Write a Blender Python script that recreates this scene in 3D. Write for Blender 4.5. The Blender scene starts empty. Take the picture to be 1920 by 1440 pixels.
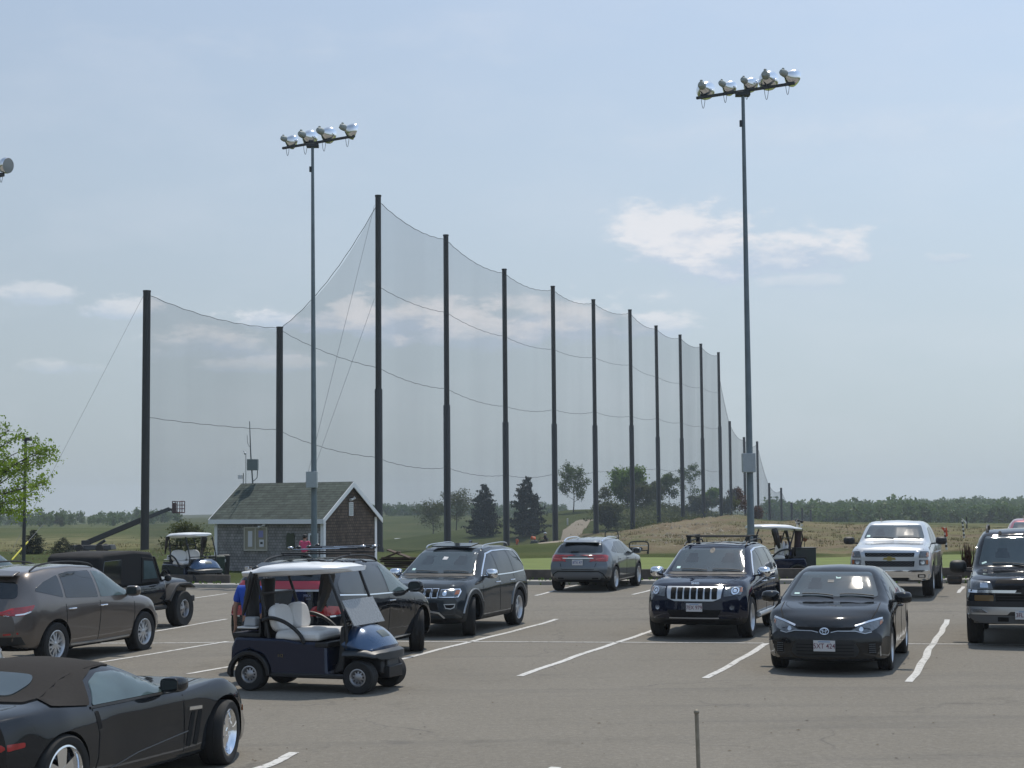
import bpy, bmesh, math, random
import numpy as np
from mathutils import Vector, Matrix
from mathutils.bvhtree import BVHTree
from mathutils.geometry import delaunay_2d_cdt
random.seed(7); np.random.seed(7)
R = math.radians
scene = bpy.context.scene
COL = scene.collection
# ------------------------------------------------------------------ camera
F = 3000.0; CZ = 2.55
PITCH = math.atan(225.0/F); ROLL = R(0.48)
_f = Vector((0, math.cos(PITCH), math.sin(PITCH)))
_U = Vector((0, -math.sin(PITCH), math.cos(PITCH))); _R = Vector((1, 0, 0))
_r = _R*math.cos(ROLL) - _U*math.sin(ROLL); _u = _U*math.cos(ROLL) + _R*math.sin(ROLL)
cd = bpy.data.cameras.new('camera'); cam = bpy.data.objects.new('camera', cd); COL.objects.link(cam)
M3 = Matrix((_r, _u, -_f)).transposed().to_4x4(); M3.translation = (0, 0, CZ)
cam.matrix_world = M3
cd.sensor_width = 36; cd.lens = 36*F/1920; cd.clip_start = 0.2; cd.clip_end = 6000
scene.camera = cam
# ------------------------------------------------------------------ light
SUN_EL, SUN_AZ = R(63), R(14)          # ahead of the camera, a little to the right (clockwise from +Y)
sdir = Vector((math.cos(SUN_EL)*math.sin(SUN_AZ), math.cos(SUN_EL)*math.cos(SUN_AZ), math.sin(SUN_EL)))
sl = bpy.data.lights.new('sun', 'SUN'); sl.energy = 3.0; sl.angle = R(0.6); sl.color = (1, .93, .82)
so = bpy.data.objects.new('sun', sl); COL.objects.link(so)
so.rotation_euler = (-sdir).to_track_quat('-Z', 'Y').to_euler(); so.location = (0, 0, 60)
scene.view_settings.view_transform = 'Standard'; scene.view_settings.look = 'None'
scene.view_settings.gamma = 1; scene.view_settings.exposure = 0.08
scene.cycles.transparent_max_bounces = 24
scene.cycles.max_bounces = 6

def nt_new(nt, t, **kw):
    n = nt.nodes.new(t)
    for k, v in kw.items():
        if k.startswith('i_'):
            n.inputs[k[2:].replace('_', ' ')].default_value = v
        else: setattr(n, k, v)
    return n
def mth(nt, op, a, b=None, clamp=False):
    n = nt.nodes.new('ShaderNodeMath'); n.operation = op; n.use_clamp = clamp
    for i, x in enumerate((a, b)):
        if x is None: continue
        if isinstance(x, (int, float)): n.inputs[i].default_value = x
        else: nt.links.new(x, n.inputs[i])
    return n.outputs[0]
def mixc(nt, fac, a, b):
    n = nt.nodes.new('ShaderNodeMix'); n.data_type = 'RGBA'
    for k, x in ((0, fac), (6, a), (7, b)):
        if isinstance(x, (int, float)): n.inputs[k].default_value = x
        elif isinstance(x, tuple): n.inputs[k].default_value = (*x, 1) if len(x) == 3 else x
        else: nt.links.new(x, n.inputs[k])
    return n.outputs[2]
def ramp(nt, x, stops):
    n = nt.nodes.new('ShaderNodeValToRGB'); nt.links.new(x, n.inputs[0])
    e = n.color_ramp.elements
    while len(e) > 1: e.remove(e[-1])
    for i, (p, c) in enumerate(stops):
        k = e[0] if i == 0 else e.new(p)
        k.position = p; k.color = (c, c, c, 1) if isinstance(c, (int, float)) else (*c, 1)
    return n.outputs[0]

w = bpy.data.worlds.new("World"); scene.world = w; w.use_nodes = True
nt = w.node_tree; nt.nodes.clear()
sky = nt_new(nt, 'ShaderNodeTexSky'); sky.sky_type = 'NISHITA'; sky.sun_disc = False
sky.sun_elevation = SUN_EL; sky.sun_rotation = SUN_AZ; sky.dust_density = 2.5; sky.air_density = 1.0; sky.ozone_density = 1.5
tc = nt_new(nt, 'ShaderNodeTexCoord')
sep = nt_new(nt, 'ShaderNodeSeparateXYZ'); nt.links.new(tc.outputs['Generated'], sep.inputs[0])
az = mth(nt, 'ARCTAN2', sep.outputs[0], sep.outputs[1])
el = mth(nt, 'ARCSINE', sep.outputs[2])
# thin bright veil of humid air over the blue sky
veil = ramp(nt, mth(nt, 'MULTIPLY', el, 1.0), [(0.0, (4.4, 5.2, 5.7)), (0.10, (4.85, 5.75, 6.45)), (0.20, (5.0, 6.1, 7.3)), (0.36, (4.6, 5.9, 7.9)), (1.0, (2.8, 4.1, 6.2))])
for e in veil.node.color_ramp.elements: e.color = tuple(c for c in e.color)
vs = nt.nodes.new('ShaderNodeVectorMath'); vs.operation = 'SCALE'; nt.links.new(veil, vs.inputs[0])   # brighter towards the sun's side
nt.links.new(mth(nt, 'ADD', 1.0, mth(nt, 'MULTIPLY', mth(nt, 'SINE', az), .38)), vs.inputs['Scale'])
base = mixc(nt, 0.86, sky.outputs[0], vs.outputs[0])
n1 = nt_new(nt, 'ShaderNodeTexNoise'); n1.inputs['Scale'].default_value = 9; n1.inputs['Detail'].default_value = 7; n1.inputs['Roughness'].default_value = .56
mp = nt_new(nt, 'ShaderNodeMapping'); mp.inputs['Scale'].default_value = (1, 1, 2.6); nt.links.new(tc.outputs['Generated'], mp.inputs[0]); nt.links.new(mp.outputs[0], n1.inputs['Vector'])
n2 = nt_new(nt, 'ShaderNodeTexNoise'); n2.inputs['Scale'].default_value = 34; n2.inputs['Detail'].default_value = 8; n2.inputs['Roughness'].default_value = .6
nt.links.new(mp.outputs[0], n2.inputs['Vector'])
def cloud(px, py, wx, wy, amp=1.0, edge=.55):
    a0 = math.atan((px-960)/F); e0 = math.atan((952.7-.0083*px-py)/F)
    u = mth(nt, 'DIVIDE', mth(nt, 'SUBTRACT', az, a0), wx/F)
    v = mth(nt, 'DIVIDE', mth(nt, 'SUBTRACT', el, e0), wy/F)
    v = mth(nt, 'MULTIPLY', v, mth(nt, 'ADD', mth(nt, 'MULTIPLY', mth(nt, 'LESS_THAN', v, 0.0), .5), 1.0))
    d = mth(nt, 'SQRT', mth(nt, 'ADD', mth(nt, 'MULTIPLY', u, u), mth(nt, 'MULTIPLY', v, v)))
    nz = mth(nt, 'ADD', mth(nt, 'MULTIPLY', mth(nt, 'SUBTRACT', n2.outputs[0], .46), 2.4), mth(nt, 'MULTIPLY', mth(nt, 'SUBTRACT', n1.outputs[0], .48), 1.6))
    m = mth(nt, 'ADD', mth(nt, 'SUBTRACT', 1.0, d), nz)
    m = mth(nt, 'DIVIDE', m, edge, True)
    m = mth(nt, 'MULTIPLY', mth(nt, 'MULTIPLY', m, m), mth(nt, 'SUBTRACT', 3.0, mth(nt, 'MULTIPLY', m, 2.0)))
    # underside greyer
    sh = mth(nt, 'MULTIPLY', mth(nt, 'ADD', mth(nt, 'MULTIPLY', mth(nt, 'ADD', v, .42), 1.1), mth(nt, 'MULTIPLY', mth(nt, 'SUBTRACT', n2.outputs[0], .5), 3.6)), 1.0, True)
    return mth(nt, 'MULTIPLY', m, amp), sh
cur = base
for c in [(1305, 462, 145, 80, .92, .7), (1470, 488, 225, 62, .85, .75), (1510, 535, 90, 20, .3), (1790, 498, 60, 18, .35), (760, 612, 150, 60, .85, .8),
          (640, 604, 130, 50, .75), (520, 606, 90, 38, .7), (420, 655, 150, 46, .6, .8), (1050, 605, 190, 56, .8, .8), (1230, 612, 90, 34, .6), (900, 630, 150, 46, .6),
          (80, 570, 80, 28, .45), (220, 588, 80, 28, .55), (110, 700, 80, 20, .3), (480, 690, 150, 20, .35), (1600, 260, 500, 60, .12, 1.5), (500, 90, 700, 70, .12, 1.6)]:
    m, sh = cloud(*c)
    ccol = mixc(nt, sh, (4.95, 5.85, 7.1), (7.7, 7.8, 8.15))
    cur = mixc(nt, m, cur, ccol)
# wisps everywhere
wis = mth(nt, 'MULTIPLY', mth(nt, 'SUBTRACT', n1.outputs[0], .45), .5, True)
cur = mixc(nt, wis, cur, (7.0, 7.4, 8.2))
bg = nt_new(nt, 'ShaderNodeBackground'); bg.inputs[1].default_value = 0.1
nt.links.new(cur, bg.inputs[0])
ow = nt_new(nt, 'ShaderNodeOutputWorld'); nt.links.new(bg.outputs[0], ow.inputs[0])

# ------------------------------------------------------------------ pixel helpers: where in the world a point of the photo lies
def ray(px, py): return _f*F + _r*(px-960) + _u*(720-py)
def P(px, py, Y):
    d = ray(px, py); return Vector((0, 0, CZ)) + d*(Y/d.y)
def sstep(a, b, x):
    t = np.clip((x-a)/(b-a), 0, 1); return t*t*(3-2*t)
def zlot(X, Y):
    X = np.asarray(X, float); Y = np.asarray(Y, float)
    return .17*sstep(34, 42, Y)*sstep(-4, -1, X) - .14*sstep(-2, -9, X)*sstep(20, 28, Y)*(1-.8*sstep(40, 52, Y))
def G(px, py):
    Y = 30.
    for _ in range(30):
        d = ray(px, py); z0 = float(zlot(d.x/d.y*Y, Y)); Y = .5*Y + .5*(z0-CZ)/d.z*d.y
    return P(px, py, Y)
EX = [-60, -30, -9.7, .6, 12.7, 40, 60]; EY = [64, 57, 51.3, 47.4, 46.4, 44, 43]
def yedge(X): return np.interp(X, EX, EY)
CP = [(50, 1040, 90), (100, 1036, 110), (100, 1006, 250), (100, 992, 450), (300, 1040, 90), (300, 1012, 220), (330, 985, 360), (200, 990, 400), (330, 975, 700), (100, 985, 800),
      (380, 1050, 80), (500, 1072, 72), (650, 1072, 72), (500, 1030, 110), (500, 985, 360), (760, 1056, 66), (760, 1043, 90), (760, 1034, 180), (760, 1028, 260), (800, 1002, 350), (800, 969, 480), (800, 962, 800),
      (900, 1041, 110), (900, 1036, 165), (960, 1042, 165), (980, 1043, 175), (900, 1004, 260), (900, 974, 420), (1040, 1029, 155), (1190, 994, 184), (1237, 992, 198), (1280, 981, 212), (1322, 976, 227), (1353, 973, 241), (1370, 971, 255),
      (1100, 955, 240), (1200, 948, 250), (1300, 950, 270), (1350, 963, 290), (1030, 966, 225), (1000, 985, 215), (960, 1002, 205), (1150, 975, 205), (1080, 990, 190), (1110, 1002, 169),
      (1395, 977, 270), (1421, 978, 284), (1443, 980, 298), (1465, 983, 312), (1485, 985, 326), (1505, 985, 341), (1522, 986, 355),
      (1150, 1007, 125), (1220, 998, 130), (1300, 986, 140), (1370, 976, 150), (1440, 984, 150), (1080, 1025, 120), (1200, 1030, 85), (1350, 1022, 85), (1300, 1010, 110),
      (1000, 1040, 100), (1000, 1042, 74), (1200, 1041, 74), (1400, 1040, 74), (1600, 1039, 74), (1850, 1038, 74), (900, 1068, 58), (1100, 1069, 58), (1300, 1068, 58), (1500, 1067, 58), (1700, 1065, 58), (1900, 1064, 58),
      (1500, 1002, 120), (1500, 1026, 88), (1700, 1025, 88), (1900, 1025, 88), (1700, 1006, 110), (1900, 1006, 110), (1600, 990, 200), (1750, 990, 220), (1900, 990, 220), (1500, 987, 240), (1700, 986, 360), (1900, 986, 360),
      (1550, 984, 520), (1900, 984, 520), (1550, 966, 900), (1750, 958, 900), (1900, 955, 900), (1300, 975, 600), (1000, 975, 600), (1600, 962, 1400), (1900, 955, 1400), (800, 962, 1400), (100, 972, 1400), (500, 975, 700)]
_cp = np.array([[(P(a, b, d).x)/d, math.log(d), P(a, b, d).z] for a, b, d in CP])
def zter(X, Y):
    X = np.asarray(X, float); Y = np.maximum(np.asarray(Y, float), 20.)
    a = np.clip(X/Y, -.36, .36); l = np.log(Y)
    num = np.zeros_like(a); den = np.zeros_like(a)+1e-12
    for ca, cl, cz in _cp:
        q = ((a-ca)/.05)**2 + ((l-cl)/.13)**2
        k = 1/(q+.05)**2
        num += k*cz; den += k
    return num/den
def zg(X, Y):
    """ground height anywhere"""
    X = np.asarray(X, float); Y = np.asarray(Y, float)
    ye = yedge(X)
    lot = zlot(X, Y)-.05
    t = sstep(ye+.5, ye+12, Y)
    z = lot*(1-t)+zter(X, Y)*t
    far = sstep(.4, .8, np.abs(X)/np.maximum(np.abs(Y), 1e-3))
    side = np.where(Y < 20, 1.0, 0)
    return np.where(Y < 20, lot-.25*sstep(60, 90, np.hypot(X, Y)), z)
def Z(X, Y): return float(zg(X, Y))

# ------------------------------------------------------------------ mesh helpers
class MB:
    def __init__(s): s.v = []; s.f = []; s.m = []; s.cur = 0
    def face(s, idx): s.f.append(tuple(idx)); s.m.append(s.cur)
    def add(s, vs, fs):
        o = len(s.v); s.v += [tuple(v) for v in vs]
        for f in fs: s.face([o+i for i in f])
        return s
    def box(s, x0, x1, y0, y1, z0, z1, M=None, tx=0, ty=0):
        """tx, ty narrow the top"""
        vs = [Vector(p) for p in ((x0, y0, z0), (x1, y0, z0), (x1, y1, z0), (x0, y1, z0), (x0+tx, y0+ty, z1), (x1-tx, y0+ty, z1), (x1-tx, y1-ty, z1), (x0+tx, y1-ty, z1))]
        if M is not None: vs = [M @ v for v in vs]
        return s.add(vs, [(3, 2, 1, 0), (4, 5, 6, 7), (0, 1, 5, 4), (1, 2, 6, 5), (2, 3, 7, 6), (3, 0, 4, 7)])
    def bar(s, a, b, w, h, up=(0, 0, 1)):
        a = Vector(a); b = Vector(b); d = b-a; L = d.length; d.normalize(); up = Vector(up)
        sd = d.cross(up)
        if sd.length < 1e-4: sd = d.cross(Vector((0, 1, 0)))
        sd.normalize(); u2 = sd.cross(d)
        M = Matrix((d, sd, u2)).transposed().to_4x4(); M.translation = a
        return s.box(0, L, -w/2, w/2, -h/2, h/2, M)
    def tube(s, pts, r, n=8, closed=False):
        pts = [Vector(p) for p in pts]; N = len(pts)
        rr = r if isinstance(r, (list, tuple)) else [r]*N
        o = len(s.v); prev = None
        for i, p in enumerate(pts):
            if closed: t = pts[(i+1) % N]-pts[i-1]
            else: t = pts[min(i+1, N-1)]-pts[max(i-1, 0)]
            t.normalize()
            if prev is None:
                a = Vector((0, 0, 1)) if abs(t.z) < .9 else Vector((1, 0, 0))
                x = t.cross(a).normalized()
            else:
                x = prev-t*prev.dot(t)
                x = x.normalized() if x.length > 1e-6 else t.orthogonal().normalized()
            prev = x; y = t.cross(x)
            for k in range(n):
                a = 2*math.pi*k/n; s.v.append(tuple(p+(x*math.cos(a)+y*math.sin(a))*rr[i]))
        for i in range(N if closed else N-1):
            for k in range(n):
                a = o+i*n+k; b = o+i*n+(k+1) % n; j = ((i+1) % N)
                s.face((a, b, o+j*n+(k+1) % n, o+j*n+k))
        if not closed:
            s.face([o+k for k in range(n)][::-1]); s.face([o+(N-1)*n+k for k in range(n)])
        return s
    def lathe(s, prof, c, axis='z', n=24, M=None):
        """prof: [(r, a)] along the axis; closed at ends where r == 0"""
        o = len(s.v)
        for r, a in prof:
            for k in range(n):
                t = 2*math.pi*k/n; q = (r*math.cos(t), r*math.sin(t), a)
                if axis == 'y': q = (q[0], q[2], q[1])
                elif axis == 'x': q = (q[2], q[0], q[1])
                v = Vector(q)+Vector(c)
                s.v.append(tuple(M @ v if M is not None else v))
        for i in range(len(prof)-1):
            for k in range(n):
                f = (o+i*n+k, o+i*n+(k+1) % n, o+(i+1)*n+(k+1) % n, o+(i+1)*n+k)
                s.face(f[::-1] if axis == 'y' else f)
        return s
    def prism(s, poly, axis, a0, a1, M=None):
        """poly in the plane normal to axis: x->(y,z) y->(x,z) z->(x,y)"""
        def mk(p, a):
            v = {'x': (a, p[0], p[1]), 'y': (p[0], a, p[1]), 'z': (p[0], p[1], a)}[axis]
            return M @ Vector(v) if M is not None else Vector(v)
        n = len(poly); o = len(s.v)
        s.v += [tuple(mk(p, a0)) for p in poly]+[tuple(mk(p, a1)) for p in poly]
        s.face([o+i for i in range(n)][::-1]); s.face([o+n+i for i in range(n)])
        for i in range(n): s.face((o+i, o+(i+1) % n, o+n+(i+1) % n, o+n+i))
        return s
    def ball(s, c, r, n=10, M=None):
        r = r if isinstance(r, (tuple, list)) else (r, r, r); o = len(s.v)
        for i in range(n+1):
            th = math.pi*i/n
            for k in range(2*n):
                ph = math.pi*k/n
                v = Vector((r[0]*math.sin(th)*math.cos(ph), r[1]*math.sin(th)*math.sin(ph), r[2]*math.cos(th)))
                if M is not None: v = M @ v
                s.v.append(tuple(v+Vector(c)))
        for i in range(n):
            for k in range(2*n):
                s.face((o+i*2*n+k, o+(i+1)*2*n+k, o+(i+1)*2*n+(k+1) % (2*n), o+i*2*n+(k+1) % (2*n)))
        return s
    def build(s, name, mats, parent=None, smooth=True, bevel=0, loc=None, fix=True, angle=35, label=None):
        me = bpy.data.meshes.new(name); me.from_pydata(s.v, [], s.f)
        for m in (mats if isinstance(mats, (list, tuple)) else [mats]): me.materials.append(m)
        if len(me.materials) > 1: me.polygons.foreach_set('material_index', s.m)
        if fix:
            bm = bmesh.new(); bm.from_mesh(me); bmesh.ops.remove_doubles(bm, verts=bm.verts, dist=1e-5)
            bmesh.ops.recalc_face_normals(bm, faces=bm.faces); bm.to_mesh(me); bm.free()
        if smooth:
            me.polygons.foreach_set('use_smooth', [True]*len(me.polygons)); me.set_sharp_from_angle(angle=R(angle))
        o = bpy.data.objects.new(name, me); COL.objects.link(o)
        if parent: o.parent = parent
        if loc is not None: o.location = loc
        if bevel:
            b = o.modifiers.new('bevel', 'BEVEL'); b.width = bevel; b.segments = 2; b.limit_method = 'ANGLE'; b.angle_limit = R(40)
            me.polygons.foreach_set('use_smooth', [True]*len(me.polygons))
        if label: o['label'] = label
        return o
def tag(o, label=None, cat=None, group=None, kind=None):
    if label: o['label'] = label
    if cat: o['category'] = cat
    if group: o['group'] = group
    if kind: o['kind'] = kind
    return o
def thing(name, label, cat, loc=(0, 0, 0), rz=0, group=None):
    o = bpy.data.objects.new(name, None); COL.objects.link(o); o.empty_display_size = .3
    o.location = loc; o.rotation_euler = (0, 0, rz)
    return tag(o, label, cat, group)
def empty(name, parent, loc=(0, 0, 0), rot=(0, 0, 0)):
    o = bpy.data.objects.new(name, None); COL.objects.link(o); o.parent = parent; o.location = loc; o.rotation_euler = rot
    return o
KIDS = {}
def copy_tree(o, parent=None):
    c = o.copy(); COL.objects.link(c); c.parent = parent
    for ch in [x for x in COL.objects if x.parent == o]: copy_tree(ch, c)
    return c

# ------------------------------------------------------------------ materials
MATS = {}
def mat(name, col=(.5, .5, .5), rough=.5, metal=0, coat=0, spec=.5, noise=0, nscale=20, bump=0, bscale=60, emit=None, ior=None, trans=0, flake=0, vec=None):
    if name in MATS: return MATS[name]
    m = bpy.data.materials.new(name); m.use_nodes = True; nt = m.node_tree; b = nt.nodes['Principled BSDF']
    b.inputs['Base Color'].default_value = (*col, 1); b.inputs['Roughness'].default_value = rough
    b.inputs['Metallic'].default_value = metal; b.inputs['Coat Weight'].default_value = coat; b.inputs['Coat Roughness'].default_value = .03
    b.inputs['Specular IOR Level'].default_value = spec
    if ior: b.inputs['IOR'].default_value = ior
    if trans: b.inputs['Transmission Weight'].default_value = trans
    tc = nt_new(nt, 'ShaderNodeTexCoord')
    if noise:
        n = nt_new(nt, 'ShaderNodeTexNoise'); n.inputs['Scale'].default_value = nscale; n.inputs['Detail'].default_value = 5
        nt.links.new(tc.outputs['Object'], n.inputs['Vector'])
        v = ramp(nt, n.outputs[0], [(.3, 1-noise), (.7, 1+noise)])
        mx = nt.nodes.new('ShaderNodeMix'); mx.data_type = 'RGBA'; mx.blend_type = 'MULTIPLY'; mx.inputs[0].default_value = 1
        mx.inputs[6].default_value = (*col, 1); nt.links.new(v, mx.inputs[7]); nt.links.new(mx.outputs[2], b.inputs['Base Color'])
        r2 = ramp(nt, n.outputs[0], [(.3, max(0, rough-.05)), (.7, min(1, rough+.08))]); nt.links.new(r2, b.inputs['Roughness'])
    if bump:
        n = nt_new(nt, 'ShaderNodeTexNoise'); n.inputs['Scale'].default_value = bscale; n.inputs['Detail'].default_value = 4
        nt.links.new(tc.outputs['Object'], n.inputs['Vector'])
        bp = nt_new(nt, 'ShaderNodeBump'); bp.inputs['Strength'].default_value = bump; bp.inputs['Distance'].default_value = .01
        nt.links.new(n.outputs[0], bp.inputs['Height']); nt.links.new(bp.outputs[0], b.inputs['Normal'])
    if emit:
        b.inputs['Emission Color'].default_value = (*emit[:3], 1); b.inputs['Emission Strength'].default_value = emit[3]
    MATS[name] = m; return m

# asphalt: sun-bleached, patchy, cracked
def asphalt():
    m = bpy.data.materials.new('asphalt'); m.use_nodes = True; nt = m.node_tree; b = nt.nodes['Principled BSDF']
    tc = nt_new(nt, 'ShaderNodeTexCoord'); V = tc.outputs['Object']
    def noise(sc, det=5, ro=.5, vec=V):
        n = nt_new(nt, 'ShaderNodeTexNoise'); n.inputs['Scale'].default_value = sc; n.inputs['Detail'].default_value = det; n.inputs['Roughness'].default_value = ro
        nt.links.new(vec, n.inputs['Vector']); return n.outputs[0]
    c = ramp(nt, noise(.35, 6, .6), [(.3, (.176, .159, .130)), (.55, (.192, .174, .143)), (.75, (.210, .190, .157))])
    mid = noise(7, 6, .75)
    c = mixc(nt, mth(nt, 'MULTIPLY', ramp(nt, mid, [(.42, 1.), (.55, 0.)]), .22), c, (.13, .122, .11))
    c = mixc(nt, mth(nt, 'MULTIPLY', ramp(nt, noise(13, 5, .85), [(.50, 0.), (.62, 1.)]), .40), c, (.29, .27, .235))
    c = mixc(nt, mth(nt, 'MULTIPLY', ramp(nt, noise(16, 5, .85), [(.38, 1.), (.50, 0.)]), .40), c, (.10, .09, .075))
    fine = noise(55, 3, .7)
    c = mixc(nt, mth(nt, 'MULTIPLY', ramp(nt, fine, [(.52, 0.), (.68, 1.)]), .35), c, (.30, .28, .25))
    c = mixc(nt, mth(nt, 'MULTIPLY', ramp(nt, noise(70, 3, .7), [(.3, 1.), (.45, 0.)]), .5), c, (.075, .072, .068))
    # long faint dark streaks and sealed cracks
    mp = nt_new(nt, 'ShaderNodeMapping'); mp.inputs['Rotation'].default_value = (0, 0, R(12)); mp.inputs['Scale'].default_value = (.12, 1.3, 1); nt.links.new(V, mp.inputs[0])
    c = mixc(nt, mth(nt, 'MULTIPLY', ramp(nt, noise(.8, 6, .65, mp.outputs[0]), [(.54, 0.), (.68, 1.)]), .32), c, (.10, .096, .09))
    vo = nt_new(nt, 'ShaderNodeTexVoronoi'); vo.feature = 'DISTANCE_TO_EDGE'; vo.inputs['Scale'].default_value = .22
    wv = nt_new(nt, 'ShaderNodeVectorMath'); wv.operation = 'ADD'
    nz = nt_new(nt, 'ShaderNodeTexNoise'); nz.inputs['Scale'].default_value = 1.1; nz.inputs['Detail'].default_value = 6; nt.links.new(V, nz.inputs['Vector'])
    nt.links.new(V, wv.inputs[0]); nt.links.new(nz.outputs['Color'], wv.inputs[1]); nt.links.new(wv.outputs[0], vo.inputs['Vector'])
    cr = ramp(nt, vo.outputs['Distance'], [(0., .8), (.002, .6), (.005, 0.)])
    cr = mth(nt, 'MULTIPLY', cr, ramp(nt, noise(.5, 2), [(.45, 0.), (.6, .7)]))
    c = mixc(nt, cr, c, (.085, .08, .075))
    # darker drips and tyre-rubbed lanes inside the bays
    c = mixc(nt, mth(nt, 'MULTIPLY', ramp(nt, noise(.9, 7, .8), [(.56, 0.), (.66, 1.)]), .38), c, (.10, .092, .078))
    # oil spots
    v2 = nt_new(nt, 'ShaderNodeTexVoronoi'); v2.inputs['Scale'].default_value = .55; nt.links.new(wv.outputs[0], v2.inputs['Vector'])
    c = mixc(nt, ramp(nt, v2.outputs['Distance'], [(.0, .5), (.05, .35), (.09, 0.)]), c, (.10, .095, .088))
    nt.links.new(c, b.inputs['Base Color']); b.inputs['Roughness'].default_value = .93; b.inputs['Specular IOR Level'].default_value = .2
    bp = nt_new(nt, 'ShaderNodeBump'); bp.inputs['Strength'].default_value = .5; bp.inputs['Distance'].default_value = .006
    nt.links.new(fine, bp.inputs['Height']); nt.links.new(bp.outputs[0], b.inputs['Normal'])
    return m
def paint_mat():
    m = bpy.data.materials.new('road_paint'); m.use_nodes = True; nt = m.node_tree; b = nt.nodes['Principled BSDF']
    tc = nt_new(nt, 'ShaderNodeTexCoord'); n = nt_new(nt, 'ShaderNodeTexNoise'); n.inputs['Scale'].default_value = 9; n.inputs['Detail'].default_value = 9; n.inputs['Roughness'].default_value = .72
    nt.links.new(tc.outputs['Object'], n.inputs['Vector'])
    c = mixc(nt, ramp(nt, n.outputs[0], [(.38, 1.), (.47, 0.)]), (.57, .56, .53), (.20, .185, .16))
    nt.links.new(c, b.inputs['Base Color']); b.inputs['Roughness'].default_value = .8
    return m
def ground_mat():
    m = bpy.data.materials.new('ground'); m.use_nodes = True; nt = m.node_tree; b = nt.nodes['Principled BSDF']
    tc = nt_new(nt, 'ShaderNodeTexCoord'); V = tc.outputs['Object']
    def noise(sc, det=5, ro=.55):
        n = nt_new(nt, 'ShaderNodeTexNoise'); n.inputs['Scale'].default_value = sc; n.inputs['Detail'].default_value = det; n.inputs['Roughness'].default_value = ro
        nt.links.new(V, n.inputs['Vector']); return n.outputs[0]
    at = nt_new(nt, 'ShaderNodeAttribute'); at.attribute_name = 'soil'
    s = nt_new(nt, 'ShaderNodeSeparateColor'); nt.links.new(at.outputs['Color'], s.inputs[0])
    g = ramp(nt, noise(.05, 8, .65), [(.3, (.046, .062, .018)), (.5, (.070, .086, .026)), (.7, (.110, .108, .042))])
    g = mixc(nt, mth(nt, 'MULTIPLY', noise(1.2, 6, .7), .4), g, (.04, .06, .018))
    d = ramp(nt, noise(.22, 9, .72), [(.32, (.105, .085, .05)), (.5, (.19, .15, .098)), (.66, (.30, .25, .18))])
    d = mixc(nt, ramp(nt, noise(.11, 9, .75), [(.46, 0.), (.58, .8)]), d, (.10, .11, .045))
    nz = mth(nt, 'MULTIPLY', mth(nt, 'SUBTRACT', noise(.16, 8, .68), .5), 1.6)
    f = ramp(nt, mth(nt, 'ADD', s.outputs[0], nz), [(.38, 0.), (.6, 1.)])
    c = mixc(nt, f, g, d)
    h = mixc(nt, noise(.06, 5), (.17, .16, .07), (.24, .21, .11))     # dry rough grass
    c = mixc(nt, ramp(nt, mth(nt, 'ADD', s.outputs[2], nz), [(.4, 0.), (.7, .8)]), c, h)
    c = mixc(nt, ramp(nt, s.outputs[1], [(.4, 0.), (.6, 1.)]), c, (.33, .29, .23))
    nt.links.new(c, b.inputs['Base Color']); b.inputs['Roughness'].default_value = 1; b.inputs['Specular IOR Level'].default_value = .1
    bp = nt_new(nt, 'ShaderNodeBump'); bp.inputs['Strength'].default_value = .8; bp.inputs['Distance'].default_value = .4
    nt.links.new(noise(.8, 8, .75), bp.inputs['Height']); nt.links.new(bp.outputs[0], b.inputs['Normal'])
    return m
M_ASPH = asphalt(); M_PAINT = paint_mat(); M_GROUND = ground_mat()

# ------------------------------------------------------------------ terrain: one sheet to the horizon
rings = [0.5]
while rings[-1] < 1700:
    rr = rings[-1]; rings.append(rr*(1.13 if rr < 30 else 1.035 if rr < 60 else 1.018 if rr < 420 else 1.04))
angs = []
a = -180.
while a < 180: angs.append(a); a += (.14 if -21 < a < 21 else .6 if -30 < a < 30 else 3)
RR, AA = np.meshgrid(rings, np.radians(angs), indexing='ij')
GX = RR*np.sin(AA); GY = RR*np.cos(AA); GZ = zg(GX, GY)
# small rolling relief on the rough ground and dirt heaps
def fnoise(X, Y, s, seed=0):
    rs = np.random.RandomState(seed); o = np.zeros_like(X)
    for i in range(9):
        k = rs.uniform(.5, 1.6)/s; t = rs.uniform(0, 6.28); p = rs.uniform(0, 6.28)
        o += np.sin((X*math.cos(t)+Y*math.sin(t))*k*6.28+p)
    return o/5
def px_of(X, Y): return 960+X/np.maximum(Y, 1)*F
PXG = px_of(GX, GY)
dirt = sstep(1020, 1120, PXG)*(1-sstep(1395, 1500, PXG)*sstep(160, 200, GY))*sstep(73, 77, GY)*(1-sstep(165, 185, GY))
dirt = np.maximum(dirt, sstep(1300, 1450, PXG)*sstep(74, 78, GY)*(1-sstep(230, 300, GY))*(.34+.3*fnoise(GX, GY, 40, 3)))
rough = (sstep(1180, 1260, PXG)*(1-sstep(1390, 1420, PXG))*sstep(110, 130, GY)*(1-sstep(160, 175, GY)))
GZ = np.where((GX > -3) & (GX < 42) & (GY > yedge(GX)+1) & (GY < 74), np.minimum(GZ, .03), GZ)
GZ += rough*(.35*np.abs(fnoise(GX, GY, 9, 5))+.22*np.abs(fnoise(GX, GY, 3.5, 6)))
GZ += sstep(.3, .8, dirt)*(.10*np.abs(fnoise(GX, GY, 2.2, 11))+.16*np.abs(fnoise(GX, GY, 5.5, 12)))*(GY < 180)
GZ += sstep(70, 90, GY)*.10*fnoise(GX, GY, 14, 8)*(GY < 200)
GZ += sstep(240, 320, GY)*(GY < 520)*(PXG < 950)*.5*fnoise(GX, GY, 60, 9)
path = np.zeros_like(GX)
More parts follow.
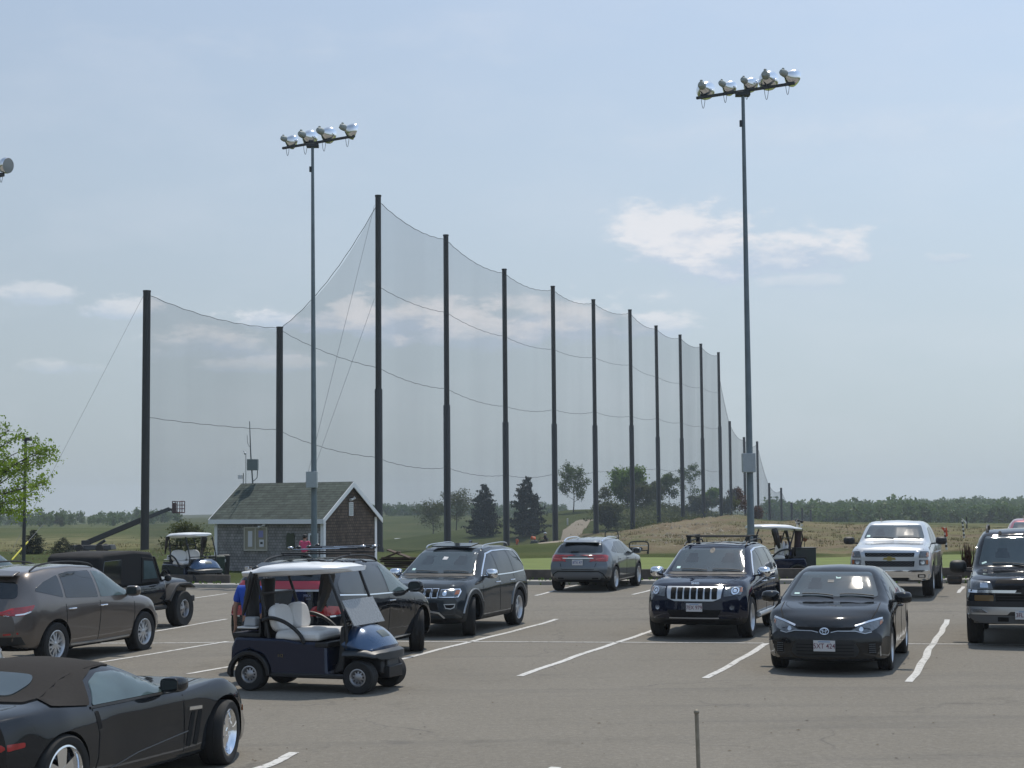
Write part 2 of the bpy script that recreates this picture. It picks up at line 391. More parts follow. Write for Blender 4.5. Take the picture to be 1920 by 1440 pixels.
pp = [P(1035, 1016, 130), P(1052, 1004, 152), P(1068, 992, 175), P(1082, 983, 195), P(1090, 976, 208), P(1100, 972, 216)]
for p, q in zip(pp, pp[1:]):
    ax, ay, bx, by = p.x, p.y, q.x, q.y
    t = np.clip(((GX-ax)*(bx-ax)+(GY-ay)*(by-ay))/((bx-ax)**2+(by-ay)**2), 0, 1)
    path = np.maximum(path, 1-sstep(.9, 1.5, np.hypot(GX-ax-t*(bx-ax), GY-ay-t*(by-ay))))
path = np.maximum(path, sstep(700, 716, PXG)*(1-sstep(860, 900, PXG))*sstep(66, 67.5, GY)*(1-sstep(76, 79, GY)))
dry = sstep(60, 130, GY)*(1-sstep(200, 330, GY))*(PXG < 500)*.62 + (GY > 60)*(GY < 330)*(PXG > 1480)*.42
nr, na = GX.shape
verts = np.stack([GX, GY, GZ], -1).reshape(-1, 3)
faces = []
for i in range(nr-1):
    b0 = i*na
    for j in range(na):
        k = (j+1) % na; faces.append((b0+j, b0+k, b0+na+k, b0+na+j))
faces.append(tuple(range(na))[::-1])
me = bpy.data.meshes.new('ground'); me.from_pydata(verts.tolist(), [], faces); me.materials.append(M_GROUND)
ca = me.color_attributes.new('soil', 'FLOAT_COLOR', 'POINT')
colr = np.stack([np.clip(dirt, 0, 1), path, dry, np.ones_like(path)], -1).reshape(-1)
ca.data.foreach_set('color', colr.astype(np.float32)); me.polygons.foreach_set('use_smooth', [True]*len(me.polygons))
go = bpy.data.objects.new('ground', me); COL.objects.link(go); tag(go, kind='structure')
def Zs(X, Y):
    """height of the built ground sheet at X, Y (bilinear in the ring grid)"""
    r = math.hypot(X, Y); a = math.degrees(math.atan2(X, Y))
    i = int(np.clip(np.searchsorted(rings, r)-1, 0, nr-2)); j = int(np.clip(np.searchsorted(angs, a)-1, 0, na-2))
    t = (r-rings[i])/(rings[i+1]-rings[i]); s = (a-angs[j])/(angs[j+1]-angs[j])
    return float((GZ[i, j]*(1-s)+GZ[i, j+1]*s)*(1-t)+(GZ[i+1, j]*(1-s)+GZ[i+1, j+1]*s)*t)

# ------------------------------------------------------------------ parking lot
xs = np.linspace(-60, 60, 121); mb = MB()
NY = 90
for i, x in enumerate(xs):
    ye = float(yedge(x))
    for j in range(NY+1):
        y = -30+(ye+30)*j/NY; mb.v.append((x, y, float(zlot(x, y))))
for i in range(len(xs)-1):
    for j in range(NY):
        a = i*(NY+1)+j; mb.face((a, a+NY+1, a+NY+2, a+1))
tag(mb.build('parking_lot', M_ASPH, fix=False), kind='structure')
def line_pts(p, q, n=24):
    return [(p[0]+(q[0]-p[0])*i/n, p[1]+(q[1]-p[1])*i/n) for i in range(n+1)]
LINES = MB()
def paint_line(p, q, w, wob=.012, dz=.006):
    pts = line_pts(p, q, max(4, int(math.hypot(q[0]-p[0], q[1]-p[1])*2)))
    dx, dy = q[0]-p[0], q[1]-p[1]; L = math.hypot(dx, dy); nx, ny = -dy/L, dx/L; o = len(LINES.v); ph = random.random()*9
    for i, (x, y) in enumerate(pts):
        k = wob*math.sin(i*1.3+ph)+wob*math.sin(i*.47+2*ph)
        for sgn in (-1, 1):
            X = x+nx*(k+sgn*w/2*(1+random.uniform(-.1, .1))); Y = y+ny*(k+sgn*w/2); LINES.v.append((X, Y, float(zlot(X, Y))+dz))
    for i in range(len(pts)-1): LINES.face((o+2*i, o+2*i+1, o+2*i+3, o+2*i+2))
SL = (math.sin(R(18)), math.cos(R(18)))
def gp(px, py): v = G(px, py); return (v.x, v.y)
for a_, b_ in (((750, 1237), (1046, 1161)), ((972, 1268), (1210, 1187)), ((1325, 1272), (1440, 1206)), ((1706, 1279), (1778, 1162)),
               ((190, 1242), (425, 1203)), ((355, 1264), (560, 1226)), ((285, 1185), (425, 1161)), ((357, 1123), (425, 1113)), ((1004, 1117), (1083, 1097)), ((1187, 1115), (1250, 1099)), ((1796, 1112), (1806, 1100))):
    paint_line(gp(*a_), gp(*b_), .115 if a_[1] > 1130 else .10)
p0 = gp(1210, 1187); paint_line(p0, (p0[0]+SL[0]*1.5, p0[1]+SL[1]*1.5), .11)
for a_, b_ in (((150, 1206), (735, 1203)), ((735, 1203), (1210, 1205)), ((1210, 1205), (1940, 1209))): paint_line(gp(*a_), gp(*b_), .09, .006)
q = gp(500, 1437); paint_line(q, (q[0]+SL[0]*.9-.1, q[1]+SL[1]*.9), .12); paint_line((q[0]-1.2, q[1]-3.2), q, .12)
q = gp(1040, 1439); paint_line((q[0]-1.2, q[1]-3.5), q, .12)
tag(LINES.build('parking_lines', M_PAINT, fix=False, smooth=False), kind='structure')
# pale edging strip, kerb and timber retaining wall behind the far row
M_CONC = mat('kerb_concrete', (.34, .32, .285), .9, noise=.2, nscale=3, bump=.4)
M_TIMB = mat('timber', (.072, .062, .052), .85, noise=.35, nscale=4, bump=.6)
def sweep(name, m, x0, x1, off0, off1, z0, z1, step=1.0, follow=True, zb=None):
    mb = MB(); n = max(2, int((x1-x0)/step))
    for i in range(n+1):
        x = x0+(x1-x0)*i/n; ye = float(yedge(x)); zz = float(zlot(x, ye))
        for (o, z) in ((off0, z0), (off0, z1), (off1, z1), (off1, z0)): mb.v.append((x, ye+o, zz+z))
    for i in range(n):
        for k in range(4): mb.face((4*i+k, 4*i+(k+1) % 4, 4*i+4+(k+1) % 4, 4*i+4+k))
    mb.face((0, 1, 2, 3)); mb.face((4*n+3, 4*n+2, 4*n+1, 4*n))
    return mb.build(name, m, smooth=False, bevel=.012)
tag(sweep('kerb', M_CONC, -50, 50, -.04, .32, -.3, .11), kind='structure')
M_PALE = mat('pale_pavement', (.36, .34, .31), .9, noise=.15, nscale=2, bump=.3)
tag(sweep('pavement', M_PALE, -50, 50, .325, 1.0, -.3, .105), kind='structure')
tag(sweep('timber_wall', M_TIMB, -2.2, 50, 1.0, 1.22, -.3, .40), 'low dark timber retaining wall behind the far parked cars', 'wall')
tag(sweep('timber_wall', M_TIMB, -11.4, -9.2, 1.0, 1.22, -.3, .36), 'short low timber wall beside the blue golf cart at the hut', 'wall')
# putting green
M_GREEN = mat('green_turf', (.150, .185, .060), .95, noise=.13, nscale=.8, bump=.3, bscale=150, spec=.15)
mb = MB(); n = 60
for i in range(n+1):
    x = -2.2+i*(44.)/n; ye = float(yedge(x))+1.25
    for j in range(9):
        y = ye+(74.6-ye+1.0*math.sin(x*.4))*j/8; mb.v.append((x, y, .11+(.03*math.sin(x*.3+j)*(j/8)) - .12*max(0, j-7)))
for i in range(n):
    for j in range(8): a = i*9+j; mb.face((a, a+9, a+10, a+1))
tag(mb.build('putting_green', M_GREEN, fix=False), kind='structure')
# ------------------------------------------------------------------ net poles and net
M_POLE = mat('steel_pole', (.011, .013, .014), .55, noise=.25, nscale=1.5)
M_ROPE = mat('rope', (.05, .055, .06), .8)
def net_mat(name, fac):
    m = bpy.data.materials.new(name); m.use_nodes = True; nt = m.node_tree; nt.nodes.remove(nt.nodes['Principled BSDF'])
    tr = nt_new(nt, 'ShaderNodeBsdfTransparent'); df = nt_new(nt, 'ShaderNodeBsdfDiffuse'); df.inputs[0].default_value = (.15, .165, .18, 1)
    tc = nt_new(nt, 'ShaderNodeTexCoord'); mp = nt_new(nt, 'ShaderNodeMapping'); mp.inputs['Scale'].default_value = (.3, .3, .05); nt.links.new(tc.outputs['Object'], mp.inputs[0])
    n = nt_new(nt, 'ShaderNodeTexNoise'); n.inputs['Scale'].default_value = .5; n.inputs['Detail'].default_value = 4; nt.links.new(mp.outputs[0], n.inputs['Vector'])
    f = ramp(nt, n.outputs[0], [(.32, fac*.88), (.68, fac*1.14)])
    mx = nt_new(nt, 'ShaderNodeMixShader'); nt.links.new(f, mx.inputs[0]); nt.links.new(tr.outputs[0], mx.inputs[1]); nt.links.new(df.outputs[0], mx.inputs[2])
    nt.links.new(mx.outputs[0], nt.nodes['Material Output'].inputs[0]); return m
M_NET = net_mat('netting', .25); M_NETF = net_mat('netting_far', .36)
D0 = 112.
NP = [(709, 367, 0, 730), (836, 441, 1, 760), (945.5, 505, 2, 792), (1036.5, 537, 3, 795), (1112.5, 562, 4, 798), (1181, 581, 5, 798), (1230, 611, 6, 820), (1275, 628, 7, 822),
      (1314, 645, 8, 822), (1347, 661, 9, 800), (1368, 790, 10, 0), (1395, 820, 11, 0), (1419.5, 828, 12, 0), (1442, 906, 13, 0), (1464.5, 915, 14, 0), (1484, 943, 15, 0), (1504, 953, 16, 0), (1520, 956, 17, 0)]
poles = []
ordn = ['first and tallest', 'second', 'third', 'fourth', 'fifth', 'sixth', 'seventh', 'eighth', 'ninth', 'tenth']
for i, (px, py, n, sl_) in enumerate(NP):
    Y = D0*(1+.128*n); t = P(px, py, Y); zb = Zs(t.x, t.y)-.6
    r = .215 if n < 10 else .17
    if n < 10: lab = 'tall dark steel net pole, %s of the long row counted from the hut' % ordn[n]
    else: lab = 'shorter dark net pole far down the row, %s after the last tall pole' % ['first', 'second', 'third', 'fourth', 'fifth', 'sixth', 'seventh', 'last and smallest'][n-10]
    o = thing('net_pole', lab, 'pole', (t.x, t.y, zb), 0, 'dark poles carrying the driving range net')
    h = t.z-zb; mb = MB()
    hs = (P(px, sl_, Y).z-zb) if sl_ else h
    if sl_: mb.lathe([(0, hs-.4), (r, hs-.4), (r*.95, h), (0, h)], (0, 0, 0), n=14); mb.build('upper_shaft', M_POLE, o)
    mb = MB(); mb.lathe([(0, 0), (r*1.9, 0), (r*1.7, .7), (r*1.3, 1.0), (r*1.27, hs-.02), (r*1.18, hs+.02), (0, hs+.02)], (0, 0, 0), n=14); mb.build('lower_sleeve' if sl_ else 'shaft', M_POLE, o)
    mb = MB(); mb.lathe([(0, -.06), (r*1.08, -.06), (r*1.08, .04), (0, .05)], (0, 0, h), n=14); mb.build('cap', M_POLE, o)
    poles.append((t, zb, n))
LP = []
for px, py, Y, lab in ((275.5, 546, 108, 'dark net pole standing alone at the left end of the net'), (524.5, 614, 124, 'dark net pole rising behind the hut roof')):
    t = P(px, py, Y); zb = Zs(t.x, t.y)-.6; o = thing('net_pole', lab, 'pole', (t.x, t.y, zb), 0, 'dark poles carrying the driving range net')
    h = t.z-zb; r = .275
    MB().lathe([(0, 0), (r*1.05, 0), (r, h*.5), (r*.93, h), (0, h)], (0, 0, 0), n=16).build('shaft', M_POLE, o)
    MB().lathe([(0, -.05), (r*1.0, -.05), (r*1.0, .05), (0, .06)], (0, 0, h), n=16).build('cap', M_POLE, o)
    LP.append((t, zb, -1))
net = thing('safety_net', 'fine grey driving range net hung between the row of dark poles', 'net', (poles[0][0].x, poles[0][0].y, poles[0][1]))
NO = net.location.copy()
def net_panel(A, B, ztA, ztB, zbA, zbB, m, sag=.35, n=14, topcurve=None):
    """A, B: xy of the two poles"""
    mb = MB(); nz = 8
    for i in range(n+1):
        t = i/n; s4 = 4*t*(1-t)
        x = A.x+(B.x-A.x)*t; y = A.y+(B.y-A.y)*t
        zt = ztA+(ztB-ztA)*t-sag*s4; zb = zbA+(zbB-zbA)*t
        for j in range(nz+1):
            k = j/nz; bow = .25*s4*math.sin(k*6+t*3)
            mb.v.append((x+bow*.5-NO.x, y+bow-NO.y, zb+(zt-zb)*k-NO.z))
    for i in range(n):
        for j in range(nz): a = i*(nz+1)+j; mb.face((a, a+nz+1, a+nz+2, a+1))
    mb.build('net_panel', m, net, fix=False)
def rope(A, B, zA, zB, sag, w=.018, wig=0):
    w *= .72
    mb = MB(); pts = []
    n = 16
    for i in range(n+1):
        t = i/n; p = A.lerp(B, t); p.z = zA+(zB-zA)*t-sag*4*t*(1-t)+(wig*((i % 2)-.5)); pts.append(p-NO)
    mb.tube(pts, w, 5); mb.build('rope', M_ROPE, net)
def zat(px, py, Y): return P(px, py, Y).z
seq = poles
for (A, za, n), (B, zb, n2) in zip(seq, seq[1:]):
    m = M_NET if n < 7 else M_NETF
    zta, ztb = A.z-.35, B.z-.35
    if n == 9: zta = A.z-.35-2.6
    net_panel(A, B, zta, ztb, Zs(A.x, A.y)-.1, Zs(B.x, B.y)-.1, m, sag=.55 if n < 9 else .9)
    rope(A, B, zta, ztb, .55 if n < 9 else .9, .03, .05)
lv = [[(718, 537), (836, 586), (945, 631), (1037, 655), (1112, 670), (1181, 684), (1230, 706), (1275, 718), (1314, 726), (1347, 735)],
      [(709, 690), (836, 729), (945, 762), (1037, 768), (1112, 772), (1181, 780), (1230, 784), (1275, 792), (1314, 798), (1347, 802)],
      [(709, 860), (836, 877), (945, 891), (1037, 888), (1112, 884), (1181, 872), (1230, 878), (1275, 880), (1314, 879), (1347, 882)]]
for L in lv:
    for k in range(len(L)-1):
        A, B = poles[k][0].copy(), poles[k+1][0].copy()
        rope(A, B, zat(*L[k], A.y), zat(*L[k+1], B.y), .3, .024, .04)
A, B, C0 = LP[0][0], LP[1][0], poles[0][0]
net_panel(A, B, A.z-.2, B.z-.1, Zs(A.x, A.y), Zs(B.x, B.y), M_NET, sag=.5)
rope(A, B, A.z-.2, B.z-.05, .5, .03, .06)
rope(A, B, zat(283, 782, A.y), zat(524, 806, B.y), .12, .025, .05)
net_panel(B, C0, B.z-.1, C0.z-.5, Zs(B.x, B.y), Zs(C0.x, C0.y), M_NET, sag=1.0, n=20)
rope(B, C0, B.z-.1, C0.z-.5, 1.0, .03, .05)
rope(B, C0, zat(530, 618, B.y), zat(709, 690, C0.y), .35, .025, .05)
rope(B, C0, zat(530, 808, B.y), zat(709, 858, C0.y), .35, .025, .05)
# guy wires
M_WIRE = mat('guy_wire', (.12, .125, .13), .6)
for a_, b_, lab in (((268, 556, 108), (88, 905, 96), 'thin guy wire running down left from the lone left net pole'), ((702, 385, 112), (578, 885, 98), 'thin guy wire from the tallest pole down behind the hut, upper of two'), ((702, 560, 112), (592, 870, 99), 'thin guy wire from the tallest pole down behind the hut, lower of two')):
    p, q_ = P(*a_), P(*b_); d = q_-p; q2 = p+d*1.0
    while q2.z > Zs(q2.x, q2.y)+.1: q2 = q2+d*.02
    mb = MB(); mb.tube([Vector(), q2-p], .012, 4); tag(mb.build('guy_wire', M_WIRE, loc=p), lab, 'wire', 'guy wires of the net poles')
# ------------------------------------------------------------------ flood lights
M_GALV = mat('galvanised_pole', (.13, .165, .185), .5, metal=.3, noise=.2, nscale=2)
M_ARM = mat('dark_arm', (.025, .03, .033), .55)
M_BOWL = mat('polished_bowl', (.90, .91, .92), .16, metal=1)
M_BALL = mat('ballast_grey', (.30, .33, .31), .6)
M_BOX = mat('grey_box', (.30, .34, .36), .5, noise=.06)
M_LENS = mat('lamp_lens', (.20, .22, .23), .15, coat=1)
def flood_head(parent, off, sc, yaw, pitch):
    """the flood looks along its own +x; off: its clamp on the arm"""
    h = empty('floodlight', parent, off, (0, 0, 0))
    mb = MB(); mb.tube([(0, 0, 0), (-.10*sc, 0, .22*sc)], .03*sc, 6); mb.tube([(0, .05, 0), (.02, .05, .2*sc)], .02*sc, 6); mb.build('bracket', M_ARM, h)
    Mr = Matrix.Translation((.02, 0, .26*sc)) @ Matrix.Rotation(yaw, 4, 'Z') @ Matrix.Rotation(pitch, 4, 'Y')
    mb = MB(); mb.lathe([(0, -.34*sc), (.08*sc, -.34*sc), (.12*sc, -.26*sc), (.13*sc, -.14*sc), (.10*sc, -.06*sc), (0, -.02*sc)], (0, 0, 0), 'x', 16, Mr)
    mb.ball((Mr @ Vector((-.26*sc, 0, .13*sc))), .05*sc, 6); mb.build('ballast', M_BALL, h)
    mb = MB(); pr = []
    for i in range(11):
        t = i/10; pr.append(((.09+.23*math.sin(t*math.pi*.62))*sc, (-.10+.42*t)*sc))
    pr.append((.298*sc, .335*sc))
    mb.lathe(pr, (0, 0, 0), 'x', 28, Mr); mb.build('reflector_bowl', M_BOWL, h, angle=60)
    mb = MB(); mb.lathe([(0, .31*sc), (.295*sc, .31*sc), (.295*sc, .325*sc), (0, .33*sc)], (0, 0, 0), 'x', 28, Mr); mb.build('lens', M_LENS, h)
    mb = MB(); pts = []
    for i in range(11):
        t = i/10; pts.append((-.07*sc+.14*sc*t, .02, .0-.42*sc*math.sin(t*math.pi)**.7))
    mb.tube(pts, .008, 4); mb.build('cable_loop', M_ARM, h)
def light_pole(lab, px, pt, pb, Y, boxy, armL, armR, heads, sc):
    t = P(px, pt, Y); b0 = Vector((P(pb[0], pb[1], Y).x, Y, 0)); zb = Zs(b0.x, Y)-.1
    o = thing('light_pole', lab, 'light pole', (b0.x, Y, zb), 0, 'tall sports light poles at the lot')
    top = t-o.location
    MB().lathe([(0, 0), (.16, 0), (.155, .5), (.075, 1), (0, 1)], (0, 0, 0), n=16)
    mb = MB(); n = 12; mb.tube([top*(i/n) for i in range(n+1)], [.118-.066*i/n for i in range(n+1)], 14); mb.build('pole', M_GALV, o)
    MB().box(-.22, .22, -.22, .22, 0, .06).build('base_plate', M_GALV, o, bevel=.01)
    z = P(px, boxy, Y).z-zb; c = top*(z/top.z)
    MB().box(c.x-.25, c.x+.14, c.y-.32, c.y-.02, z-.29, z+.29).build('control_box', M_BOX, o, bevel=.01)
    z2 = top.z-.9; c = top*(z2/top.z); MB().box(c.x-.12, c.x-.05, c.y-.05, c.y+.05, z2-.1, z2+.1).build('junction', M_ARM, o, bevel=.01)
    L = P(*armL)-o.location; Rr = P(*armR)-o.location
    mb = MB(); mb.bar(L, Rr, .085, .085); m_ = L.lerp(Rr, (top.x-L.x)/(Rr.x-L.x)); mb.box(m_.x-.22, m_.x+.22, m_.y-.14, m_.y+.14, m_.z-.16, m_.z-.03); mb.build('cross_arm', M_ARM, o, bevel=.01)
    yaw0 = math.atan2(Rr.y-L.y, Rr.x-L.x)
    for (u, s_, yw, pt_) in heads:
        p = L.lerp(Rr, u); flood_head(o, p+Vector((0, 0, .05)), s_*sc, yw, pt_)
    return o
light_pole('tall light pole with four chrome floodlights, rising in front of the shingled hut', 586, 272, (589.5, 1030), 58, 899.5, (530, 278, 58.8), (665, 255, 57), [(.07, .85, .5, .25), (.32, 1.0, .9, .15), (.58, 1.0, .8, .2), (.9, .95, .25, .35)], 1.0)
light_pole('tall light pole with five chrome floodlights, right of centre by the green', 1393, 178, (1408, 1010), 47.9+1.0, 868, (1306, 184, 49.8), (1490, 156, 48), [(.07, 1.05, 1.15, .15), (.30, .85, .6, .3), (.52, .85, .75, .25), (.72, 1.1, 1.2, .15), (.93, .95, .5, .3)], .92)
# third pole, its lamp peeping in at the left edge
t = P(-40, 322, 50); o = thing('light_pole', 'floodlight peeping in at the left edge of the sky', 'light pole', (t.x, 50, -.2), 0, 'tall sports light poles at the lot')
mb = MB(); mb.tube([(0, 0, 0), (0, 0, t.z)], [.16, .07], 12); mb.build('pole', M_GALV, o)
tp = Vector((0, 0, t.z)); mb = MB(); mb.bar(tp+Vector((-1.2, .9, -.05)), P(6, 327, 49.4)-o.location, .11, .11); mb.build('cross_arm', M_ARM, o)
flood_head(o, P(2, 322, 49.5)-o.location, .8, -.45, .15)
# ------------------------------------------------------------------ shingled hut
TH = R(30); nc = Vector((-8.27, 70, -.36))
hut = thing('hut', 'small shingled hut with green gable roof and notice board by the lot', 'hut', nc, 0)
ex = Vector((-math.cos(TH), math.sin(TH), 0)); ey = Vector((math.sin(TH), math.cos(TH), 0))
hut.rotation_euler = (0, 0, math.atan2(ey.y, ey.x)-math.pi/2)  # local: front wall along -x, gable along +y
def shingle(name, c1, c2, c3, row, wid, axis):
    m = bpy.data.materials.new(name); m.use_nodes = True; nt = m.node_tree; b = nt.nodes['Principled BSDF']
    tc = nt_new(nt, 'ShaderNodeTexCoord'); s = nt_new(nt, 'ShaderNodeSeparateXYZ'); nt.links.new(tc.outputs['Object'], s.inputs[0])
    cb = nt_new(nt, 'ShaderNodeCombineXYZ'); nt.links.new(s.outputs[axis], cb.inputs[0]); nt.links.new(s.outputs[2], cb.inputs[1])
    br = nt_new(nt, 'ShaderNodeTexBrick'); nt.links.new(cb.outputs[0], br.inputs['Vector']); br.inputs['Scale'].default_value = 1
    br.inputs['Brick Width'].default_value = wid; br.inputs['Row Height'].default_value = row; br.inputs['Mortar Size'].default_value = .012; br.inputs['Mortar Smooth'].default_value = .3
    br.inputs['Color1'].default_value = (*c1, 1); br.inputs['Color2'].default_value = (*c2, 1); br.inputs['Mortar'].default_value = (*c3, 1); br.inputs['Bias'].default_value = -.1
    n = nt_new(nt, 'ShaderNodeTexNoise'); n.inputs['Scale'].default_value = 2.2; n.inputs['Detail'].default_value = 7; n.inputs['Roughness'].default_value = .7; nt.links.new(tc.outputs['Object'], n.inputs['Vector'])
    mx = nt.nodes.new('ShaderNodeMix'); mx.data_type = 'RGBA'; mx.blend_type = 'MULTIPLY'; mx.inputs[0].default_value = 1
    nt.links.new(br.outputs[0], mx.inputs[6]); nt.links.new(ramp(nt, n.outputs[0], [(.3, .55), (.7, 1.35)]), mx.inputs[7]); nt.links.new(mx.outputs[2], b.inputs['Base Color'])
    b.inputs['Roughness'].default_value = .9
    bp = nt_new(nt, 'ShaderNodeBump'); bp.inputs['Strength'].default_value = .8; bp.inputs['Distance'].default_value = .02; bp.invert = True
    nt.links.new(br.outputs['Fac'], bp.inputs['Height']); nt.links.new(bp.outputs[0], b.inputs['Normal'])
    return m
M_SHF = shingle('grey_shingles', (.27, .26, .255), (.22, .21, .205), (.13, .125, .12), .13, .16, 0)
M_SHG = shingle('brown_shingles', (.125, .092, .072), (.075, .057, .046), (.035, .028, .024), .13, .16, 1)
M_ROOF = shingle('green_shingles', (.075, .095, .078), (.05, .066, .055), (.028, .034, .03), .11, .45, 0)
M_WHT = mat('white_trim', (.72, .73, .75), .6, noise=.04)
LW, GWd, EH, PH = 6.1, 4.0, 2.40, 3.86   # length, gable width, eave height, peak
# walls in local frame: x from -LW to 0, y from 0 to GWd
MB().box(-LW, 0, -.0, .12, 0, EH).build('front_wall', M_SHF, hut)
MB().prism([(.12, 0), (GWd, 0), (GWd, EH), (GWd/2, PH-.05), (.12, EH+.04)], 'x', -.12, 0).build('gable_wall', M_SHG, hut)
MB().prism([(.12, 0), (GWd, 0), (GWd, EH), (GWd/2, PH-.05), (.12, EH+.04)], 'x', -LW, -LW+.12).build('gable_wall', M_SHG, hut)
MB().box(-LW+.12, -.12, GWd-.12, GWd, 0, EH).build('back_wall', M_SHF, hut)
ov, ovx = .22, .16
sl = (PH-EH)/(GWd/2)
rf = MB(); rf.prism([(-ov, EH-ov*sl+.02), (GWd/2, PH+.02), (GWd+ov, EH-ov*sl+.02), (GWd+ov, EH-ov*sl+.10), (GWd/2, PH+.11), (-ov, EH-ov*sl+.10)], 'x', -LW-ovx, ovx)
rf.build('roof', M_ROOF, hut, smooth=False)
MB().box(-LW-ovx+.01, ovx-.01, -ov-.035, -ov-.003, EH-ov*sl-.12, EH-ov*sl+.085).build('fascia', M_WHT, hut)
for x0 in (ovx+.003, -LW-ovx-.038):
    mb = MB(); t_ = .19
    mb.prism([(-ov-.04, EH-ov*sl+.08), (GWd/2, PH+.095), (GWd/2, PH-.13), (-ov-.04, EH-ov*sl-.13)], 'x', x0, x0+.035)
    mb.prism([(GWd/2+.001, PH+.095), (GWd+ov+.04, EH-ov*sl+.08), (GWd+ov+.04, EH-ov*sl-.13), (GWd/2+.001, PH-.13)], 'x', x0, x0+.035)
    mb.build('rake_board', M_WHT, hut, smooth=False)
for x in (-LW-.02, -.14): MB().box(x, x+.16, -.035, -.003, 0, EH-.03).build('corner_board', M_WHT, hut)
MB().box(.003, .03, -.035, .13, 0, EH-.02).build('corner_board', M_WHT, hut); MB().box(.003, .03, GWd-.13, GWd+.03, 0, EH-.02).build('corner_board', M_WHT, hut)
MB().box(-LW-.14, ovx-.01, -ov+.0, -.003, EH-ov*sl-.12, EH-ov*sl-.09).build('soffit', M_WHT, hut)
nb = MB(); bx0, bz0 = -4.37, .92
for (a, b, c, d) in ((0, 1.32, 0, .06), (0, 1.32, 1.0, 1.06), (0, .06, .06, 1.0), (1.26, 1.32, .06, 1.0), (.63, .69, .06, 1.0)): nb.box(bx0+a, bx0+b, -.09, -.003, bz0+c, bz0+d)
nb = nb.build('notice_board', mat('board_frame', (.42, .40, .34), .6), hut)
MB().box(bx0+.06, bx0+1.26, -.05, -.004, bz0+.06, bz0+1.0).build('board_panel', mat('board_cloth', (.27, .25, .19), .8, noise=.08), nb)
MB().box(bx0+.22, bx0+.46, -.056, -.051, bz0+.18, bz0+.88).build('paper', mat('paper', (.55, .55, .58), .7), nb)
MB().box(bx0+.82, bx0+1.08, -.056, -.051, bz0+.60, bz0+.90).build('paper', mat('paper_blue', (.22, .22, .42), .7), nb)
MB().box(bx0+.86, bx0+1.12, -.056, -.051, bz0+.18, bz0+.50).build('paper', MATS['paper'], nb)
MB().box(bx0+.92, bx0+1.06, -.06, -.057, bz0+.30, bz0+.40).build('paper_print', mat('black_print', (.03, .03, .03), .7), nb)
pl = [(-2.0, 1.0), (-1.56, 1.0), (-1.56, 1.62), (-1.62, 1.72), (-1.70, 1.72), (-1.78, 1.66), (-1.86, 1.72), (-1.94, 1.72), (-2.0, 1.62)]
MB().prism(pl, 'y', -.05, -.003).build('plaque', mat('plaque_green', (.035, .045, .025), .5), hut, smooth=False)
mb = MB()
for (a, b, c, d) in ((-.78, -.26, 1.62, 1.70), (-.78, -.70, .75, 1.62), (-.34, -.26, .75, 1.62), (-.78, -.26, .68, .75)): mb.box(a, b, -.06, -.003, c, d)
mb.build('window_frame', M_WHT, hut)
M_DGL = mat('dark_glass', (.02, .025, .03), .06, coat=.5)
MB().box(-.70, -.34, -.02, -.004, .75, 1.62).build('window_pane', M_DGL, hut)
mb = MB(); mb.box(-.05+.06, .05, 1.86, 2.16, 2.45, 3.05); mb.build('gable_vent', M_WHT, hut)
mb = MB()
for k in range(6): mb.box(.051, .065, 1.90, 2.12, 2.50+k*.09, 2.55+k*.09)
mb.build('vent_slats', mat('vent_grey', (.25, .29, .29), .6), hut)
M_LAMP = mat('lamp_white', (.6, .6, .6), .3)
def twin_spot(c, ax):
    f = empty('twin_spotlight', hut, c)
    mb = MB(); mb.ball((0, 0, 0), .05, 6); mb.build('mount', M_LAMP, f)
    for s in (-1, 1):
        d = Vector(ax)*s*.10+Vector((.02, -.06, .03*s)); mb = MB(); mb.tube([(0, 0, 0), d*.6, d*1.7], [.02, .05, .07], 10); mb.build('spot_head', M_LAMP, f)
twin_spot((-3.35, -.07, 2.02), (1, 0, 0)); twin_spot((.08, 2.12, 3.2), (0, 1, 0))
# mast, antennas and meters on the ridge, as things of their own
def hutp(x, y, z): return hut.matrix_basis @ Vector((x, y, z))
M_MET = mat('mast_metal', (.10, .115, .12), .45, metal=.5)
def up(px, py, Y): return P(px, py, Y)
r0 = hutp(-LW+.40, GWd/2, PH+.1); YM = r0.y
m1 = thing('antenna_mast', 'roof mast with grey equipment box and tall thin whip aerial', 'antenna', (P(474, 902, YM).x, YM, r0.z-.02))
def rel(px, py, o_): return P(px, py, o_.location.y)-o_.location
mb = MB(); mb.tube([(0, 0, 0), rel(470, 850, m1), rel(468, 790, m1)], [.035, .03, .018], 8); mb.build('mast', M_MET, m1)
mb = MB(); mb.tube([rel(468, 838, m1), rel(464, 830, m1), rel(463.5, 816, m1)], .012, 6); mb.build('whip', M_MET, m1)
a_, b_ = rel(464, 882, m1), rel(484, 861, m1); MB().box(a_.x, b_.x, -.18, .14, a_.z, b_.z).build('equipment_box', mat('box_grey_dark', (.12, .15, .15), .5), m1, bevel=.01)
mb = MB(); mb.tube([rel(475, 902, m1), rel(482, 896, m1), rel(483, 882, m1)], .02, 6); mb.build('brace', M_MET, m1)
m2 = thing('anemometer_pole', 'thin roof pole topped by a small round wind gauge', 'pole', (P(461, 902, YM).x, YM, r0.z-.02))
mb = MB(); mb.tube([(0, 0, 0), rel(461, 852, m2)], .015, 6); mb.build('pole', M_MET, m2); mb = MB(); mb.ball(rel(459.5, 850, m2), .065, 6); mb.ball(rel(457, 846, m2), .035, 5); mb.build('gauge', M_LAMP, m2)
m3 = thing('roof_meter', 'small white meter box on a short post at the left end of the ridge', 'meter', (P(456, 904, YM).x, YM, r0.z-.06))
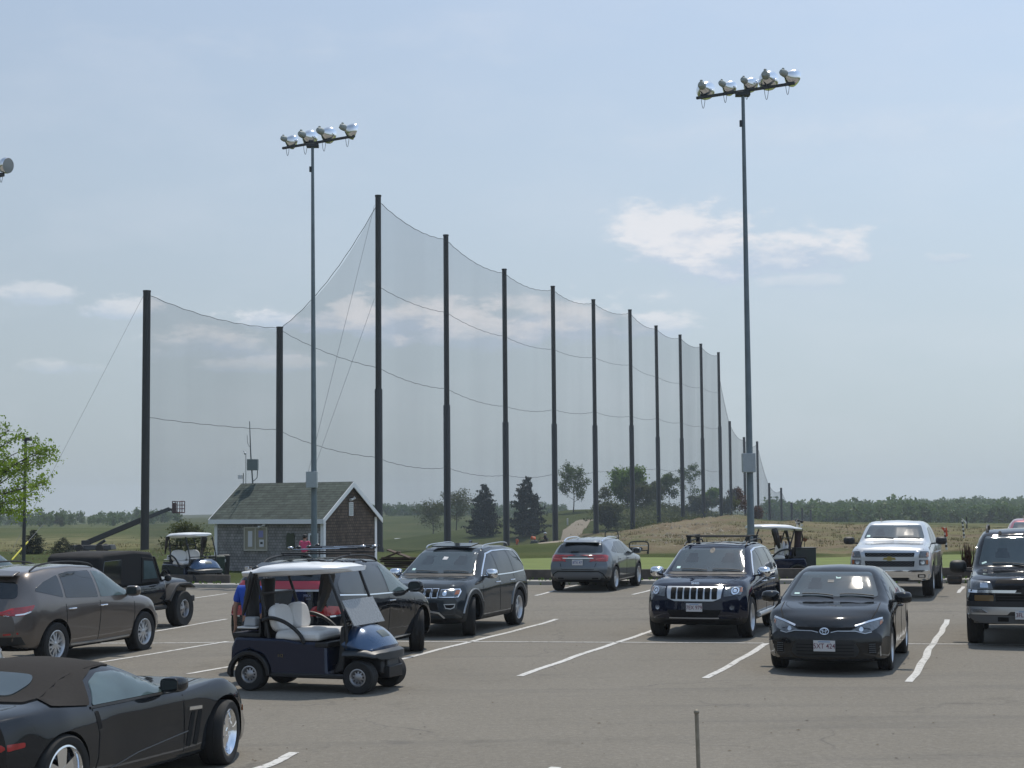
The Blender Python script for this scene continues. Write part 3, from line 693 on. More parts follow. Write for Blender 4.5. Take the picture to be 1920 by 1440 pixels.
mb = MB(); mb.tube([(0, 0, 0), rel(456.5, 887, m3)], .02, 6); mb.build('post', M_MET, m3); c = rel(451, 894, m3); MB().box(c.x-.11, c.x+.1, -.08, .06, c.z-.09, c.z+.09).build('box', M_LAMP, m3, bevel=.01)
# bins by the hut
M_BIN = mat('bin_green', (.012, .03, .02), .5)
for k, (px, ptop, w_) in enumerate(((406, 1042, .62), (420, 1040, .42))):
    c = P(px, 1060, 66.5+k*.6); zb = Zs(c.x, c.y)
    o = thing('wheelie_bin', ['wide dark green refuse bin at the left corner of the hut', 'narrow black bin beside the green one at the hut corner'][k], 'bin', (c.x, c.y, zb), .2, 'bins at the hut corner')
    h = P(px, ptop, c.y).z-zb-.06
    MB().box(-w_/2, w_/2, -.3, .3, .05, h, tx=-.03, ty=-.03).build('tub', M_BIN if k == 0 else mat('bin_black', (.012, .012, .013), .5), o, bevel=.02)
    MB().box(-w_/2-.05, w_/2+.05, -.36, .36, h, h+.07, tx=.05, ty=.06).build('lid', M_BIN if k == 0 else MATS['bin_black'], o, bevel=.02)
    if k: mb = MB(); mb.ball((.0, -.34, h-.18), (.07, .03, .09), 6); mb.build('handle_mark', M_LAMP, o)
# ------------------------------------------------------------------ trees
def leaf_mat(name, c1, c2, tr=.25):
    m = bpy.data.materials.new(name); m.use_nodes = True; nt = m.node_tree; b = nt.nodes['Principled BSDF']
    oi = nt_new(nt, 'ShaderNodeTexCoord'); n = nt_new(nt, 'ShaderNodeTexNoise'); n.inputs['Scale'].default_value = .9; n.inputs['Detail'].default_value = 6; nt.links.new(oi.outputs['Object'], n.inputs['Vector'])
    c = ramp(nt, n.outputs[0], [(.3, c1), (.7, c2)]); nt.links.new(c, b.inputs['Base Color']); b.inputs['Roughness'].default_value = .6; b.inputs['Specular IOR Level'].default_value = .25
    tl = nt_new(nt, 'ShaderNodeBsdfTranslucent'); nt.links.new(c, tl.inputs[0])
    mx = nt_new(nt, 'ShaderNodeMixShader'); mx.inputs[0].default_value = tr; nt.links.new(b.outputs[0], mx.inputs[1]); nt.links.new(tl.outputs[0], mx.inputs[2])
    nt.links.new(mx.outputs[0], nt.nodes['Material Output'].inputs[0]); return m
L_DARK = leaf_mat('needles_dark', (.012, .020, .011), (.024, .036, .017), .1)
L_MID = leaf_mat('leaves_mid', (.055, .095, .022), (.10, .15, .035), .45)
L_BR = leaf_mat('leaves_spring', (.11, .19, .018), (.24, .34, .04), .5)
L_BUSH = leaf_mat('leaves_bush', (.10, .18, .022), (.16, .26, .035), .5)
L_OLIVE = leaf_mat('leaves_olive', (.065, .078, .030), (.11, .125, .045), .4)
L_RED = leaf_mat('leaves_russet', (.07, .028, .018), (.11, .05, .028), .3)
L_FOR = leaf_mat('leaves_forest', (.055, .105, .028), (.105, .165, .05), .4)
M_BARK = mat('bark', (.055, .045, .038), .9, noise=.3, nscale=6)
def leaf(mb, c, s, asp=.6):
    a = Vector((random.gauss(0, 1), random.gauss(0, 1), random.gauss(0, 1))).normalized(); b = a.orthogonal().normalized()
    b = Matrix.Rotation(random.random()*6.28, 3, a) @ b; e = a.cross(b)*s*asp; b = b*s
    o = len(mb.v); mb.v += [tuple(c+b), tuple(c+e), tuple(c-b), tuple(c-e)]; mb.face((o, o+1, o+2, o+3))
def branchy(base, h, spread, nb, trunk_r, levels=2, up_=.6, start=.3):
    """trunk and limbs; returns MB and twig tips"""
    mb = MB(); tips = []
    lean = Vector((random.uniform(-.06, .06), random.uniform(-.06, .06), 0))
    pts = [base+Vector((lean.x*h*t+.02*h*math.sin(t*5)*.5, lean.y*h*t, h*t)) for t in (0, .2, .4, .6, .8, .97)]
    mb.tube(pts, [trunk_r*(1-.85*i/5) for i in range(6)], 7)
    def grow(p, d, L, r, lv):
        n = 4; ps = [p]
        for i in range(n):
            d = (d+Vector((random.uniform(-.25, .25), random.uniform(-.25, .25), random.uniform(-.05, .22)))).normalized(); ps.append(ps[-1]+d*L/n)
        mb.tube(ps, [r*(1-.75*i/n) for i in range(n+1)], 5)
        if lv > 0:
            for k in range(3):
                q_ = ps[random.randint(1, n)]; dd = (d+Vector((random.uniform(-1, 1), random.uniform(-1, 1), random.uniform(-.3, .6)))).normalized(); grow(q_, dd, L*.55, r*.45, lv-1)
        for q_ in ps[2:]: tips.append(q_)
    for i in range(nb):
        t = start+(1-start)*(i+.5)/nb; a = i*2.4+random.random(); k = int(t*5); p = pts[k].lerp(pts[min(k+1, 5)], t*5-k)
        w_ = math.sin(min(1, (t-start)/(1-start)+.25)*math.pi*.85)*.8+.25
        grow(p, Vector((math.cos(a), math.sin(a), up_)).normalized(), spread*w_, trunk_r*.4*(1.15-t), levels-1)
    return mb, tips
def crown_from(tips, per, rad, s):
    mb = MB()
    for t in tips:
        for _ in range(per):
            c = t+Vector((random.gauss(0, rad), random.gauss(0, rad), random.gauss(0, rad*.7))); leaf(mb, c, s*random.uniform(.6, 1.3))
    return mb
def tree(name, lab, cat, px, py, Y, h, spread, lm, nb=10, per=14, rad=.25, s=.12, tr=.08, group=None, start=.3, up_=.5, levels=2, base=None):
    if base is None: p = P(px, py, Y); base = Vector((p.x, Y, Zs(p.x, Y)-.05))
    o = thing(name, lab, cat, base, 0, group)
    mb, tips = branchy(Vector(), h, spread, nb, tr, levels, up_, start); mb.build('trunk', M_BARK, o, fix=False)
    crown_from(tips, per, rad, s).build('crown', lm, o, smooth=False, fix=False); return o
def conifer(lab, px, py, Y, top, w_, name='pine_tree', lm=None, n=None, group=None):
    p = P(px, py, Y); zb = Zs(p.x, Y)-.05; h = P(px, top, Y).z-zb
    o = thing(name, lab, 'tree', (p.x, Y, zb), 0, group)
    mb = MB(); mb.tube([(0, 0, 0), (0, 0, h*.96)], [h*.022, .02], 7); mb.build('trunk', M_BARK, o, fix=False)
    mb = MB(); W = w_*Y/F/2; nl = 26
    for i in range(nl):
        t = i/nl; z = h*(.04+.94*t); rr_ = W*1.15*(1-t)**.58*(1.0+.2*math.sin(i*2.3+h))*(1 if t > .1 else .8); k = max(4, int(15*(1-t)+3))
        for j in range(k):
            a = random.random()*6.28; L = rr_*random.uniform(.55, 1.15)
            for q_ in range(26 if t < .8 else 14):
                f_ = random.uniform(.15, 1)**.6; c = Vector((math.cos(a)*L*f_, math.sin(a)*L*f_, z+(-.02+.16*f_*f_)*h*.25*(1-t)+random.gauss(0, h*.012)))
                c += Vector((random.gauss(0, .05*W), random.gauss(0, .05*W), 0)); leaf(mb, c, h*.028*random.uniform(.6, 1.3), .45)
    mb.build('crown', lm or L_DARK, o, smooth=False, fix=False); return o
conifer('dark pointed evergreen, left one of the pair by the net', 909, 1010, 196, 905, 62)
conifer('larger dark evergreen, right one of the pair by the net', 988, 1003, 192, 891, 70)
tree('young_tree', 'sparse round leafing tree alone on the mound crest', 'tree', 1075, 950, 232, 5.4, 2.3, L_MID, 13, 9, .3, .12, .09, start=.25, levels=3)
tree('bushy_tree', 'bright green bushy tree on the mound behind the sixth net pole', 'tree', 1176, 945, 245, 4.6, 2.5, L_BUSH, 16, 60, .5, .2, .1, start=.12, levels=2)
mound = [(1135, 950, 238, 2.9, 1.2, L_OLIVE, 7, 'bare twiggy shrub just left of the bright bushy tree'), (1255, 948, 262, 4.9, 1.9, L_MID, 26, 'loose green tree on the mound behind the seventh and eighth poles'),
         (1293, 948, 266, 6.6, 2.3, L_MID, 12, 'tallest thin leafing tree on the mound crest'), (1333, 955, 262, 3.4, 1.3, L_BUSH, 40, 'small light green tree at the right end of the mound'),
         (1225, 950, 258, 3.0, 1.6, L_OLIVE, 34, 'olive shrub behind the seventh net pole'), (1383, 972, 262, 4.4, 1.6, L_RED, 20, 'russet brown small tree left of the right light pole'),
         (1365, 975, 258, 2.6, 1.5, L_OLIVE, 26, 'dull low shrub under the russet tree'), (1418, 976, 275, 1.9, .8, L_RED, 16, 'small russet shrub right of the light pole'),
         (1140, 992, 182, 2.4, 1.3, L_OLIVE, 50, 'dark rounded shrub beside the sandy path'), (1310, 962, 250, 2.2, 1.9, L_OLIVE, 50, 'low dense shrub below the tall thin tree'),
         (1200, 962, 240, 2.3, 2.2, L_OLIVE, 46, 'low wide shrub below the bright bushy tree')]
for (px, py, Y, h, sp, lm, per, lab) in mound:
    tree('shrub' if h < 3.2 else 'young_tree', lab, 'shrub' if h < 3.2 else 'tree', px, py, Y, h, sp, lm, 9, per, .32, .16, .06, 'trees and shrubs on the mound', .1 if h < 3.3 else .25)
tree('young_tree', 'pale leafing tree with thin branches right of the second net pole', 'tree', 855, 1015, 230, 4.7, 2.2, L_OLIVE, 12, 6, .4, .12, .09, 'pale young trees in the field', levels=3)
tree('young_tree', 'faint pale leafing tree left of the second net pole', 'tree', 812, 1015, 236, 4.6, 2.3, L_OLIVE, 12, 6, .45, .12, .09, 'pale young trees in the field', levels=3)
conifer('dark evergreen bush behind the thin lamp post at far left', 62, 1040, 92, 992, 52, 'shrub')
conifer('low rounded evergreen bush right of the thin lamp post', 118, 1044, 90, 1007, 56, 'shrub')
tree('shrub', 'dull olive bush left of the hut, behind the blue golf cart', 'shrub', 352, 1050, 82, 1.5, .9, L_OLIVE, 8, 30, .2, .07, .04, start=.05)
# near maple reaching in from the left edge
mb = MB(); b0 = P(-150, 1100, 46); b0.z = Zs(b0.x, 46)-.1
mt = thing('maple_tree', 'leafy spring green tree reaching in from the left edge', 'tree', b0)
hub = [P(-150, 1000, 46), P(-140, 900, 46)]
mb.tube([Vector(), hub[0]-b0, hub[1]-b0, P(-150, 780, 46)-b0], [.16, .13, .10, .05], 8)
tips = []
for tgt in [(95, 838), (60, 830), (30, 812), (75, 850), (98, 845), (48, 868), (20, 850), (72, 900), (84, 902), (40, 905), (10, 880), (30, 940), (52, 955), (10, 940), (15, 800), (-20, 780), (-30, 850), (-60, 820), (-40, 900), (-90, 860), (-60, 940), (25, 875), (60, 925), (38, 957), (70, 838), (0, 830)]:
    T = P(tgt[0]+random.uniform(-4, 4), tgt[1]+6, 46+random.uniform(-2.0, 2.0))-b0; S = (hub[0].lerp(hub[1], random.random()))-b0
    mid = S.lerp(T, .55)+Vector((0, 0, -.12+random.uniform(-.1, .1))); q1 = S.lerp(mid, .5)+Vector((0, random.uniform(-.1, .1), 0))
    mb.tube([S, q1, mid, mid.lerp(T, .6)+Vector((0, 0, .03)), T], [.05, .035, .022, .013, .006], 5)
    for t in (.45, .6, .75, .85, .95, 1.0):
        q_ = mid.lerp(T, t) if t > .5 else S.lerp(T, t+.2)
        for k in range(2):
            e = q_+Vector((random.gauss(0, .16), random.gauss(0, .16), random.gauss(.03, .13))); mb.tube([q_, e], [.006, .003], 4); tips.append(e)
mb.build('trunk', M_BARK, mt, fix=False)
crown_from(tips, 25, .085, .042).build('crown', L_BR, mt, smooth=False, fix=False)
# thin lamp post at left
p = P(44, 1060, 60); o = thing('lamp_post', 'thin black lamp post half hidden by the maple at far left', 'lamp post', (p.x, 60, Zs(p.x, 60)-.05))
mb = MB(); mb.tube([(0, 0, 0), P(48, 826, 60)-o.location], [.075, .055], 8); mb.build('post', M_ARM, o)
c = P(49, 824, 60)-o.location; MB().box(c.x-.12, c.x+.2, c.y-.12, c.y+.12, c.z-.05, c.z+.08).build('lamp_head', M_ARM, o, bevel=.02)
p, q_ = P(22, 1050, 80), P(80, 984, 86); mb = MB(); mb.tube([Vector(), (q_-p)*.5], .04, 6); gw = mb.build('guy_guard', mat('yellow', (.55, .5, .02), .5), loc=p); tag(gw, 'bright yellow sleeve on a guy wire at far left', 'wire guard')
MB().tube([(q_-p)*.5, (q_-p)*1.0], .015, 5).build('wire', M_WIRE, gw)
# ------------------------------------------------------------------ far woods
def forest(name, n, fx, ymin, ymax, hmin, hmax, lm, lab):
    mb = MB()
    for i in range(n):
        Y = ymin+(ymax-ymin)*random.random()**1.1; px = fx(); X = (px-960)/F*Y; h = random.uniform(hmin, hmax)*(1 if random.random() < .9 else 1.25); z = Zs(X, Y); w_ = h*random.uniform(.32, .5)
        con = random.random() < (.02 if hmin > 4.4 else .12)
        for k in range(8 if con else 9):
            if con: u = k/8; c0 = Vector((X, Y, z+h*.95*u)); rr_ = w_*.5*(1-u)+.2; m_ = 8
            else:
                a = random.random()*6.28; rad = w_*random.uniform(0, .75); c0 = Vector((X+math.cos(a)*rad, Y+math.sin(a)*rad, z+h*random.uniform(.25, .9)-rad*.3)); rr_ = w_*random.uniform(.3, .5); m_ = 13
            for _ in range(m_):
                v = Vector((random.gauss(0, 1), random.gauss(0, 1), random.gauss(0, .8))).normalized()*rr_*random.uniform(.7, 1.1); leaf(mb, c0+v, h*.075*random.uniform(.6, 1.4), .8)
    return tag(mb.build(name, lm, smooth=False, fix=False), lab, 'wood', kind='stuff')
forest('woods', 1900, lambda: random.uniform(1430, 2300), 470, 930, 4.6, 7.2, L_FOR, 'hazy green wooded hillside along the right horizon')
forest('woods', 420, lambda: random.uniform(-350, 340), 470, 800, 2.8, 5.0, L_FOR, 'distant dark treeline along the left horizon')
forest('woods', 260, lambda: random.uniform(680, 1060), 560, 860, 3.5, 5.5, L_FOR, 'distant pale woods behind the field at the centre')

# rough ground cover on the mound: tufts, brush and stones (nobody could count them)
def scatter(name, m, lab, cat, n, fx, fy, fn):
    mb = MB()
    for _ in range(n):
        Y = fy(); px = fx(Y); X = (px-960)/F*Y; fn(mb, Vector((X, Y, Zs(X, Y))))
    return tag(mb.build(name, m, smooth=False, fix=False), lab, cat, kind='stuff')
def tuft(mb, p):
    h = random.uniform(.06, .22)
    for _ in range(7):
        a = random.random()*6.28; q = p+Vector((random.gauss(0, .22), random.gauss(0, .22), 0)); t = q+Vector((math.cos(a)*h*.5, math.sin(a)*h*.5, h*random.uniform(.6, 1.1))); s = Vector((-math.sin(a), math.cos(a), 0))*.04
        o = len(mb.v); mb.v += [tuple(q+s), tuple(q-s), tuple(t)]; mb.face((o, o+1, o+2))
def brush(mb, p):
    h = random.uniform(.3, 1.1)
    for _ in range(26): leaf(mb, p+Vector((random.gauss(0, h*.55), random.gauss(0, h*.55), abs(random.gauss(0, .5))*h+.1)), random.uniform(.07, .17), .7)
def stone(mb, p):
    s = random.uniform(.04, .15)*(2 if random.random() < .06 else 1); o = len(mb.v)
    for k in range(5): a = k*1.257; mb.v.append((p.x+math.cos(a)*s*random.uniform(.6, 1.2), p.y+math.sin(a)*s, p.z-.03))
    mb.v.append((p.x, p.y, p.z+s*random.uniform(.4, .9)))
    for k in range(5): mb.face((o+k, o+(k+1) % 5, o+5))
scatter('undergrowth', L_OLIVE, 'dark tangled undergrowth over the mound under its trees', 'undergrowth', 520, lambda Y: random.triangular(1090, 1400, 1250), lambda: random.uniform(178, 262), brush)
scatter('tall_grass', leaf_mat('dry_grass', (.13, .12, .055), (.21, .18, .10), .3), 'dry tufts of grass on the dirt slope and the range', 'grass', 1500, lambda Y: random.uniform(1040, 1930) if random.random() < .8 else random.uniform(0, 420), lambda: random.triangular(76, 250, 95), tuft)
scatter('rubble', mat('stones', (.27, .23, .17), .9, noise=.3, nscale=.7), 'pale stones and clods strewn over the dirt slope', 'stones', 900, lambda Y: random.triangular(1070, 1480, 1300), lambda: random.triangular(80, 165, 120), stone)

mb = MB()
for _ in range(420):
    x = random.uniform(-12, 22); ye = float(yedge(x)); y = ye+random.choice((.98, .33, .30, -.06)) + random.uniform(-.02, .02); h = random.uniform(.03, .12); z = float(zlot(x, ye))+(.10 if y > ye+.1 else 0)
    for k in range(5):
        t = random.random()*6.28; o = len(mb.v); mb.v += [(x-.012, y, z), (x+.012, y, z), (x+math.cos(t)*h*.5, y+math.sin(t)*h*.3, z+h)]; mb.face((o, o+1, o+2))
tag(mb.build('weeds', L_BUSH, smooth=False, fix=False), 'small weeds in the joints of the kerb and along the low wall', 'weeds', kind='stuff')
# ------------------------------------------------------------------ vehicle toolkit (local frame: +x forward, +y left, origin on the ground midway between the axles)
def paint(name, col, metal=.0, rough=.32, coat=1., n=.03):
    dk = max(col) < .06; m = mat(name, col, .6 if dk else rough, 0 if dk else metal, coat, noise=n, nscale=1.3, spec=.0 if dk else .5); b = m.node_tree.nodes['Principled BSDF']; b.inputs['Coat Roughness'].default_value = .045; b.inputs['Coat IOR'].default_value = 1.5
    nt = m.node_tree; tc = nt_new(nt, 'ShaderNodeTexCoord'); n1_ = nt_new(nt, 'ShaderNodeTexNoise'); n1_.inputs['Scale'].default_value = 2.6; n1_.inputs['Detail'].default_value = 2; nt.links.new(tc.outputs['Object'], n1_.inputs['Vector'])
    bp = nt_new(nt, 'ShaderNodeBump'); bp.inputs['Strength'].default_value = .35; bp.inputs['Distance'].default_value = .012; nt.links.new(n1_.outputs[0], bp.inputs['Height']); nt.links.new(bp.outputs[0], b.inputs['Coat Normal'])
    return m
M_GLASS = mat('car_glass', (.042, .060, .066), .05, 0, 0, spec=.9, ior=1.62, noise=.18, nscale=1.7)
M_GLASSD = mat('car_glass_dark', (.010, .013, .014), .05, 0, 0, spec=.8, ior=1.55)
M_GLASST = mat('car_glass_teal', (.075, .11, .115), .06, 0, 0, spec=.7, ior=1.5, noise=.25, nscale=2.2)
for _m in (M_GLASS, M_GLASST):
    _b = _m.node_tree.nodes['Principled BSDF']
    for l in list(_b.inputs['Roughness'].links): _m.node_tree.links.remove(l)
    _b.inputs['Roughness'].default_value = .04
M_GLSH = mat('car_glass_shade', (.024, .034, .038), .05, 0, 0, spec=.9, ior=1.62)
M_TYRE = mat('tyre_rubber', (.013, .013, .013), .8, noise=.2, nscale=12)
M_WELL = mat('wheel_well', (.004, .004, .004), .95, spec=.1)
M_PLAS = mat('black_plastic', (.014, .015, .016), .55, noise=.1, nscale=8)
M_GPLAS = mat('grey_plastic', (.10, .105, .11), .55)
M_SEAM = mat('seam', (.003, .003, .003), .9)
M_CHR = mat('chrome', (.80, .82, .85), .10, 1)
M_SILV = mat('silver_trim', (.50, .52, .54), .28, .8)
M_ALLOY = mat('alloy', (.56, .57, .58), .33, .6)
M_DALLOY = mat('alloy_dull', (.33, .33, .34), .35, .8)
M_DISC = mat('brake_steel', (.09, .09, .09), .5, .6)
M_HL = mat('lamp_clear', (.10, .11, .12), .15, .2, 1, noise=.3, nscale=18)
M_HLR = mat('lamp_reflector', (.65, .68, .72), .12, .9)
M_AMB = mat('lamp_amber', (.34, .09, .015), .2, 0, 1)
M_RED = mat('lamp_red', (.34, .012, .014), .15, 0, 1, noise=.25, nscale=14)
M_PLATE = mat('plate_white', (.55, .55, .56), .5)
M_PTXT = mat('plate_text', (.15, .045, .07), .6)
M_STICK = mat('sticker', (.42, .62, .60), .6)

def lsm(keys, xs, sg):
    keys = sorted(keys); kx = np.array([k[0] for k in keys]); kv = np.array([k[1:] for k in keys], float)
    d = np.linspace(kx[0], kx[-1], 500); out = []
    h = d[1]-d[0]; n = max(1, int(3*sg/h)); ker = np.exp(-.5*(np.arange(-n, n+1)*h/sg)**2); ker /= ker.sum()
    for c in range(kv.shape[1]):
        v = np.interp(d, kx, kv[:, c]); vp = np.concatenate([2*v[0]-v[n:0:-1], v, 2*v[-1]-v[-2:-n-2:-1]]); out.append(np.interp(xs, d, np.convolve(vp, ker, 'valid')))
    return np.array(out).T
def crs(pts, m):
    """centripetal Catmull-Rom through pts, m samples per span"""
    p = [np.array(q, float) for q in pts]; p = [2*p[0]-p[1]]+p+[2*p[-1]-p[-2]]; out = []
    for i in range(1, len(p)-2):
        P0, P1, P2, P3 = p[i-1:i+3]; t0 = 0; t1 = t0+max(1e-4, np.linalg.norm(P1-P0))**.5; t2 = t1+max(1e-4, np.linalg.norm(P2-P1))**.5; t3 = t2+max(1e-4, np.linalg.norm(P3-P2))**.5
        for t in np.linspace(t1, t2, m, endpoint=False):
            A1 = (t1-t)/(t1-t0)*P0+(t-t0)/(t1-t0)*P1; A2 = (t2-t)/(t2-t1)*P1+(t-t1)/(t2-t1)*P2; A3 = (t3-t)/(t3-t2)*P2+(t-t2)/(t3-t2)*P3
            B1 = (t2-t)/(t2-t0)*A1+(t-t0)/(t2-t0)*A2; B2 = (t3-t)/(t3-t1)*A2+(t-t1)/(t3-t1)*A3; out.append((t2-t)/(t2-t1)*B1+(t-t1)/(t2-t1)*B2)
    out.append(p[-2]); return out
def tuber(ctrl, n=14): return [Vector(p) for p in crs(ctrl, n)]
class Car: pass
def loft(S):
    """closed body mesh from side-view curves: top, belt, edge, mid, low; returns verts, faces"""
    x0, x1 = S['belt'][0][0], S['belt'][-1][0]
    xs = np.concatenate([x0+(x1-x0)*(.5-.5*np.cos(np.linspace(0, math.pi, 26)))*0, []])
    N = S.get('N', 96); u = np.linspace(0, 1, N); u = .80*u+.20*(.5-.5*np.cos(u*math.pi)); xs = x0+(x1-x0)*u
    sg = S.get('sg', .05)
    top = lsm(S['top'], xs, sg); belt = lsm(S['belt'], xs, sg); edge = lsm(S['edge'], xs, sg); mid = lsm(S['mid'], xs, sg); low = lsm(S['low'], xs, sg)
    m = 5; V = []; ring = None
    nose, tail = S.get('nose'), S.get('tail'); bow = S.get('bow', .22); bowr = S.get('bowr', .14); rn = S.get('nr', .7)
    def deform(x, y, z):
        wf = float(sstep(x1-rn, x1, x)); wr = float(sstep(x0+rn, x0, x)) if False else float(1-sstep(x0, x0+rn, x))
        yy = min(1., abs(y)/S['W'])
        if wf > 0: x = x-wf*(bow*yy**2.4+(np.interp(z, [a for a, b in nose], [b for a, b in nose]) if nose else 0))
        if wr > 0: x = x+wr*(bowr*yy**2.6+(np.interp(z, [a for a, b in tail], [b for a, b in tail]) if tail else 0))
        return (float(x), float(y), float(z))
    rows = []
    for i, x in enumerate(xs):
        zt = top[i, 0]; zB, wB = belt[i]; zE, wE = edge[i]; zM, wM = mid[i]; zb, ws = low[i]
        zt = max(zt, zE+.004)
        pts = [(0, zb), (ws*.86, zb+.005), (ws, zb+.06), (wM, zM), (wB, zB), (wE, zE), (wE*.55, zE+(zt-zE)*.72), (0, zt)]
        c = crs(pts, m); rows.append([(max(0, p[0]), p[1]) for p in c])
    nr = len(rows[0]); F_ = []; idx = {}
    for i, row in enumerate(rows):
        for j, (y, z) in enumerate(row):
            idx[i, j, 1] = len(V); V.append(deform(xs[i], y, z))
            if 0 < j < nr-1: idx[i, j, -1] = len(V); V.append(deform(xs[i], -y, z))
            else: idx[i, j, -1] = idx[i, j, 1]
    for i in range(N-1):
        for j in range(nr-1):
            F_.append((idx[i, j, 1], idx[i+1, j, 1], idx[i+1, j+1, 1], idx[i, j+1, 1])); F_.append((idx[i, j, -1], idx[i, j+1, -1], idx[i+1, j+1, -1], idx[i+1, j, -1]))
    MC = 12
    for i, sgn in ((0, 1), (N-1, -1)):   # caps as grids so that they can bow
        g = []
        for j in range(1, nr-1):
            y, z = rows[i][j]; r_ = [idx[i, j, 1]]
            for k in range(1, MC): V.append(deform(xs[i], y*(1-2*k/MC), z)); r_.append(len(V)-1)
            r_.append(idx[i, j, -1]); g.append(r_)
        for a, b in zip(g, g[1:]):
            for k in range(MC): f = (a[k], b[k], b[k+1], a[k+1]); F_.append(f if sgn > 0 else f[::-1])
        b_ = idx[i, 0, 1]; t_ = idx[i, nr-1, 1]
        f = [b_]+g[0]; F_.append(f if sgn > 0 else f[::-1]); f = g[-1]+[t_]; F_.append(f[::-1] if sgn > 0 else f)
    return V, F_
def boolean_cut(o, cutter, W):
    """cut the wheel wells; the result is checked, and the cut repeated slightly moved when the solver slips"""
    dg = bpy.context.evaluated_depsgraph_get(); good = None
    for k in range(6):
        cutter.location = (.0013*k, .0007*k, .0011*k); md = o.modifiers.new('b', 'BOOLEAN'); md.operation = 'DIFFERENCE'; md.solver = 'EXACT' if k < 5 else 'FAST'; md.object = cutter
        bpy.context.view_layer.update(); dg.update(); me = bpy.data.meshes.new_from_object(o.evaluated_get(dg)); o.modifiers.remove(md)
        ys = [abs(v.co.y) for v in me.vertices]
        if len(me.polygons) > 1000 and max(ys) < W+.03 and len(me.polygons) != len(o.data.polygons): good = me; break
        bpy.data.meshes.remove(me)
    if good is not None: old = o.data; o.data = good; bpy.data.meshes.remove(old)
    else: print('CUT FAILED', o.name)
    cm = cutter.data; bpy.data.objects.remove(cutter); bpy.data.meshes.remove(cm)
def round_poly(poly, r, n=4):
    if r <= 0: return [Vector(p[:2]) for p in poly]
    out = []; N = len(poly)
    for i in range(N):
        p = Vector(poly[i][:2]); a = Vector(poly[i-1][:2]); b = Vector(poly[(i+1) % N][:2]); rr = poly[i][2] if len(poly[i]) > 2 else r
        rr = min(rr, (a-p).length*.45, (b-p).length*.45)
        if rr < .004: out.append(p); continue
        q0 = p+(a-p).normalized()*rr; q1 = p+(b-p).normalized()*rr
        for k in range(n+1): t = k/n; out.append(q0*(1-t)**2+p*2*t*(1-t)+q1*t*t)
    return out
def resamp(poly, res):
    out = []
    for a, b in zip(poly, poly[1:]+poly[:1]):
        n = max(1, int(math.ceil((b-a).length/res)))
        for k in range(n): out.append(a.lerp(b, k/n))
    return out
AX = {'L': (Vector((0, -1, 0)), lambda p: Vector((p[0], 3, p[1]))), 'R': (Vector((0, 1, 0)), lambda p: Vector((p[0], -3, p[1]))), 'F': (Vector((-1, 0, 0)), lambda p: Vector((6, p[0], p[1]))),
      'B': (Vector((1, 0, 0)), lambda p: Vector((-6, p[0], p[1]))), 'T': (Vector((0, 0, -1)), lambda p: Vector((p[0], p[1], 5)))}
def project(bvh, side, p, off):
    d, of = AX[side]; o = of(p); h = bvh.ray_cast(o, d)
    if h[0] is None:
        q = o+d*(2.2 if side in 'LR' else 3.9); n_ = bvh.find_nearest(q); return n_[0]+n_[1]*off
    n = h[1]; n = n if n.dot(d) < 0 else -n
    return h[0]+n*off
def patch(c, name, side, poly, m, off=.004, res=.06, r=.0, parent=None, skirt=.02, label=None):
    if side == 'S':
        return [patch(c, name, s, poly, m, off, res, r, parent, skirt, label) for s in 'LR']
    if side in ('FF', 'BB'):
        return [patch(c, name, side[0], poly, m, off, res, r, parent, skirt, label), patch(c, name, side[0], [(-p[0],)+tuple(p[1:]) for p in poly][::-1], m, off, res, r, parent, skirt, label)]
    bd = resamp(round_poly(poly, r), res); n = len(bd)
    xs_ = [p.x for p in bd]; ys_ = [p.y for p in bd]; pts = list(bd)
    def inside(q):
        k = False
        for a, b in zip(bd, bd[1:]+bd[:1]):
            if (a.y > q.y) != (b.y > q.y) and q.x < (b.x-a.x)*(q.y-a.y)/(b.y-a.y)+a.x: k = not k
        return k
    gx = min(xs_)+res*.5
    while gx < max(xs_):
        gy = min(ys_)+res*.5
        while gy < max(ys_):
            q = Vector((gx, gy))
            if inside(q) and min((q-b).length for b in bd) > res*.45: pts.append(q)
            gy += res
        gx += res
    v2, _, f2, _, _, _ = delaunay_2d_cdt(pts, [(i, (i+1) % n) for i in range(n)], [list(range(n))], 1, 1e-6)
    d, _f_ = AX[side]; V = [project(c.bvh, side, p, off) for p in v2]
    mb = MB(); mb.v = [tuple(v) for v in V]
    ed = {}
    for f in f2:
        a, b, cc = V[f[0]], V[f[1]], V[f[2]]
        if (b-a).cross(cc-a).dot(d) > 0: f = f[::-1]
        mb.face(f)
        for k in range(len(f)): e = (f[k], f[(k+1) % len(f)]); ed[e] = 1
    if skirt:
        dup = {}
        for (a, b) in list(ed):
            if (b, a) not in ed:
                for q in (a, b):
                    if q not in dup: dup[q] = len(mb.v); mb.v.append(tuple(V[q]+d*skirt))
                mb.face((b, a, dup[a], dup[b]))
    o = mb.build(name, m, parent or c.root, fix=False, angle=50)
    if label: o['label'] = label
    return o
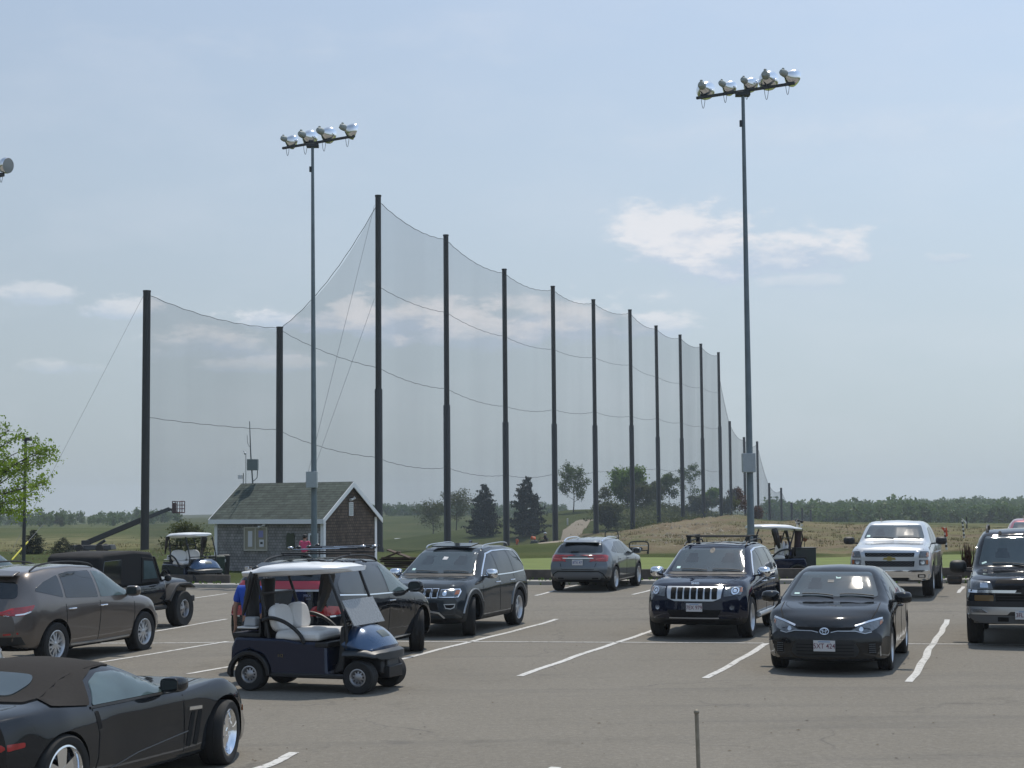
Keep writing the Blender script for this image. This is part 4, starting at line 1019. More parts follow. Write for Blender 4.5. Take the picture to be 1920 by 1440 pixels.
def strip(c, name, side, pts, w, m, off=.006, closed=False, parent=None, skirt=.02, res=.08):
    if side == 'S': return [strip(c, name, s, pts, w, m, off, closed, parent, skirt, res) for s in 'LR']
    if side in ('FF', 'BB'): return [strip(c, name, side[0], pts, w, m, off, closed, parent, skirt, res), strip(c, name, side[0], [(-p[0], p[1]) for p in pts], w, m, off, closed, parent, skirt, res)]
    P2 = [Vector(p) for p in pts]; n = len(P2); fine = []
    for i in range(n if closed else n-1):
        a, b = P2[i], P2[(i+1) % n]; k = max(1, int((b-a).length/res))
        for j in range(k): fine.append(a.lerp(b, j/k))
    if not closed: fine.append(P2[-1])
    N = len(fine); d, _f_ = AX[side]; mb = MB()
    for i in range(N):
        a = fine[i-1] if (closed or i > 0) else fine[i]; b = fine[(i+1) % N] if (closed or i < N-1) else fine[i]; t = (b-a).normalized(); nn = Vector((-t.y, t.x))*w/2
        for q in (fine[i]+nn, fine[i]-nn): v = project(c.bvh, side, q, off); mb.v.append(tuple(v)); mb.v.append(tuple(v+d*skirt))
    for i in range(N if closed else N-1):
        a = 4*i; b = 4*((i+1) % N); mb.face((a, b, b+2, a+2)); mb.face((a, a+1, b+1, b)); mb.face((a+2, b+2, b+3, a+3))
    if not closed: mb.face((0, 2, 3, 1)); e = 4*(N-1); mb.face((e, e+1, e+3, e+2))
    return mb.build(name, m, parent or c.root, angle=50)
def circ(cx, cz, r, n=14, ry=None): return [(cx+r*math.cos(2*math.pi*k/n), cz+(ry or r)*math.sin(2*math.pi*k/n)) for k in range(n)]
def text(name, s, size, m, parent, loc, rot, ext=.003, bold=0, sx=1):
    cu = bpy.data.curves.new(name, 'FONT'); cu.body = s; cu.size = size; cu.extrude = ext; cu.align_x = 'CENTER'; cu.align_y = 'CENTER'; cu.offset = bold
    t = bpy.data.objects.new(name, cu); COL.objects.link(t); dg = bpy.context.evaluated_depsgraph_get(); dg.update()
    me = bpy.data.meshes.new_from_object(t.evaluated_get(dg)); bpy.data.objects.remove(t); me.materials.clear(); me.materials.append(m)
    o = bpy.data.objects.new(name, me); COL.objects.link(o); o.parent = parent; o.location = loc; o.rotation_euler = rot; o.scale = (sx, 1, 1); return o
WH = {}
def wheel(c, x, y, R_, rim, wd, style, m=None, steer=0, parent=None):
    left = y > 0; w = empty('wheel', parent or c.root, (x, y, R_), (0, R(random.uniform(0, 60)) if False else 0, (0 if left else math.pi)+steer))
    m = m or M_ALLOY; key = (R_, rim, wd, style, m.name)
    if key in WH:
        for nm, me in WH[key]: o = bpy.data.objects.new(nm, me); COL.objects.link(o); o.parent = w
        return w
    h = wd/2; mb = MB()
    pr = [(rim, -h*.86), (rim+.012, -h*.97), (R_*.93, -h), (R_*.985, -h*.86), (R_, -h*.6), (R_, -h*.36), (R_*.975, -h*.33), (R_, -h*.30), (R_, h*.30), (R_*.975, h*.33), (R_, h*.36), (R_, h*.6), (R_*.985, h*.86), (R_*.93, h), (rim+.03, h*1.0), (rim+.012, h*.97), (rim, h*.86)]
    mb.lathe(pr, (0, 0, 0), 'y', 40); ty = mb.build('tyre', M_TYRE, w, angle=40)
    mb = MB(); mb.lathe([(rim+.004, h*.9), (rim-.012, h*.93), (rim-.03, h*.72), (rim-.045, -h*.6), (0, -h*.62)], (0, 0, 0), 'y', 36)
    face = h*.62
    n, kind = style
    def spoke(a0, w0, w1, r0, r1, y0, y1, th=.03):
        ca, sa = math.cos(a0), math.sin(a0)
        def q(r, s, yy): return (r*ca-s*sa, yy, r*sa+s*ca)
        vs = [q(r0, -w0/2, y0), q(r0, w0/2, y0), q(r1, w1/2, y1), q(r1, -w1/2, y1), q(r0, -w0/2, y0-th), q(r0, w0/2, y0-th), q(r1, w1/2, y1-th), q(r1, -w1/2, y1-th)]
        mb.add(vs, [(0, 1, 2, 3), (4, 7, 6, 5), (0, 4, 5, 1), (1, 5, 6, 2), (2, 6, 7, 3), (3, 7, 4, 0)])
    for k in range(n):
        a = 2*math.pi*k/n+math.pi/2
        if kind == 'wide': spoke(a, .07, .10*rim/.23, .03, rim-.03, face+.012, face-.012)
        elif kind == 'split':
            spoke(a-.13, .035, .04, .04, rim-.03, face+.012, face-.012); spoke(a+.13, .035, .04, .04, rim-.03, face+.012, face-.012)
        elif kind == 'thin': spoke(a, .022, .024, .03, rim-.02, face+.006, face-.004, .02)
        elif kind == 'vee': spoke(a-.22, .03, .035, .03, rim-.03, face+.012, face-.01); spoke(a+.22, .03, .035, .03, rim-.03, face+.012, face-.01); spoke(a, .06, .012, .03, rim*.55, face, face+.01)
        elif kind == 'deep': spoke(a, .095, .15, .03, rim-.015, face+.01, face-.0, .04)
    mb.lathe([(0, face+.018), (.035, face+.016), (.06, face+.004), (.065, face-.03), (0, face-.03)], (0, 0, 0), 'y', 20)
    ri = mb.build('rim', m, w, angle=35)
    mb = MB(); mb.lathe([(0, 0), (rim*.66, 0), (rim*.66, .015), (0, .02)], (0, 0, 0), 'y', 24); di = mb.build('brake_disc', M_DISC, w)
    WH[key] = [('tyre', ty.data), ('rim', ri.data), ('brake_disc', di.data)]
    return w
def make_car(S, label, cat, name, paintm, loc, rz, group=None):
    c = Car(); c.S = S; c.root = thing(name, label, cat, loc, rz, group)
    V, F_ = loft(S); c.bvh = BVHTree.FromPolygons([Vector(v) for v in V], F_)
    mb = MB(); mb.v = V; mb.f = F_; mb.m = [0]*len(F_); b = mb.build('body', [paintm, S.get('clad_m', M_PLAS), M_WELL], None, angle=28)
    if S.get('cut', True):
        cut = MB(); ws = []
        for wx in (S['wb']/2, -S['wb']/2):
            for s in (-1, 1):
                rz_ = S.get('Zr', S['R']); y0, y1 = sorted((s*S['W']*.52, s*(S['W']+.25))); cut.lathe([(0, y0), (S['arch'], y0), (S['arch'], y1), (0, y1)], (wx, 0, rz_), 'y', 44); ws.append((wx, rz_))
        co = cut.build('cut', M_WELL, smooth=False); boolean_cut(b, co, S['W'])
        cl = S.get('clad', 0); me = b.data
        ca = S.get('clad_arch', 0)
        for p in me.polygons:
            ctr = p.center; p.material_index = 0
            for wx, rz_ in ws:
                if all(math.hypot(me.vertices[q].co.x-wx, me.vertices[q].co.z-rz_) <= S['arch']+.004 for q in p.vertices): p.material_index = 2
            if p.material_index == 0 and ctr.z < cl: p.material_index = 1
            if p.material_index == 0 and p.normal.z < -.8 and ctr.z < .5: p.material_index = 2
        me.polygons.foreach_set('use_smooth', [True]*len(me.polygons)); me.set_sharp_from_angle(angle=R(28))
    b.parent = c.root; c.body = b; return c
def arches(c, w, m, off=.012, a0=-8, a1=188, dr=None):
    S = c.S; r = S['arch']+w/2-.006 if dr is None else S['arch']+dr
    for wx in (S['wb']/2, -S['wb']/2):
        zc = S.get('Zr', S['R']); strip(c, 'arch_trim', 'S', [(wx+r*math.cos(R(a)), zc+r*math.sin(R(a))) for a in range(a0, a1+1, 7)], w, m, off, res=.05, skirt=.05)
def M_c(a, r): return r*math.copysign(abs(math.cos(a))**.6, math.cos(a))
def M_s(a, r): return r*math.copysign(abs(math.sin(a))**.6, math.sin(a))
def mirror(c, x, y, z, m, sz=(.11, .12, .09), m2=None):
    for s in (1, -1):
        mb = MB(); M = Matrix.Rotation(s*-.15, 3, 'Z')
        a, b_, h = sz; n = 16; rings_ = []
        for t, k in ((-1, .86), (-.7, 1), (0, .98), (.5, .82), (.85, .5), (1, .18)):
            rings_.append([Vector((x+a*t, s*y+M_c(2*math.pi*q/n, b_)*k+s*.012*t, z+M_s(2*math.pi*q/n, h)*k)) for q in range(n)])
        for rg in rings_: mb.v += [tuple(v) for v in rg]
        for i in range(len(rings_)-1):
            for q in range(n): mb.face((i*n+q, i*n+(q+1) % n, (i+1)*n+(q+1) % n, (i+1)*n+q))
        mb.face(list(range(n))[::-1]); mb.face([(len(rings_)-1)*n+q for q in range(n)])
        if x > 90: mb.ball((x, s*y, z), sz, 8, M)
        o = mb.build('wing_mirror', m, c.root, angle=50)
        mb = MB(); mb.bar((x+.02, s*(y-sz[1]*1.7), z-sz[2]*.7), (x, s*(y-sz[1]*.3), z-sz[2]*.55), .05, .035); mb.build('mirror_arm', M_PLAS, o)
        mb = MB(); mb.prism([(s*(y-sz[1]*.75), z-sz[2]*.6), (s*(y+sz[1]*.75), z-sz[2]*.6), (s*(y+sz[1]*.75), z+sz[2]*.6), (s*(y-sz[1]*.75), z+sz[2]*.6)], 'x', x-sz[0]-.008, x-sz[0]*.9); mb.build('mirror_glass', m2 or M_GLASSD, o)
def handles(c, xs_, z, m, w=.18):
    for x in xs_:
        for s in (1, -1):
            p = project(c.bvh, 'L' if s > 0 else 'R', (x, z), .0); mb = MB(); mb.tube([(x-w/2, p.y-s*.01, z), (x-w*.35, p.y+s*.035, z+.004), (x+w*.35, p.y+s*.035, z+.004), (x+w/2, p.y-s*.01, z)], .014, 6); mb.build('door_handle', m, c.root)
def heads(c, z0, ys=(-.36, .36), w=.26, h=.17, zt=None):
    for y in ys:
        patch(c, 'headrest_shade', 'F', [(y-w*.5, z0), (y+w*.5, z0), (y+w*.45, z0+h*.55), (y+w*.33, z0+h*.6), (y+w*.33, z0+h), (y-w*.33, z0+h), (y-w*.33, z0+h*.6), (y-w*.45, z0+h*.55)], M_GLSH, .0055, r=.02, skirt=0)
def plate(c, side, y, z, s, m=M_PTXT, w=.305, h=.152, tilt=0, off=.03):
    p = project(c.bvh, side, (y, z), off); e = empty('number_plate', c.root, p, (0, tilt, 0 if side == 'F' else math.pi))
    MB().box(-.006, .004, -w/2, w/2, -h/2, h/2).build('plate', M_PLATE, e, bevel=.004)
    text('plate_number', s, h*.66, m, e, (.007, 0, -h*.03), (R(90), 0, R(90)), .001, .0005, .86)
    MB().box(.004, .0065, -w*.28, w*.28, h*.33, h*.43).build('plate_band', mat('plate_blue', (.2, .3, .45), .6), e)
    return e
def wipers(c, zc, w_):
    for (y0, y1) in ((w_*.95, w_*.15), (0, -w_*.75)):
        pts = []
        for k in range(7):
            t = k/6; y = y0+(y1-y0)*t; pts.append(project(c.bvh, 'F', (y, zc+.012+.022*math.sin(t*2.2)), .022))
        mb = MB(); mb.tube(pts, .009, 5); mb.build('wiper', M_PLAS, c.root)
def place(px, py, S, fx, sy, rz):
    """ground origin of a car whose wheel (fx front/rear, sy left/right) touches the lot at a pixel"""
    g = G(px, py); l = Matrix.Rotation(rz, 3, 'Z') @ Vector((fx*S['wb']/2, sy*(S['W']-.11), 0)); o = g-l; return (o.x, o.y, float(zlot(o.x, o.y)))
TOW = R(252); AWAY = R(72)
# ------------------------------------------------------------------ the two boxy SUVs with slotted grilles
GC = dict(W=.97, wb=2.915, R=.385, arch=.455, sg=.045, clad=.40, bow=.24, bowr=.12,
    top=[(-2.44, 1.02), (-2.40, 1.10), (-2.22, 1.46), (-2.08, 1.66), (-1.9, 1.70), (-1.3, 1.745), (-.5, 1.755), (.05, 1.725), (.25, 1.68), (.66, 1.42), (1.03, 1.19), (1.14, 1.165), (1.7, 1.125), (2.15, 1.06), (2.30, .98), (2.36, .90)],
    belt=[(-2.44, .98, .80), (-2.36, 1.06, .86), (-2.1, 1.12, .91), (-1.4, 1.125, .935), (0, 1.09, .94), (.9, 1.06, .93), (1.5, 1.02, .93), (2.0, .95, .90), (2.28, .86, .84), (2.36, .80, .78)],
    edge=[(-2.44, 1.0, .72), (-2.38, 1.09, .74), (-2.2, 1.42, .72), (-2.06, 1.60, .68), (-1.3, 1.685, .68), (-.5, 1.69, .68), (.05, 1.655, .665), (.25, 1.60, .66), (.66, 1.36, .74), (1.03, 1.14, .82), (1.2, 1.12, .83), (1.7, 1.08, .82), (2.15, 1.00, .78), (2.30, .92, .74), (2.36, .85, .70)],
    mid=[(-2.44, .75, .86), (-2.2, .78, .95), (-1.4, .78, .965), (1.4, .76, .965), (2.1, .72, .94), (2.36, .68, .84)],
    low=[(-2.44, .38, .78), (-2.3, .30, .90), (-1.0, .26, .92), (1.0, .26, .92), (2.1, .27, .92), (2.3, .33, .84), (2.36, .38, .78)],
    nose=[(.25, .10), (.5, .0), (.75, .02), (1.0, .08)], tail=[(.3, .06), (.55, 0), (1.0, .05)])
def suv_gc(label, pm, loc, rz, name, late):
    c = make_car(GC, label, 'SUV', name, pm, loc, rz); r = c.root
    patch(c, 'windshield', 'F', [(-.72, 1.215), (.72, 1.215), (.615, 1.635), (-.615, 1.635)], M_GLASS, r=.05)
    for pl in ([(.76, 1.17), (.13, 1.545), (-.10, 1.60), (-.10, 1.155)], [(-.18, 1.155), (-.18, 1.605), (-1.05, 1.61), (-1.10, 1.17)], [(-1.18, 1.175), (-1.13, 1.605), (-1.66, 1.57), (-1.97, 1.27), (-1.9, 1.19)]):
        patch(c, 'side_window', 'S', pl, M_GLASSD, r=.03)
    strip(c, 'window_trim', 'S', [(.85, 1.145), (.10, 1.585), (-.3, 1.635), (-1.1, 1.64), (-1.70, 1.60), (-2.04, 1.27), (-1.95, 1.165), (-1.0, 1.145)], .022, M_CHR, .008, True)
    patch(c, 'rear_window', 'B', [(-.62, 1.18), (.62, 1.18), (.56, 1.56), (-.56, 1.56)], M_GLASSD, r=.05)
    patch(c, 'tail_light', 'BB', [(.55, .93), (.86, .93), (.84, 1.14), (.6, 1.12)], M_RED, r=.03)
    for xs in (.02 + .90, -.14, -1.12): strip(c, 'door_seam', 'S', [(xs, 1.12), (xs+.01, .75), (xs-.02, .42)], .012, M_SEAM, .003)
    strip(c, 'hood_seam', 'FF', [(.84, 1.00), (.80, 1.10)], .012, M_SEAM, .003)
    arches(c, .085, M_PLAS) if late else None
    if late: arches(c, .02, M_SILV, .02, 10, 150, .09)
    handles(c, (-.0, -.98), 1.0, M_CHR)
    # seven-slot grille
    if late:
        for k in range(7):
            y = (k-3)*.137; patch(c, 'grille_slot', 'F', [(y-.052, .79), (y+.052, .79), (y+.056, .955), (y-.056, .955)], M_SEAM, .010, r=.015)
            strip(c, 'slot_ring', 'F', [(y-.052, .79), (y+.052, .79), (y+.056, .955), (y-.056, .955)], .015, M_CHR, .016, True)
        hl = [(.50, .80), (.83, .80), (.845, .90), (.82, .945), (.52, .935)]
    else:
        g = patch(c, 'grille_surround', 'F', [(-.53, .98), (.53, .98), (.50, .77), (.36, .72), (-.36, .72), (-.50, .77)], M_SILV, .012, r=.02)
        for k in range(7):
            y = (k-3)*.128; patch(c, 'grille_slot', 'F', [(y-.047, .755), (y+.047, .755), (y+.05, .955), (y-.05, .955)], M_SEAM, .020, r=.012, parent=g)
        hl = [(.55, .80), (.84, .83), (.855, .94), (.82, .985), (.56, .97)]
    for h in patch(c, 'headlight', 'FF', hl, M_HL, .012, r=.02): pass
    for s in (1, -1):
        if late:
            strip(c, 'headlight_rim', 'F', [(s*p[0], p[1]) for p in hl], .014, M_CHR, .016, True)
            patch(c, 'headlight_bulb', 'F', circ(s*.60, .865, .042), M_HLR, .018); patch(c, 'turn_lamp', 'F', [(s*.77, .84), (s*.835, .85), (s*.835, .925), (s*.78, .92)], M_AMB, .018)
            o = patch(c, 'fog_lamp', 'F', [(s*.60, .66), (s*.80, .665), (s*.78, .60), (s*.72, .575), (s*.63, .59)], M_SEAM, .008, r=.03)
            strip(c, 'fog_ring', 'F', [(s*.60, .66), (s*.80, .665), (s*.78, .60), (s*.72, .575), (s*.63, .59)], .016, M_SILV, .015, True)
        else:
            strip(c, 'lamp_ring', 'F', circ(s*.74, .90, .055), .02, M_HLR, .02, True); patch(c, 'turn_lamp', 'F', [(s*.815, .88), (s*.85, .88), (s*.845, .96), (s*.82, .96)], M_AMB, .018)
            patch(c, 'headlight_bulb', 'F', circ(s*.74, .90, .03), M_HLR, .018)
            patch(c, 'fog_lamp', 'F', circ(s*.70, .60, .042), M_HLR, .01)
    if late:
        patch(c, 'bumper_opening', 'F', [(-.5, .55), (.5, .55), (.46, .70), (-.46, .70)], M_SEAM, .006, r=.03)
        strip(c, 'skid_frame', 'F', [(-.60, .40), (-.50, .50), (-.30, .53), (.30, .53), (.50, .50), (.60, .40)], .03, M_SILV, .02)
        # sunroof standing open, rails
        sr = MB(); sr.prism([(.22, 1.725), (-.30, 1.775), (-.30, 1.80), (.20, 1.75)], 'y', -.44, .44); sr.build('sunroof_deflector', M_GLASSD, r)
        for s in (1, -1): mb = MB(); mb.tube(tuber([(.05, s*.62, 1.69), (.0, s*.62, 1.735), (-.7, s*.62, 1.785), (-1.6, s*.62, 1.765), (-1.7, s*.62, 1.70)], 5), .014, 6); mb.build('roof_rail', M_SILV, r)
        mb = MB(); mb.prism([(-.9, 1.75), (-1.06, 1.75), (-1.05, 1.84), (-.99, 1.83)], 'y', -.025, .025); mb.build('shark_fin', pm, r)
    else:
        patch(c, 'bumper_opening', 'F', [(-.42, .40), (.42, .40), (.52, .56), (-.52, .56)], M_SEAM, .006, r=.03)
        strip(c, 'bumper_bar', 'F', [(-.46, .42), (.46, .42)], .022, M_SILV, .03)
        plate(c, 'F', .02, .605, '7EX 979')
        for s in (1, -1):
            mb = MB(); mb.tube(tuber([(.1, s*.62, 1.69), (.0, s*.62, 1.74), (-.7, s*.62, 1.785), (-1.7, s*.62, 1.76), (-1.8, s*.62, 1.69)], 5), .016, 6); mb.build('roof_rail', M_PLAS, r)
            mb = MB(); mb.tube([(1.0, s*.99, .40), (-1.0, s*.99, .40)], .045, 8); mb.build('side_step', M_SILV, r)
        for x in (-.25, -1.15):
            cb = empty('cross_bar', r, (x, 0, 1.86)); MB().box(-.035, .035, -.66, .66, -.012, .014).build('bar', M_PLAS, cb, bevel=.008)
            for s in (1, -1): MB().box(-.05, .05, s*.60-.04, s*.60+.04, -.13, -.01, tx=.01).build('foot', M_PLAS, cb, bevel=.01)
        MB().box(-1.15, .05, -.60, -.55, 1.875, 1.895).build('rack_bar', M_PLAS, r)
        patch(c, 'camera_housing', 'F', circ(0, 1.60, .05), M_PLAS, .006)
    p = project(c.bvh, 'F', (0, 1.035 if not late else 1.01), .012); text('badge_letters', 'Jeep', .088, M_CHR, r, p, (R(78), 0, R(90)), .004, .0015)
    mirror(c, .72, 1.06, 1.20, M_CHR if not late else M_CHR, (.09, .13, .10))
    heads(c, 1.38); wipers(c, 1.21, .68); patch(c, 'windshield_sticker', 'F', [(-.62, 1.26), (-.55, 1.26), (-.55, 1.30), (-.62, 1.30)], M_STICK, .009)
    if late: patch(c, 'mirror_tag', 'F', [(-.06, 1.47), (.04, 1.47), (.05, 1.52), (-.05, 1.53)], M_PLATE, .009)
    patch(c, 'tax_sticker', 'F', [(.56, 1.58), (.585, 1.58), (.585, 1.61), (.56, 1.61)], M_PLATE, .009)
    patch(c, 'cowl', 'F', [(-.78, 1.165), (.78, 1.165), (.75, 1.205), (-.75, 1.205)], M_PLAS, .004)
    st = R(19) if late else 0
    for (x, s) in ((GC['wb']/2, 1), (GC['wb']/2, -1), (-GC['wb']/2, 1), (-GC['wb']/2, -1)):
        wheel(c, x, s*.83, .385, .25 if late else .262, .26, (5, 'split') if late else (5, 'wide'), M_ALLOY if late else M_ALLOY, st if x > 0 else 0)
    return c
P_GREY = paint('paint_charcoal', (.025, .031, .036), .3); P_NAVY = paint('paint_navy', (.006, .009, .022), .3)
gcar = suv_gc('charcoal SUV with chrome window line, steered wheels and tilted sunroof, beside the golf cart', P_GREY, place(883, 1192, GC, 1, 1, TOW), TOW, 'parked_suv', True); gcar.root.scale = (.975, .975, .975)
suv_gc('navy blue SUV with chrome slotted grille and empty roof rack bars', P_NAVY, place(1403, 1195, GC, 1, 1, TOW), TOW, 'parked_suv', False)
# ------------------------------------------------------------------ black compact sedan
CO = dict(W=.888, wb=2.70, R=.318, arch=.372, sg=.05, clad=.0, bow=.34, bowr=.2, nr=.8,
    top=[(-2.35, .98), (-2.25, 1.04), (-1.75, 1.08), (-1.55, 1.12), (-.95, 1.36), (-.5, 1.43), (.0, 1.455), (.3, 1.43), (.45, 1.39), (.9, 1.13), (1.2, .985), (1.32, .955), (1.8, .885), (2.1, .80), (2.24, .72), (2.29, .66)],
    belt=[(-2.35, .90, .68), (-2.2, .95, .78), (-1.6, .97, .84), (-.5, .95, .865), (.5, .91, .87), (1.1, .875, .865), (1.6, .82, .86), (2.0, .735, .82), (2.22, .66, .74), (2.29, .61, .66)],
    edge=[(-2.35, .96, .60), (-2.2, 1.01, .66), (-1.75, 1.05, .66), (-1.5, 1.09, .63), (-.95, 1.30, .565), (-.5, 1.375, .56), (0, 1.395, .56), (.3, 1.37, .565), (.45, 1.33, .57), (.9, 1.08, .68), (1.2, .945, .76), (1.35, .925, .77), (1.8, .85, .74), (2.1, .765, .68), (2.24, .69, .62), (2.29, .64, .58)],
    mid=[(-2.35, .66, .74), (-2.1, .68, .85), (-1.4, .68, .88), (1.3, .64, .885), (1.9, .60, .87), (2.29, .52, .78)],
    low=[(-2.35, .33, .68), (-2.1, .22, .82), (-1, .17, .85), (1, .17, .85), (1.95, .17, .84), (2.2, .18, .76), (2.29, .21, .70)],
    nose=[(.17, .03), (.3, .0), (.5, .0), (.7, .07)], tail=[(.3, .04), (.6, 0), (.95, .04)])
def sedan(label, pm, loc, rz, full=True, name='parked_sedan'):
    c = make_car(CO, label, 'car', name, pm, loc, rz); r = c.root
    patch(c, 'windshield', 'F', [(-.66, 1.02), (.66, 1.02), (.505, 1.355), (-.505, 1.355)], M_GLASS, r=.06)
    patch(c, 'rear_window', 'B', [(-.60, 1.13), (.60, 1.13), (.49, 1.33), (-.49, 1.33)], M_GLASSD, r=.05)
    for pl in ([(.92, .97), (.50, 1.255), (.22, 1.325), (-.10, 1.34), (-.10, .965)], [(-.17, .965), (-.17, 1.34), (-.65, 1.29), (-.98, 1.15), (-1.02, .985)], [(-1.08, .99), (-1.04, 1.13), (-1.30, 1.05), (-1.36, 1.0)]):
        patch(c, 'side_window', 'S', pl, M_GLASSD, r=.03)
    for xs in (.98, -.13, -1.05): strip(c, 'door_seam', 'S', [(xs, .92), (xs+.01, .6), (xs-.03, .28)], .011, M_SEAM, .003)
    strip(c, 'hood_seam', 'T', [(1.28, .70), (1.7, .69), (2.02, .60)], .012, M_SEAM, .003); strip(c, 'hood_seam', 'T', [(1.28, -.70), (1.7, -.69), (2.02, -.60)], .012, M_SEAM, .003)
    handles(c, (-.0, -.92), .84, pm)
    for h in [1, -1]:
        pl = [(h*.36, .61), (h*.45, .655), (h*.62, .715), (h*.77, .755), (h*.78, .72), (h*.70, .63), (h*.58, .575), (h*.46, .60)]
        patch(c, 'headlight', 'F', pl, M_HL, .010, r=.015)
        strip(c, 'headlight_top', 'F', [(h*.42, .665), (h*.60, .725), (h*.765, .765)], .024, M_HLR, .014)
        patch(c, 'headlight_bulb', 'F', circ(h*.50, .625, .03), M_HLR, .016); patch(c, 'turn_lamp', 'F', [(h*.735, .72), (h*.765, .74), (h*.765, .70), (h*.735, .67)], M_AMB, .016)
        strip(c, 'chrome_strip', 'F', [(h*.09, .585), (h*.18, .605), (h*.42, .605), (h*.55, .57), (h*.64, .59)], .010, M_SILV, .014)
        strip(c, 'fog_slats', 'F', [(h*.64, .30), (h*.655, .44)], .085, M_SEAM, .006)
        for k in range(5): strip(c, 'fog_slat', 'F', [(h*.60, .315+k*.028), (h*.69, .315+k*.028)], .008, M_GPLAS, .012)
        strip(c, 'corner_fin', 'F', [(h*.745, .26), (h*.75, .40)], .012, M_SILV, .010)
    patch(c, 'upper_grille', 'F', [(-.42, .655), (.42, .655), (.34, .615), (0, .60), (-.34, .615)], M_SEAM, .008)
    patch(c, 'lower_grille', 'F', [(-.48, .33), (-.42, .25), (.42, .25), (.48, .33), (.40, .485), (-.40, .485)], M_PLAS, .008, r=.03)
    for k in range(4): strip(c, 'grille_bar', 'F', [(-.40, .285+k*.045), (.40, .285+k*.045)], .012, M_SEAM, .014)
    strip(c, 'lip', 'F', [(-.66, .215), (0, .20), (.66, .215)], .02, M_PLAS, .014)
    strip(c, 'emblem_ring', 'F', circ(0, .60, .062, 18, .045), .008, M_CHR, .022, True, res=.02); strip(c, 'emblem_ring', 'F', circ(0, .60, .024, 14, .040), .006, M_CHR, .024, True, res=.02); strip(c, 'emblem_ring', 'F', circ(0, .617, .046, 14, .018), .006, M_CHR, .026, True, res=.02)
    plate(c, 'F', 0, .405, '5XT 424', w=.305)
    patch(c, 'tail_light', 'BB', [(.5, .78), (.74, .80), (.72, .93), (.5, .92)], M_RED, .008, r=.02)
    mirror(c, .80, .99, 1.0, pm, (.085, .13, .085)); heads(c, 1.12, (-.30, .30), .22, .15); wipers(c, 1.01, .62)
    patch(c, 'mirror_tag', 'F', [(.0, 1.26), (.06, 1.26), (.07, 1.28), (.02, 1.275), (-.01, 1.29)], M_STICK, .008); strip(c, 'rear_mirror', 'F', [(-.03, 1.235), (-.12, 1.235), (-.12, 1.215), (-.03, 1.215)], .012, M_GPLAS, .008, True)
    patch(c, 'windshield_sticker', 'F', [(-.585, 1.045), (-.51, 1.045), (-.51, 1.065), (-.585, 1.065)], M_STICK, .008)
    mb = MB(); mb.prism([(-1.0, 1.35), (-1.12, 1.33), (-1.11, 1.385), (-1.07, 1.38)], 'y', -.02, .02); mb.build('shark_fin', pm, r)
    for (x, s) in ((1, 1), (1, -1), (-1, 1), (-1, -1)): wheel(c, x*CO['wb']/2, s*.765, .318, .212, .205, (5, 'split'), M_ALLOY)
    return c
P_BLACK = paint('paint_black', (.010, .011, .012), .1, .25)
sedan('small black sedan with chrome emblem, front row, nearest car on the right', P_BLACK, place(1660, 1255, CO, 1, 1, TOW), TOW).root.scale = (1.04, 1.04, 1.055)
# light grey-blue sedan peeping in at the left edge between the brown crossover and the convertible
P_PALE = paint('paint_pale', (.22, .25, .27), .3)
g = G(-22, 1300); sedan('pale grey car whose rounded fender peeps in at left between convertible and brown crossover', P_PALE, (g.x-1.9, g.y-.9, float(zlot(g.x, g.y))), R(30), name='parked_sedan')
# ------------------------------------------------------------------ crossovers
MU = dict(W=.94, wb=2.825, R=.372, arch=.435, sg=.06, clad=.0, bow=.30, bowr=.22, nr=.8,
    top=[(-2.48, .98), (-2.44, 1.06), (-2.3, 1.22), (-2.02, 1.56), (-1.85, 1.63), (-1.3, 1.69), (-.6, 1.705), (.1, 1.67), (.35, 1.61), (.8, 1.33), (1.15, 1.14), (1.3, 1.11), (1.8, 1.04), (2.15, .93), (2.30, .82), (2.36, .74)],
    belt=[(-2.48, .94, .66), (-2.36, 1.04, .80), (-2.0, 1.13, .87), (-1.4, 1.12, .905), (0, 1.06, .915), (.9, 1.02, .91), (1.5, .98, .90), (2.0, .88, .86), (2.25, .77, .76), (2.36, .70, .68)],
    edge=[(-2.48, .97, .58), (-2.34, 1.14, .66), (-2.02, 1.50, .64), (-1.85, 1.57, .63), (-1.3, 1.63, .63), (-.6, 1.645, .63), (.1, 1.605, .62), (.35, 1.54, .63), (.8, 1.27, .71), (1.15, 1.09, .80), (1.3, 1.075, .80), (1.8, .99, .77), (2.15, .88, .70), (2.30, .78, .64), (2.36, .72, .60)],
    mid=[(-2.48, .74, .74), (-2.2, .76, .89), (-1.4, .76, .94), (0, .72, .92), (1.4, .74, .94), (2.1, .68, .90), (2.36, .60, .76)],
    low=[(-2.48, .42, .68), (-2.3, .32, .82), (-1, .25, .87), (1, .25, .87), (2.1, .25, .86), (2.28, .30, .78), (2.36, .34, .70)],
    nose=[(.25, .05), (.5, .0), (.8, .08)], tail=[(.3, .10), (.6, 0), (.95, .02), (1.2, .06)])
MX = dict(MU); MX['top'] = [(-2.44, 1.30), (-2.42, 1.40), (-2.30, 1.53), (-2.10, 1.62), (-1.85, 1.67), (-1.3, 1.70), (-.6, 1.705)]+MU['top'][7:]
MX['belt'] = [(-2.44, 1.12, .78), (-2.30, 1.13, .86), (-2.0, 1.13, .895), (-1.4, 1.12, .905)]+MU['belt'][4:]
MX['edge'] = [(-2.44, 1.28, .72), (-2.38, 1.40, .71), (-2.20, 1.52, .67), (-1.85, 1.60, .64), (-1.3, 1.64, .63), (-.6, 1.645, .63)]+MU['edge'][6:]
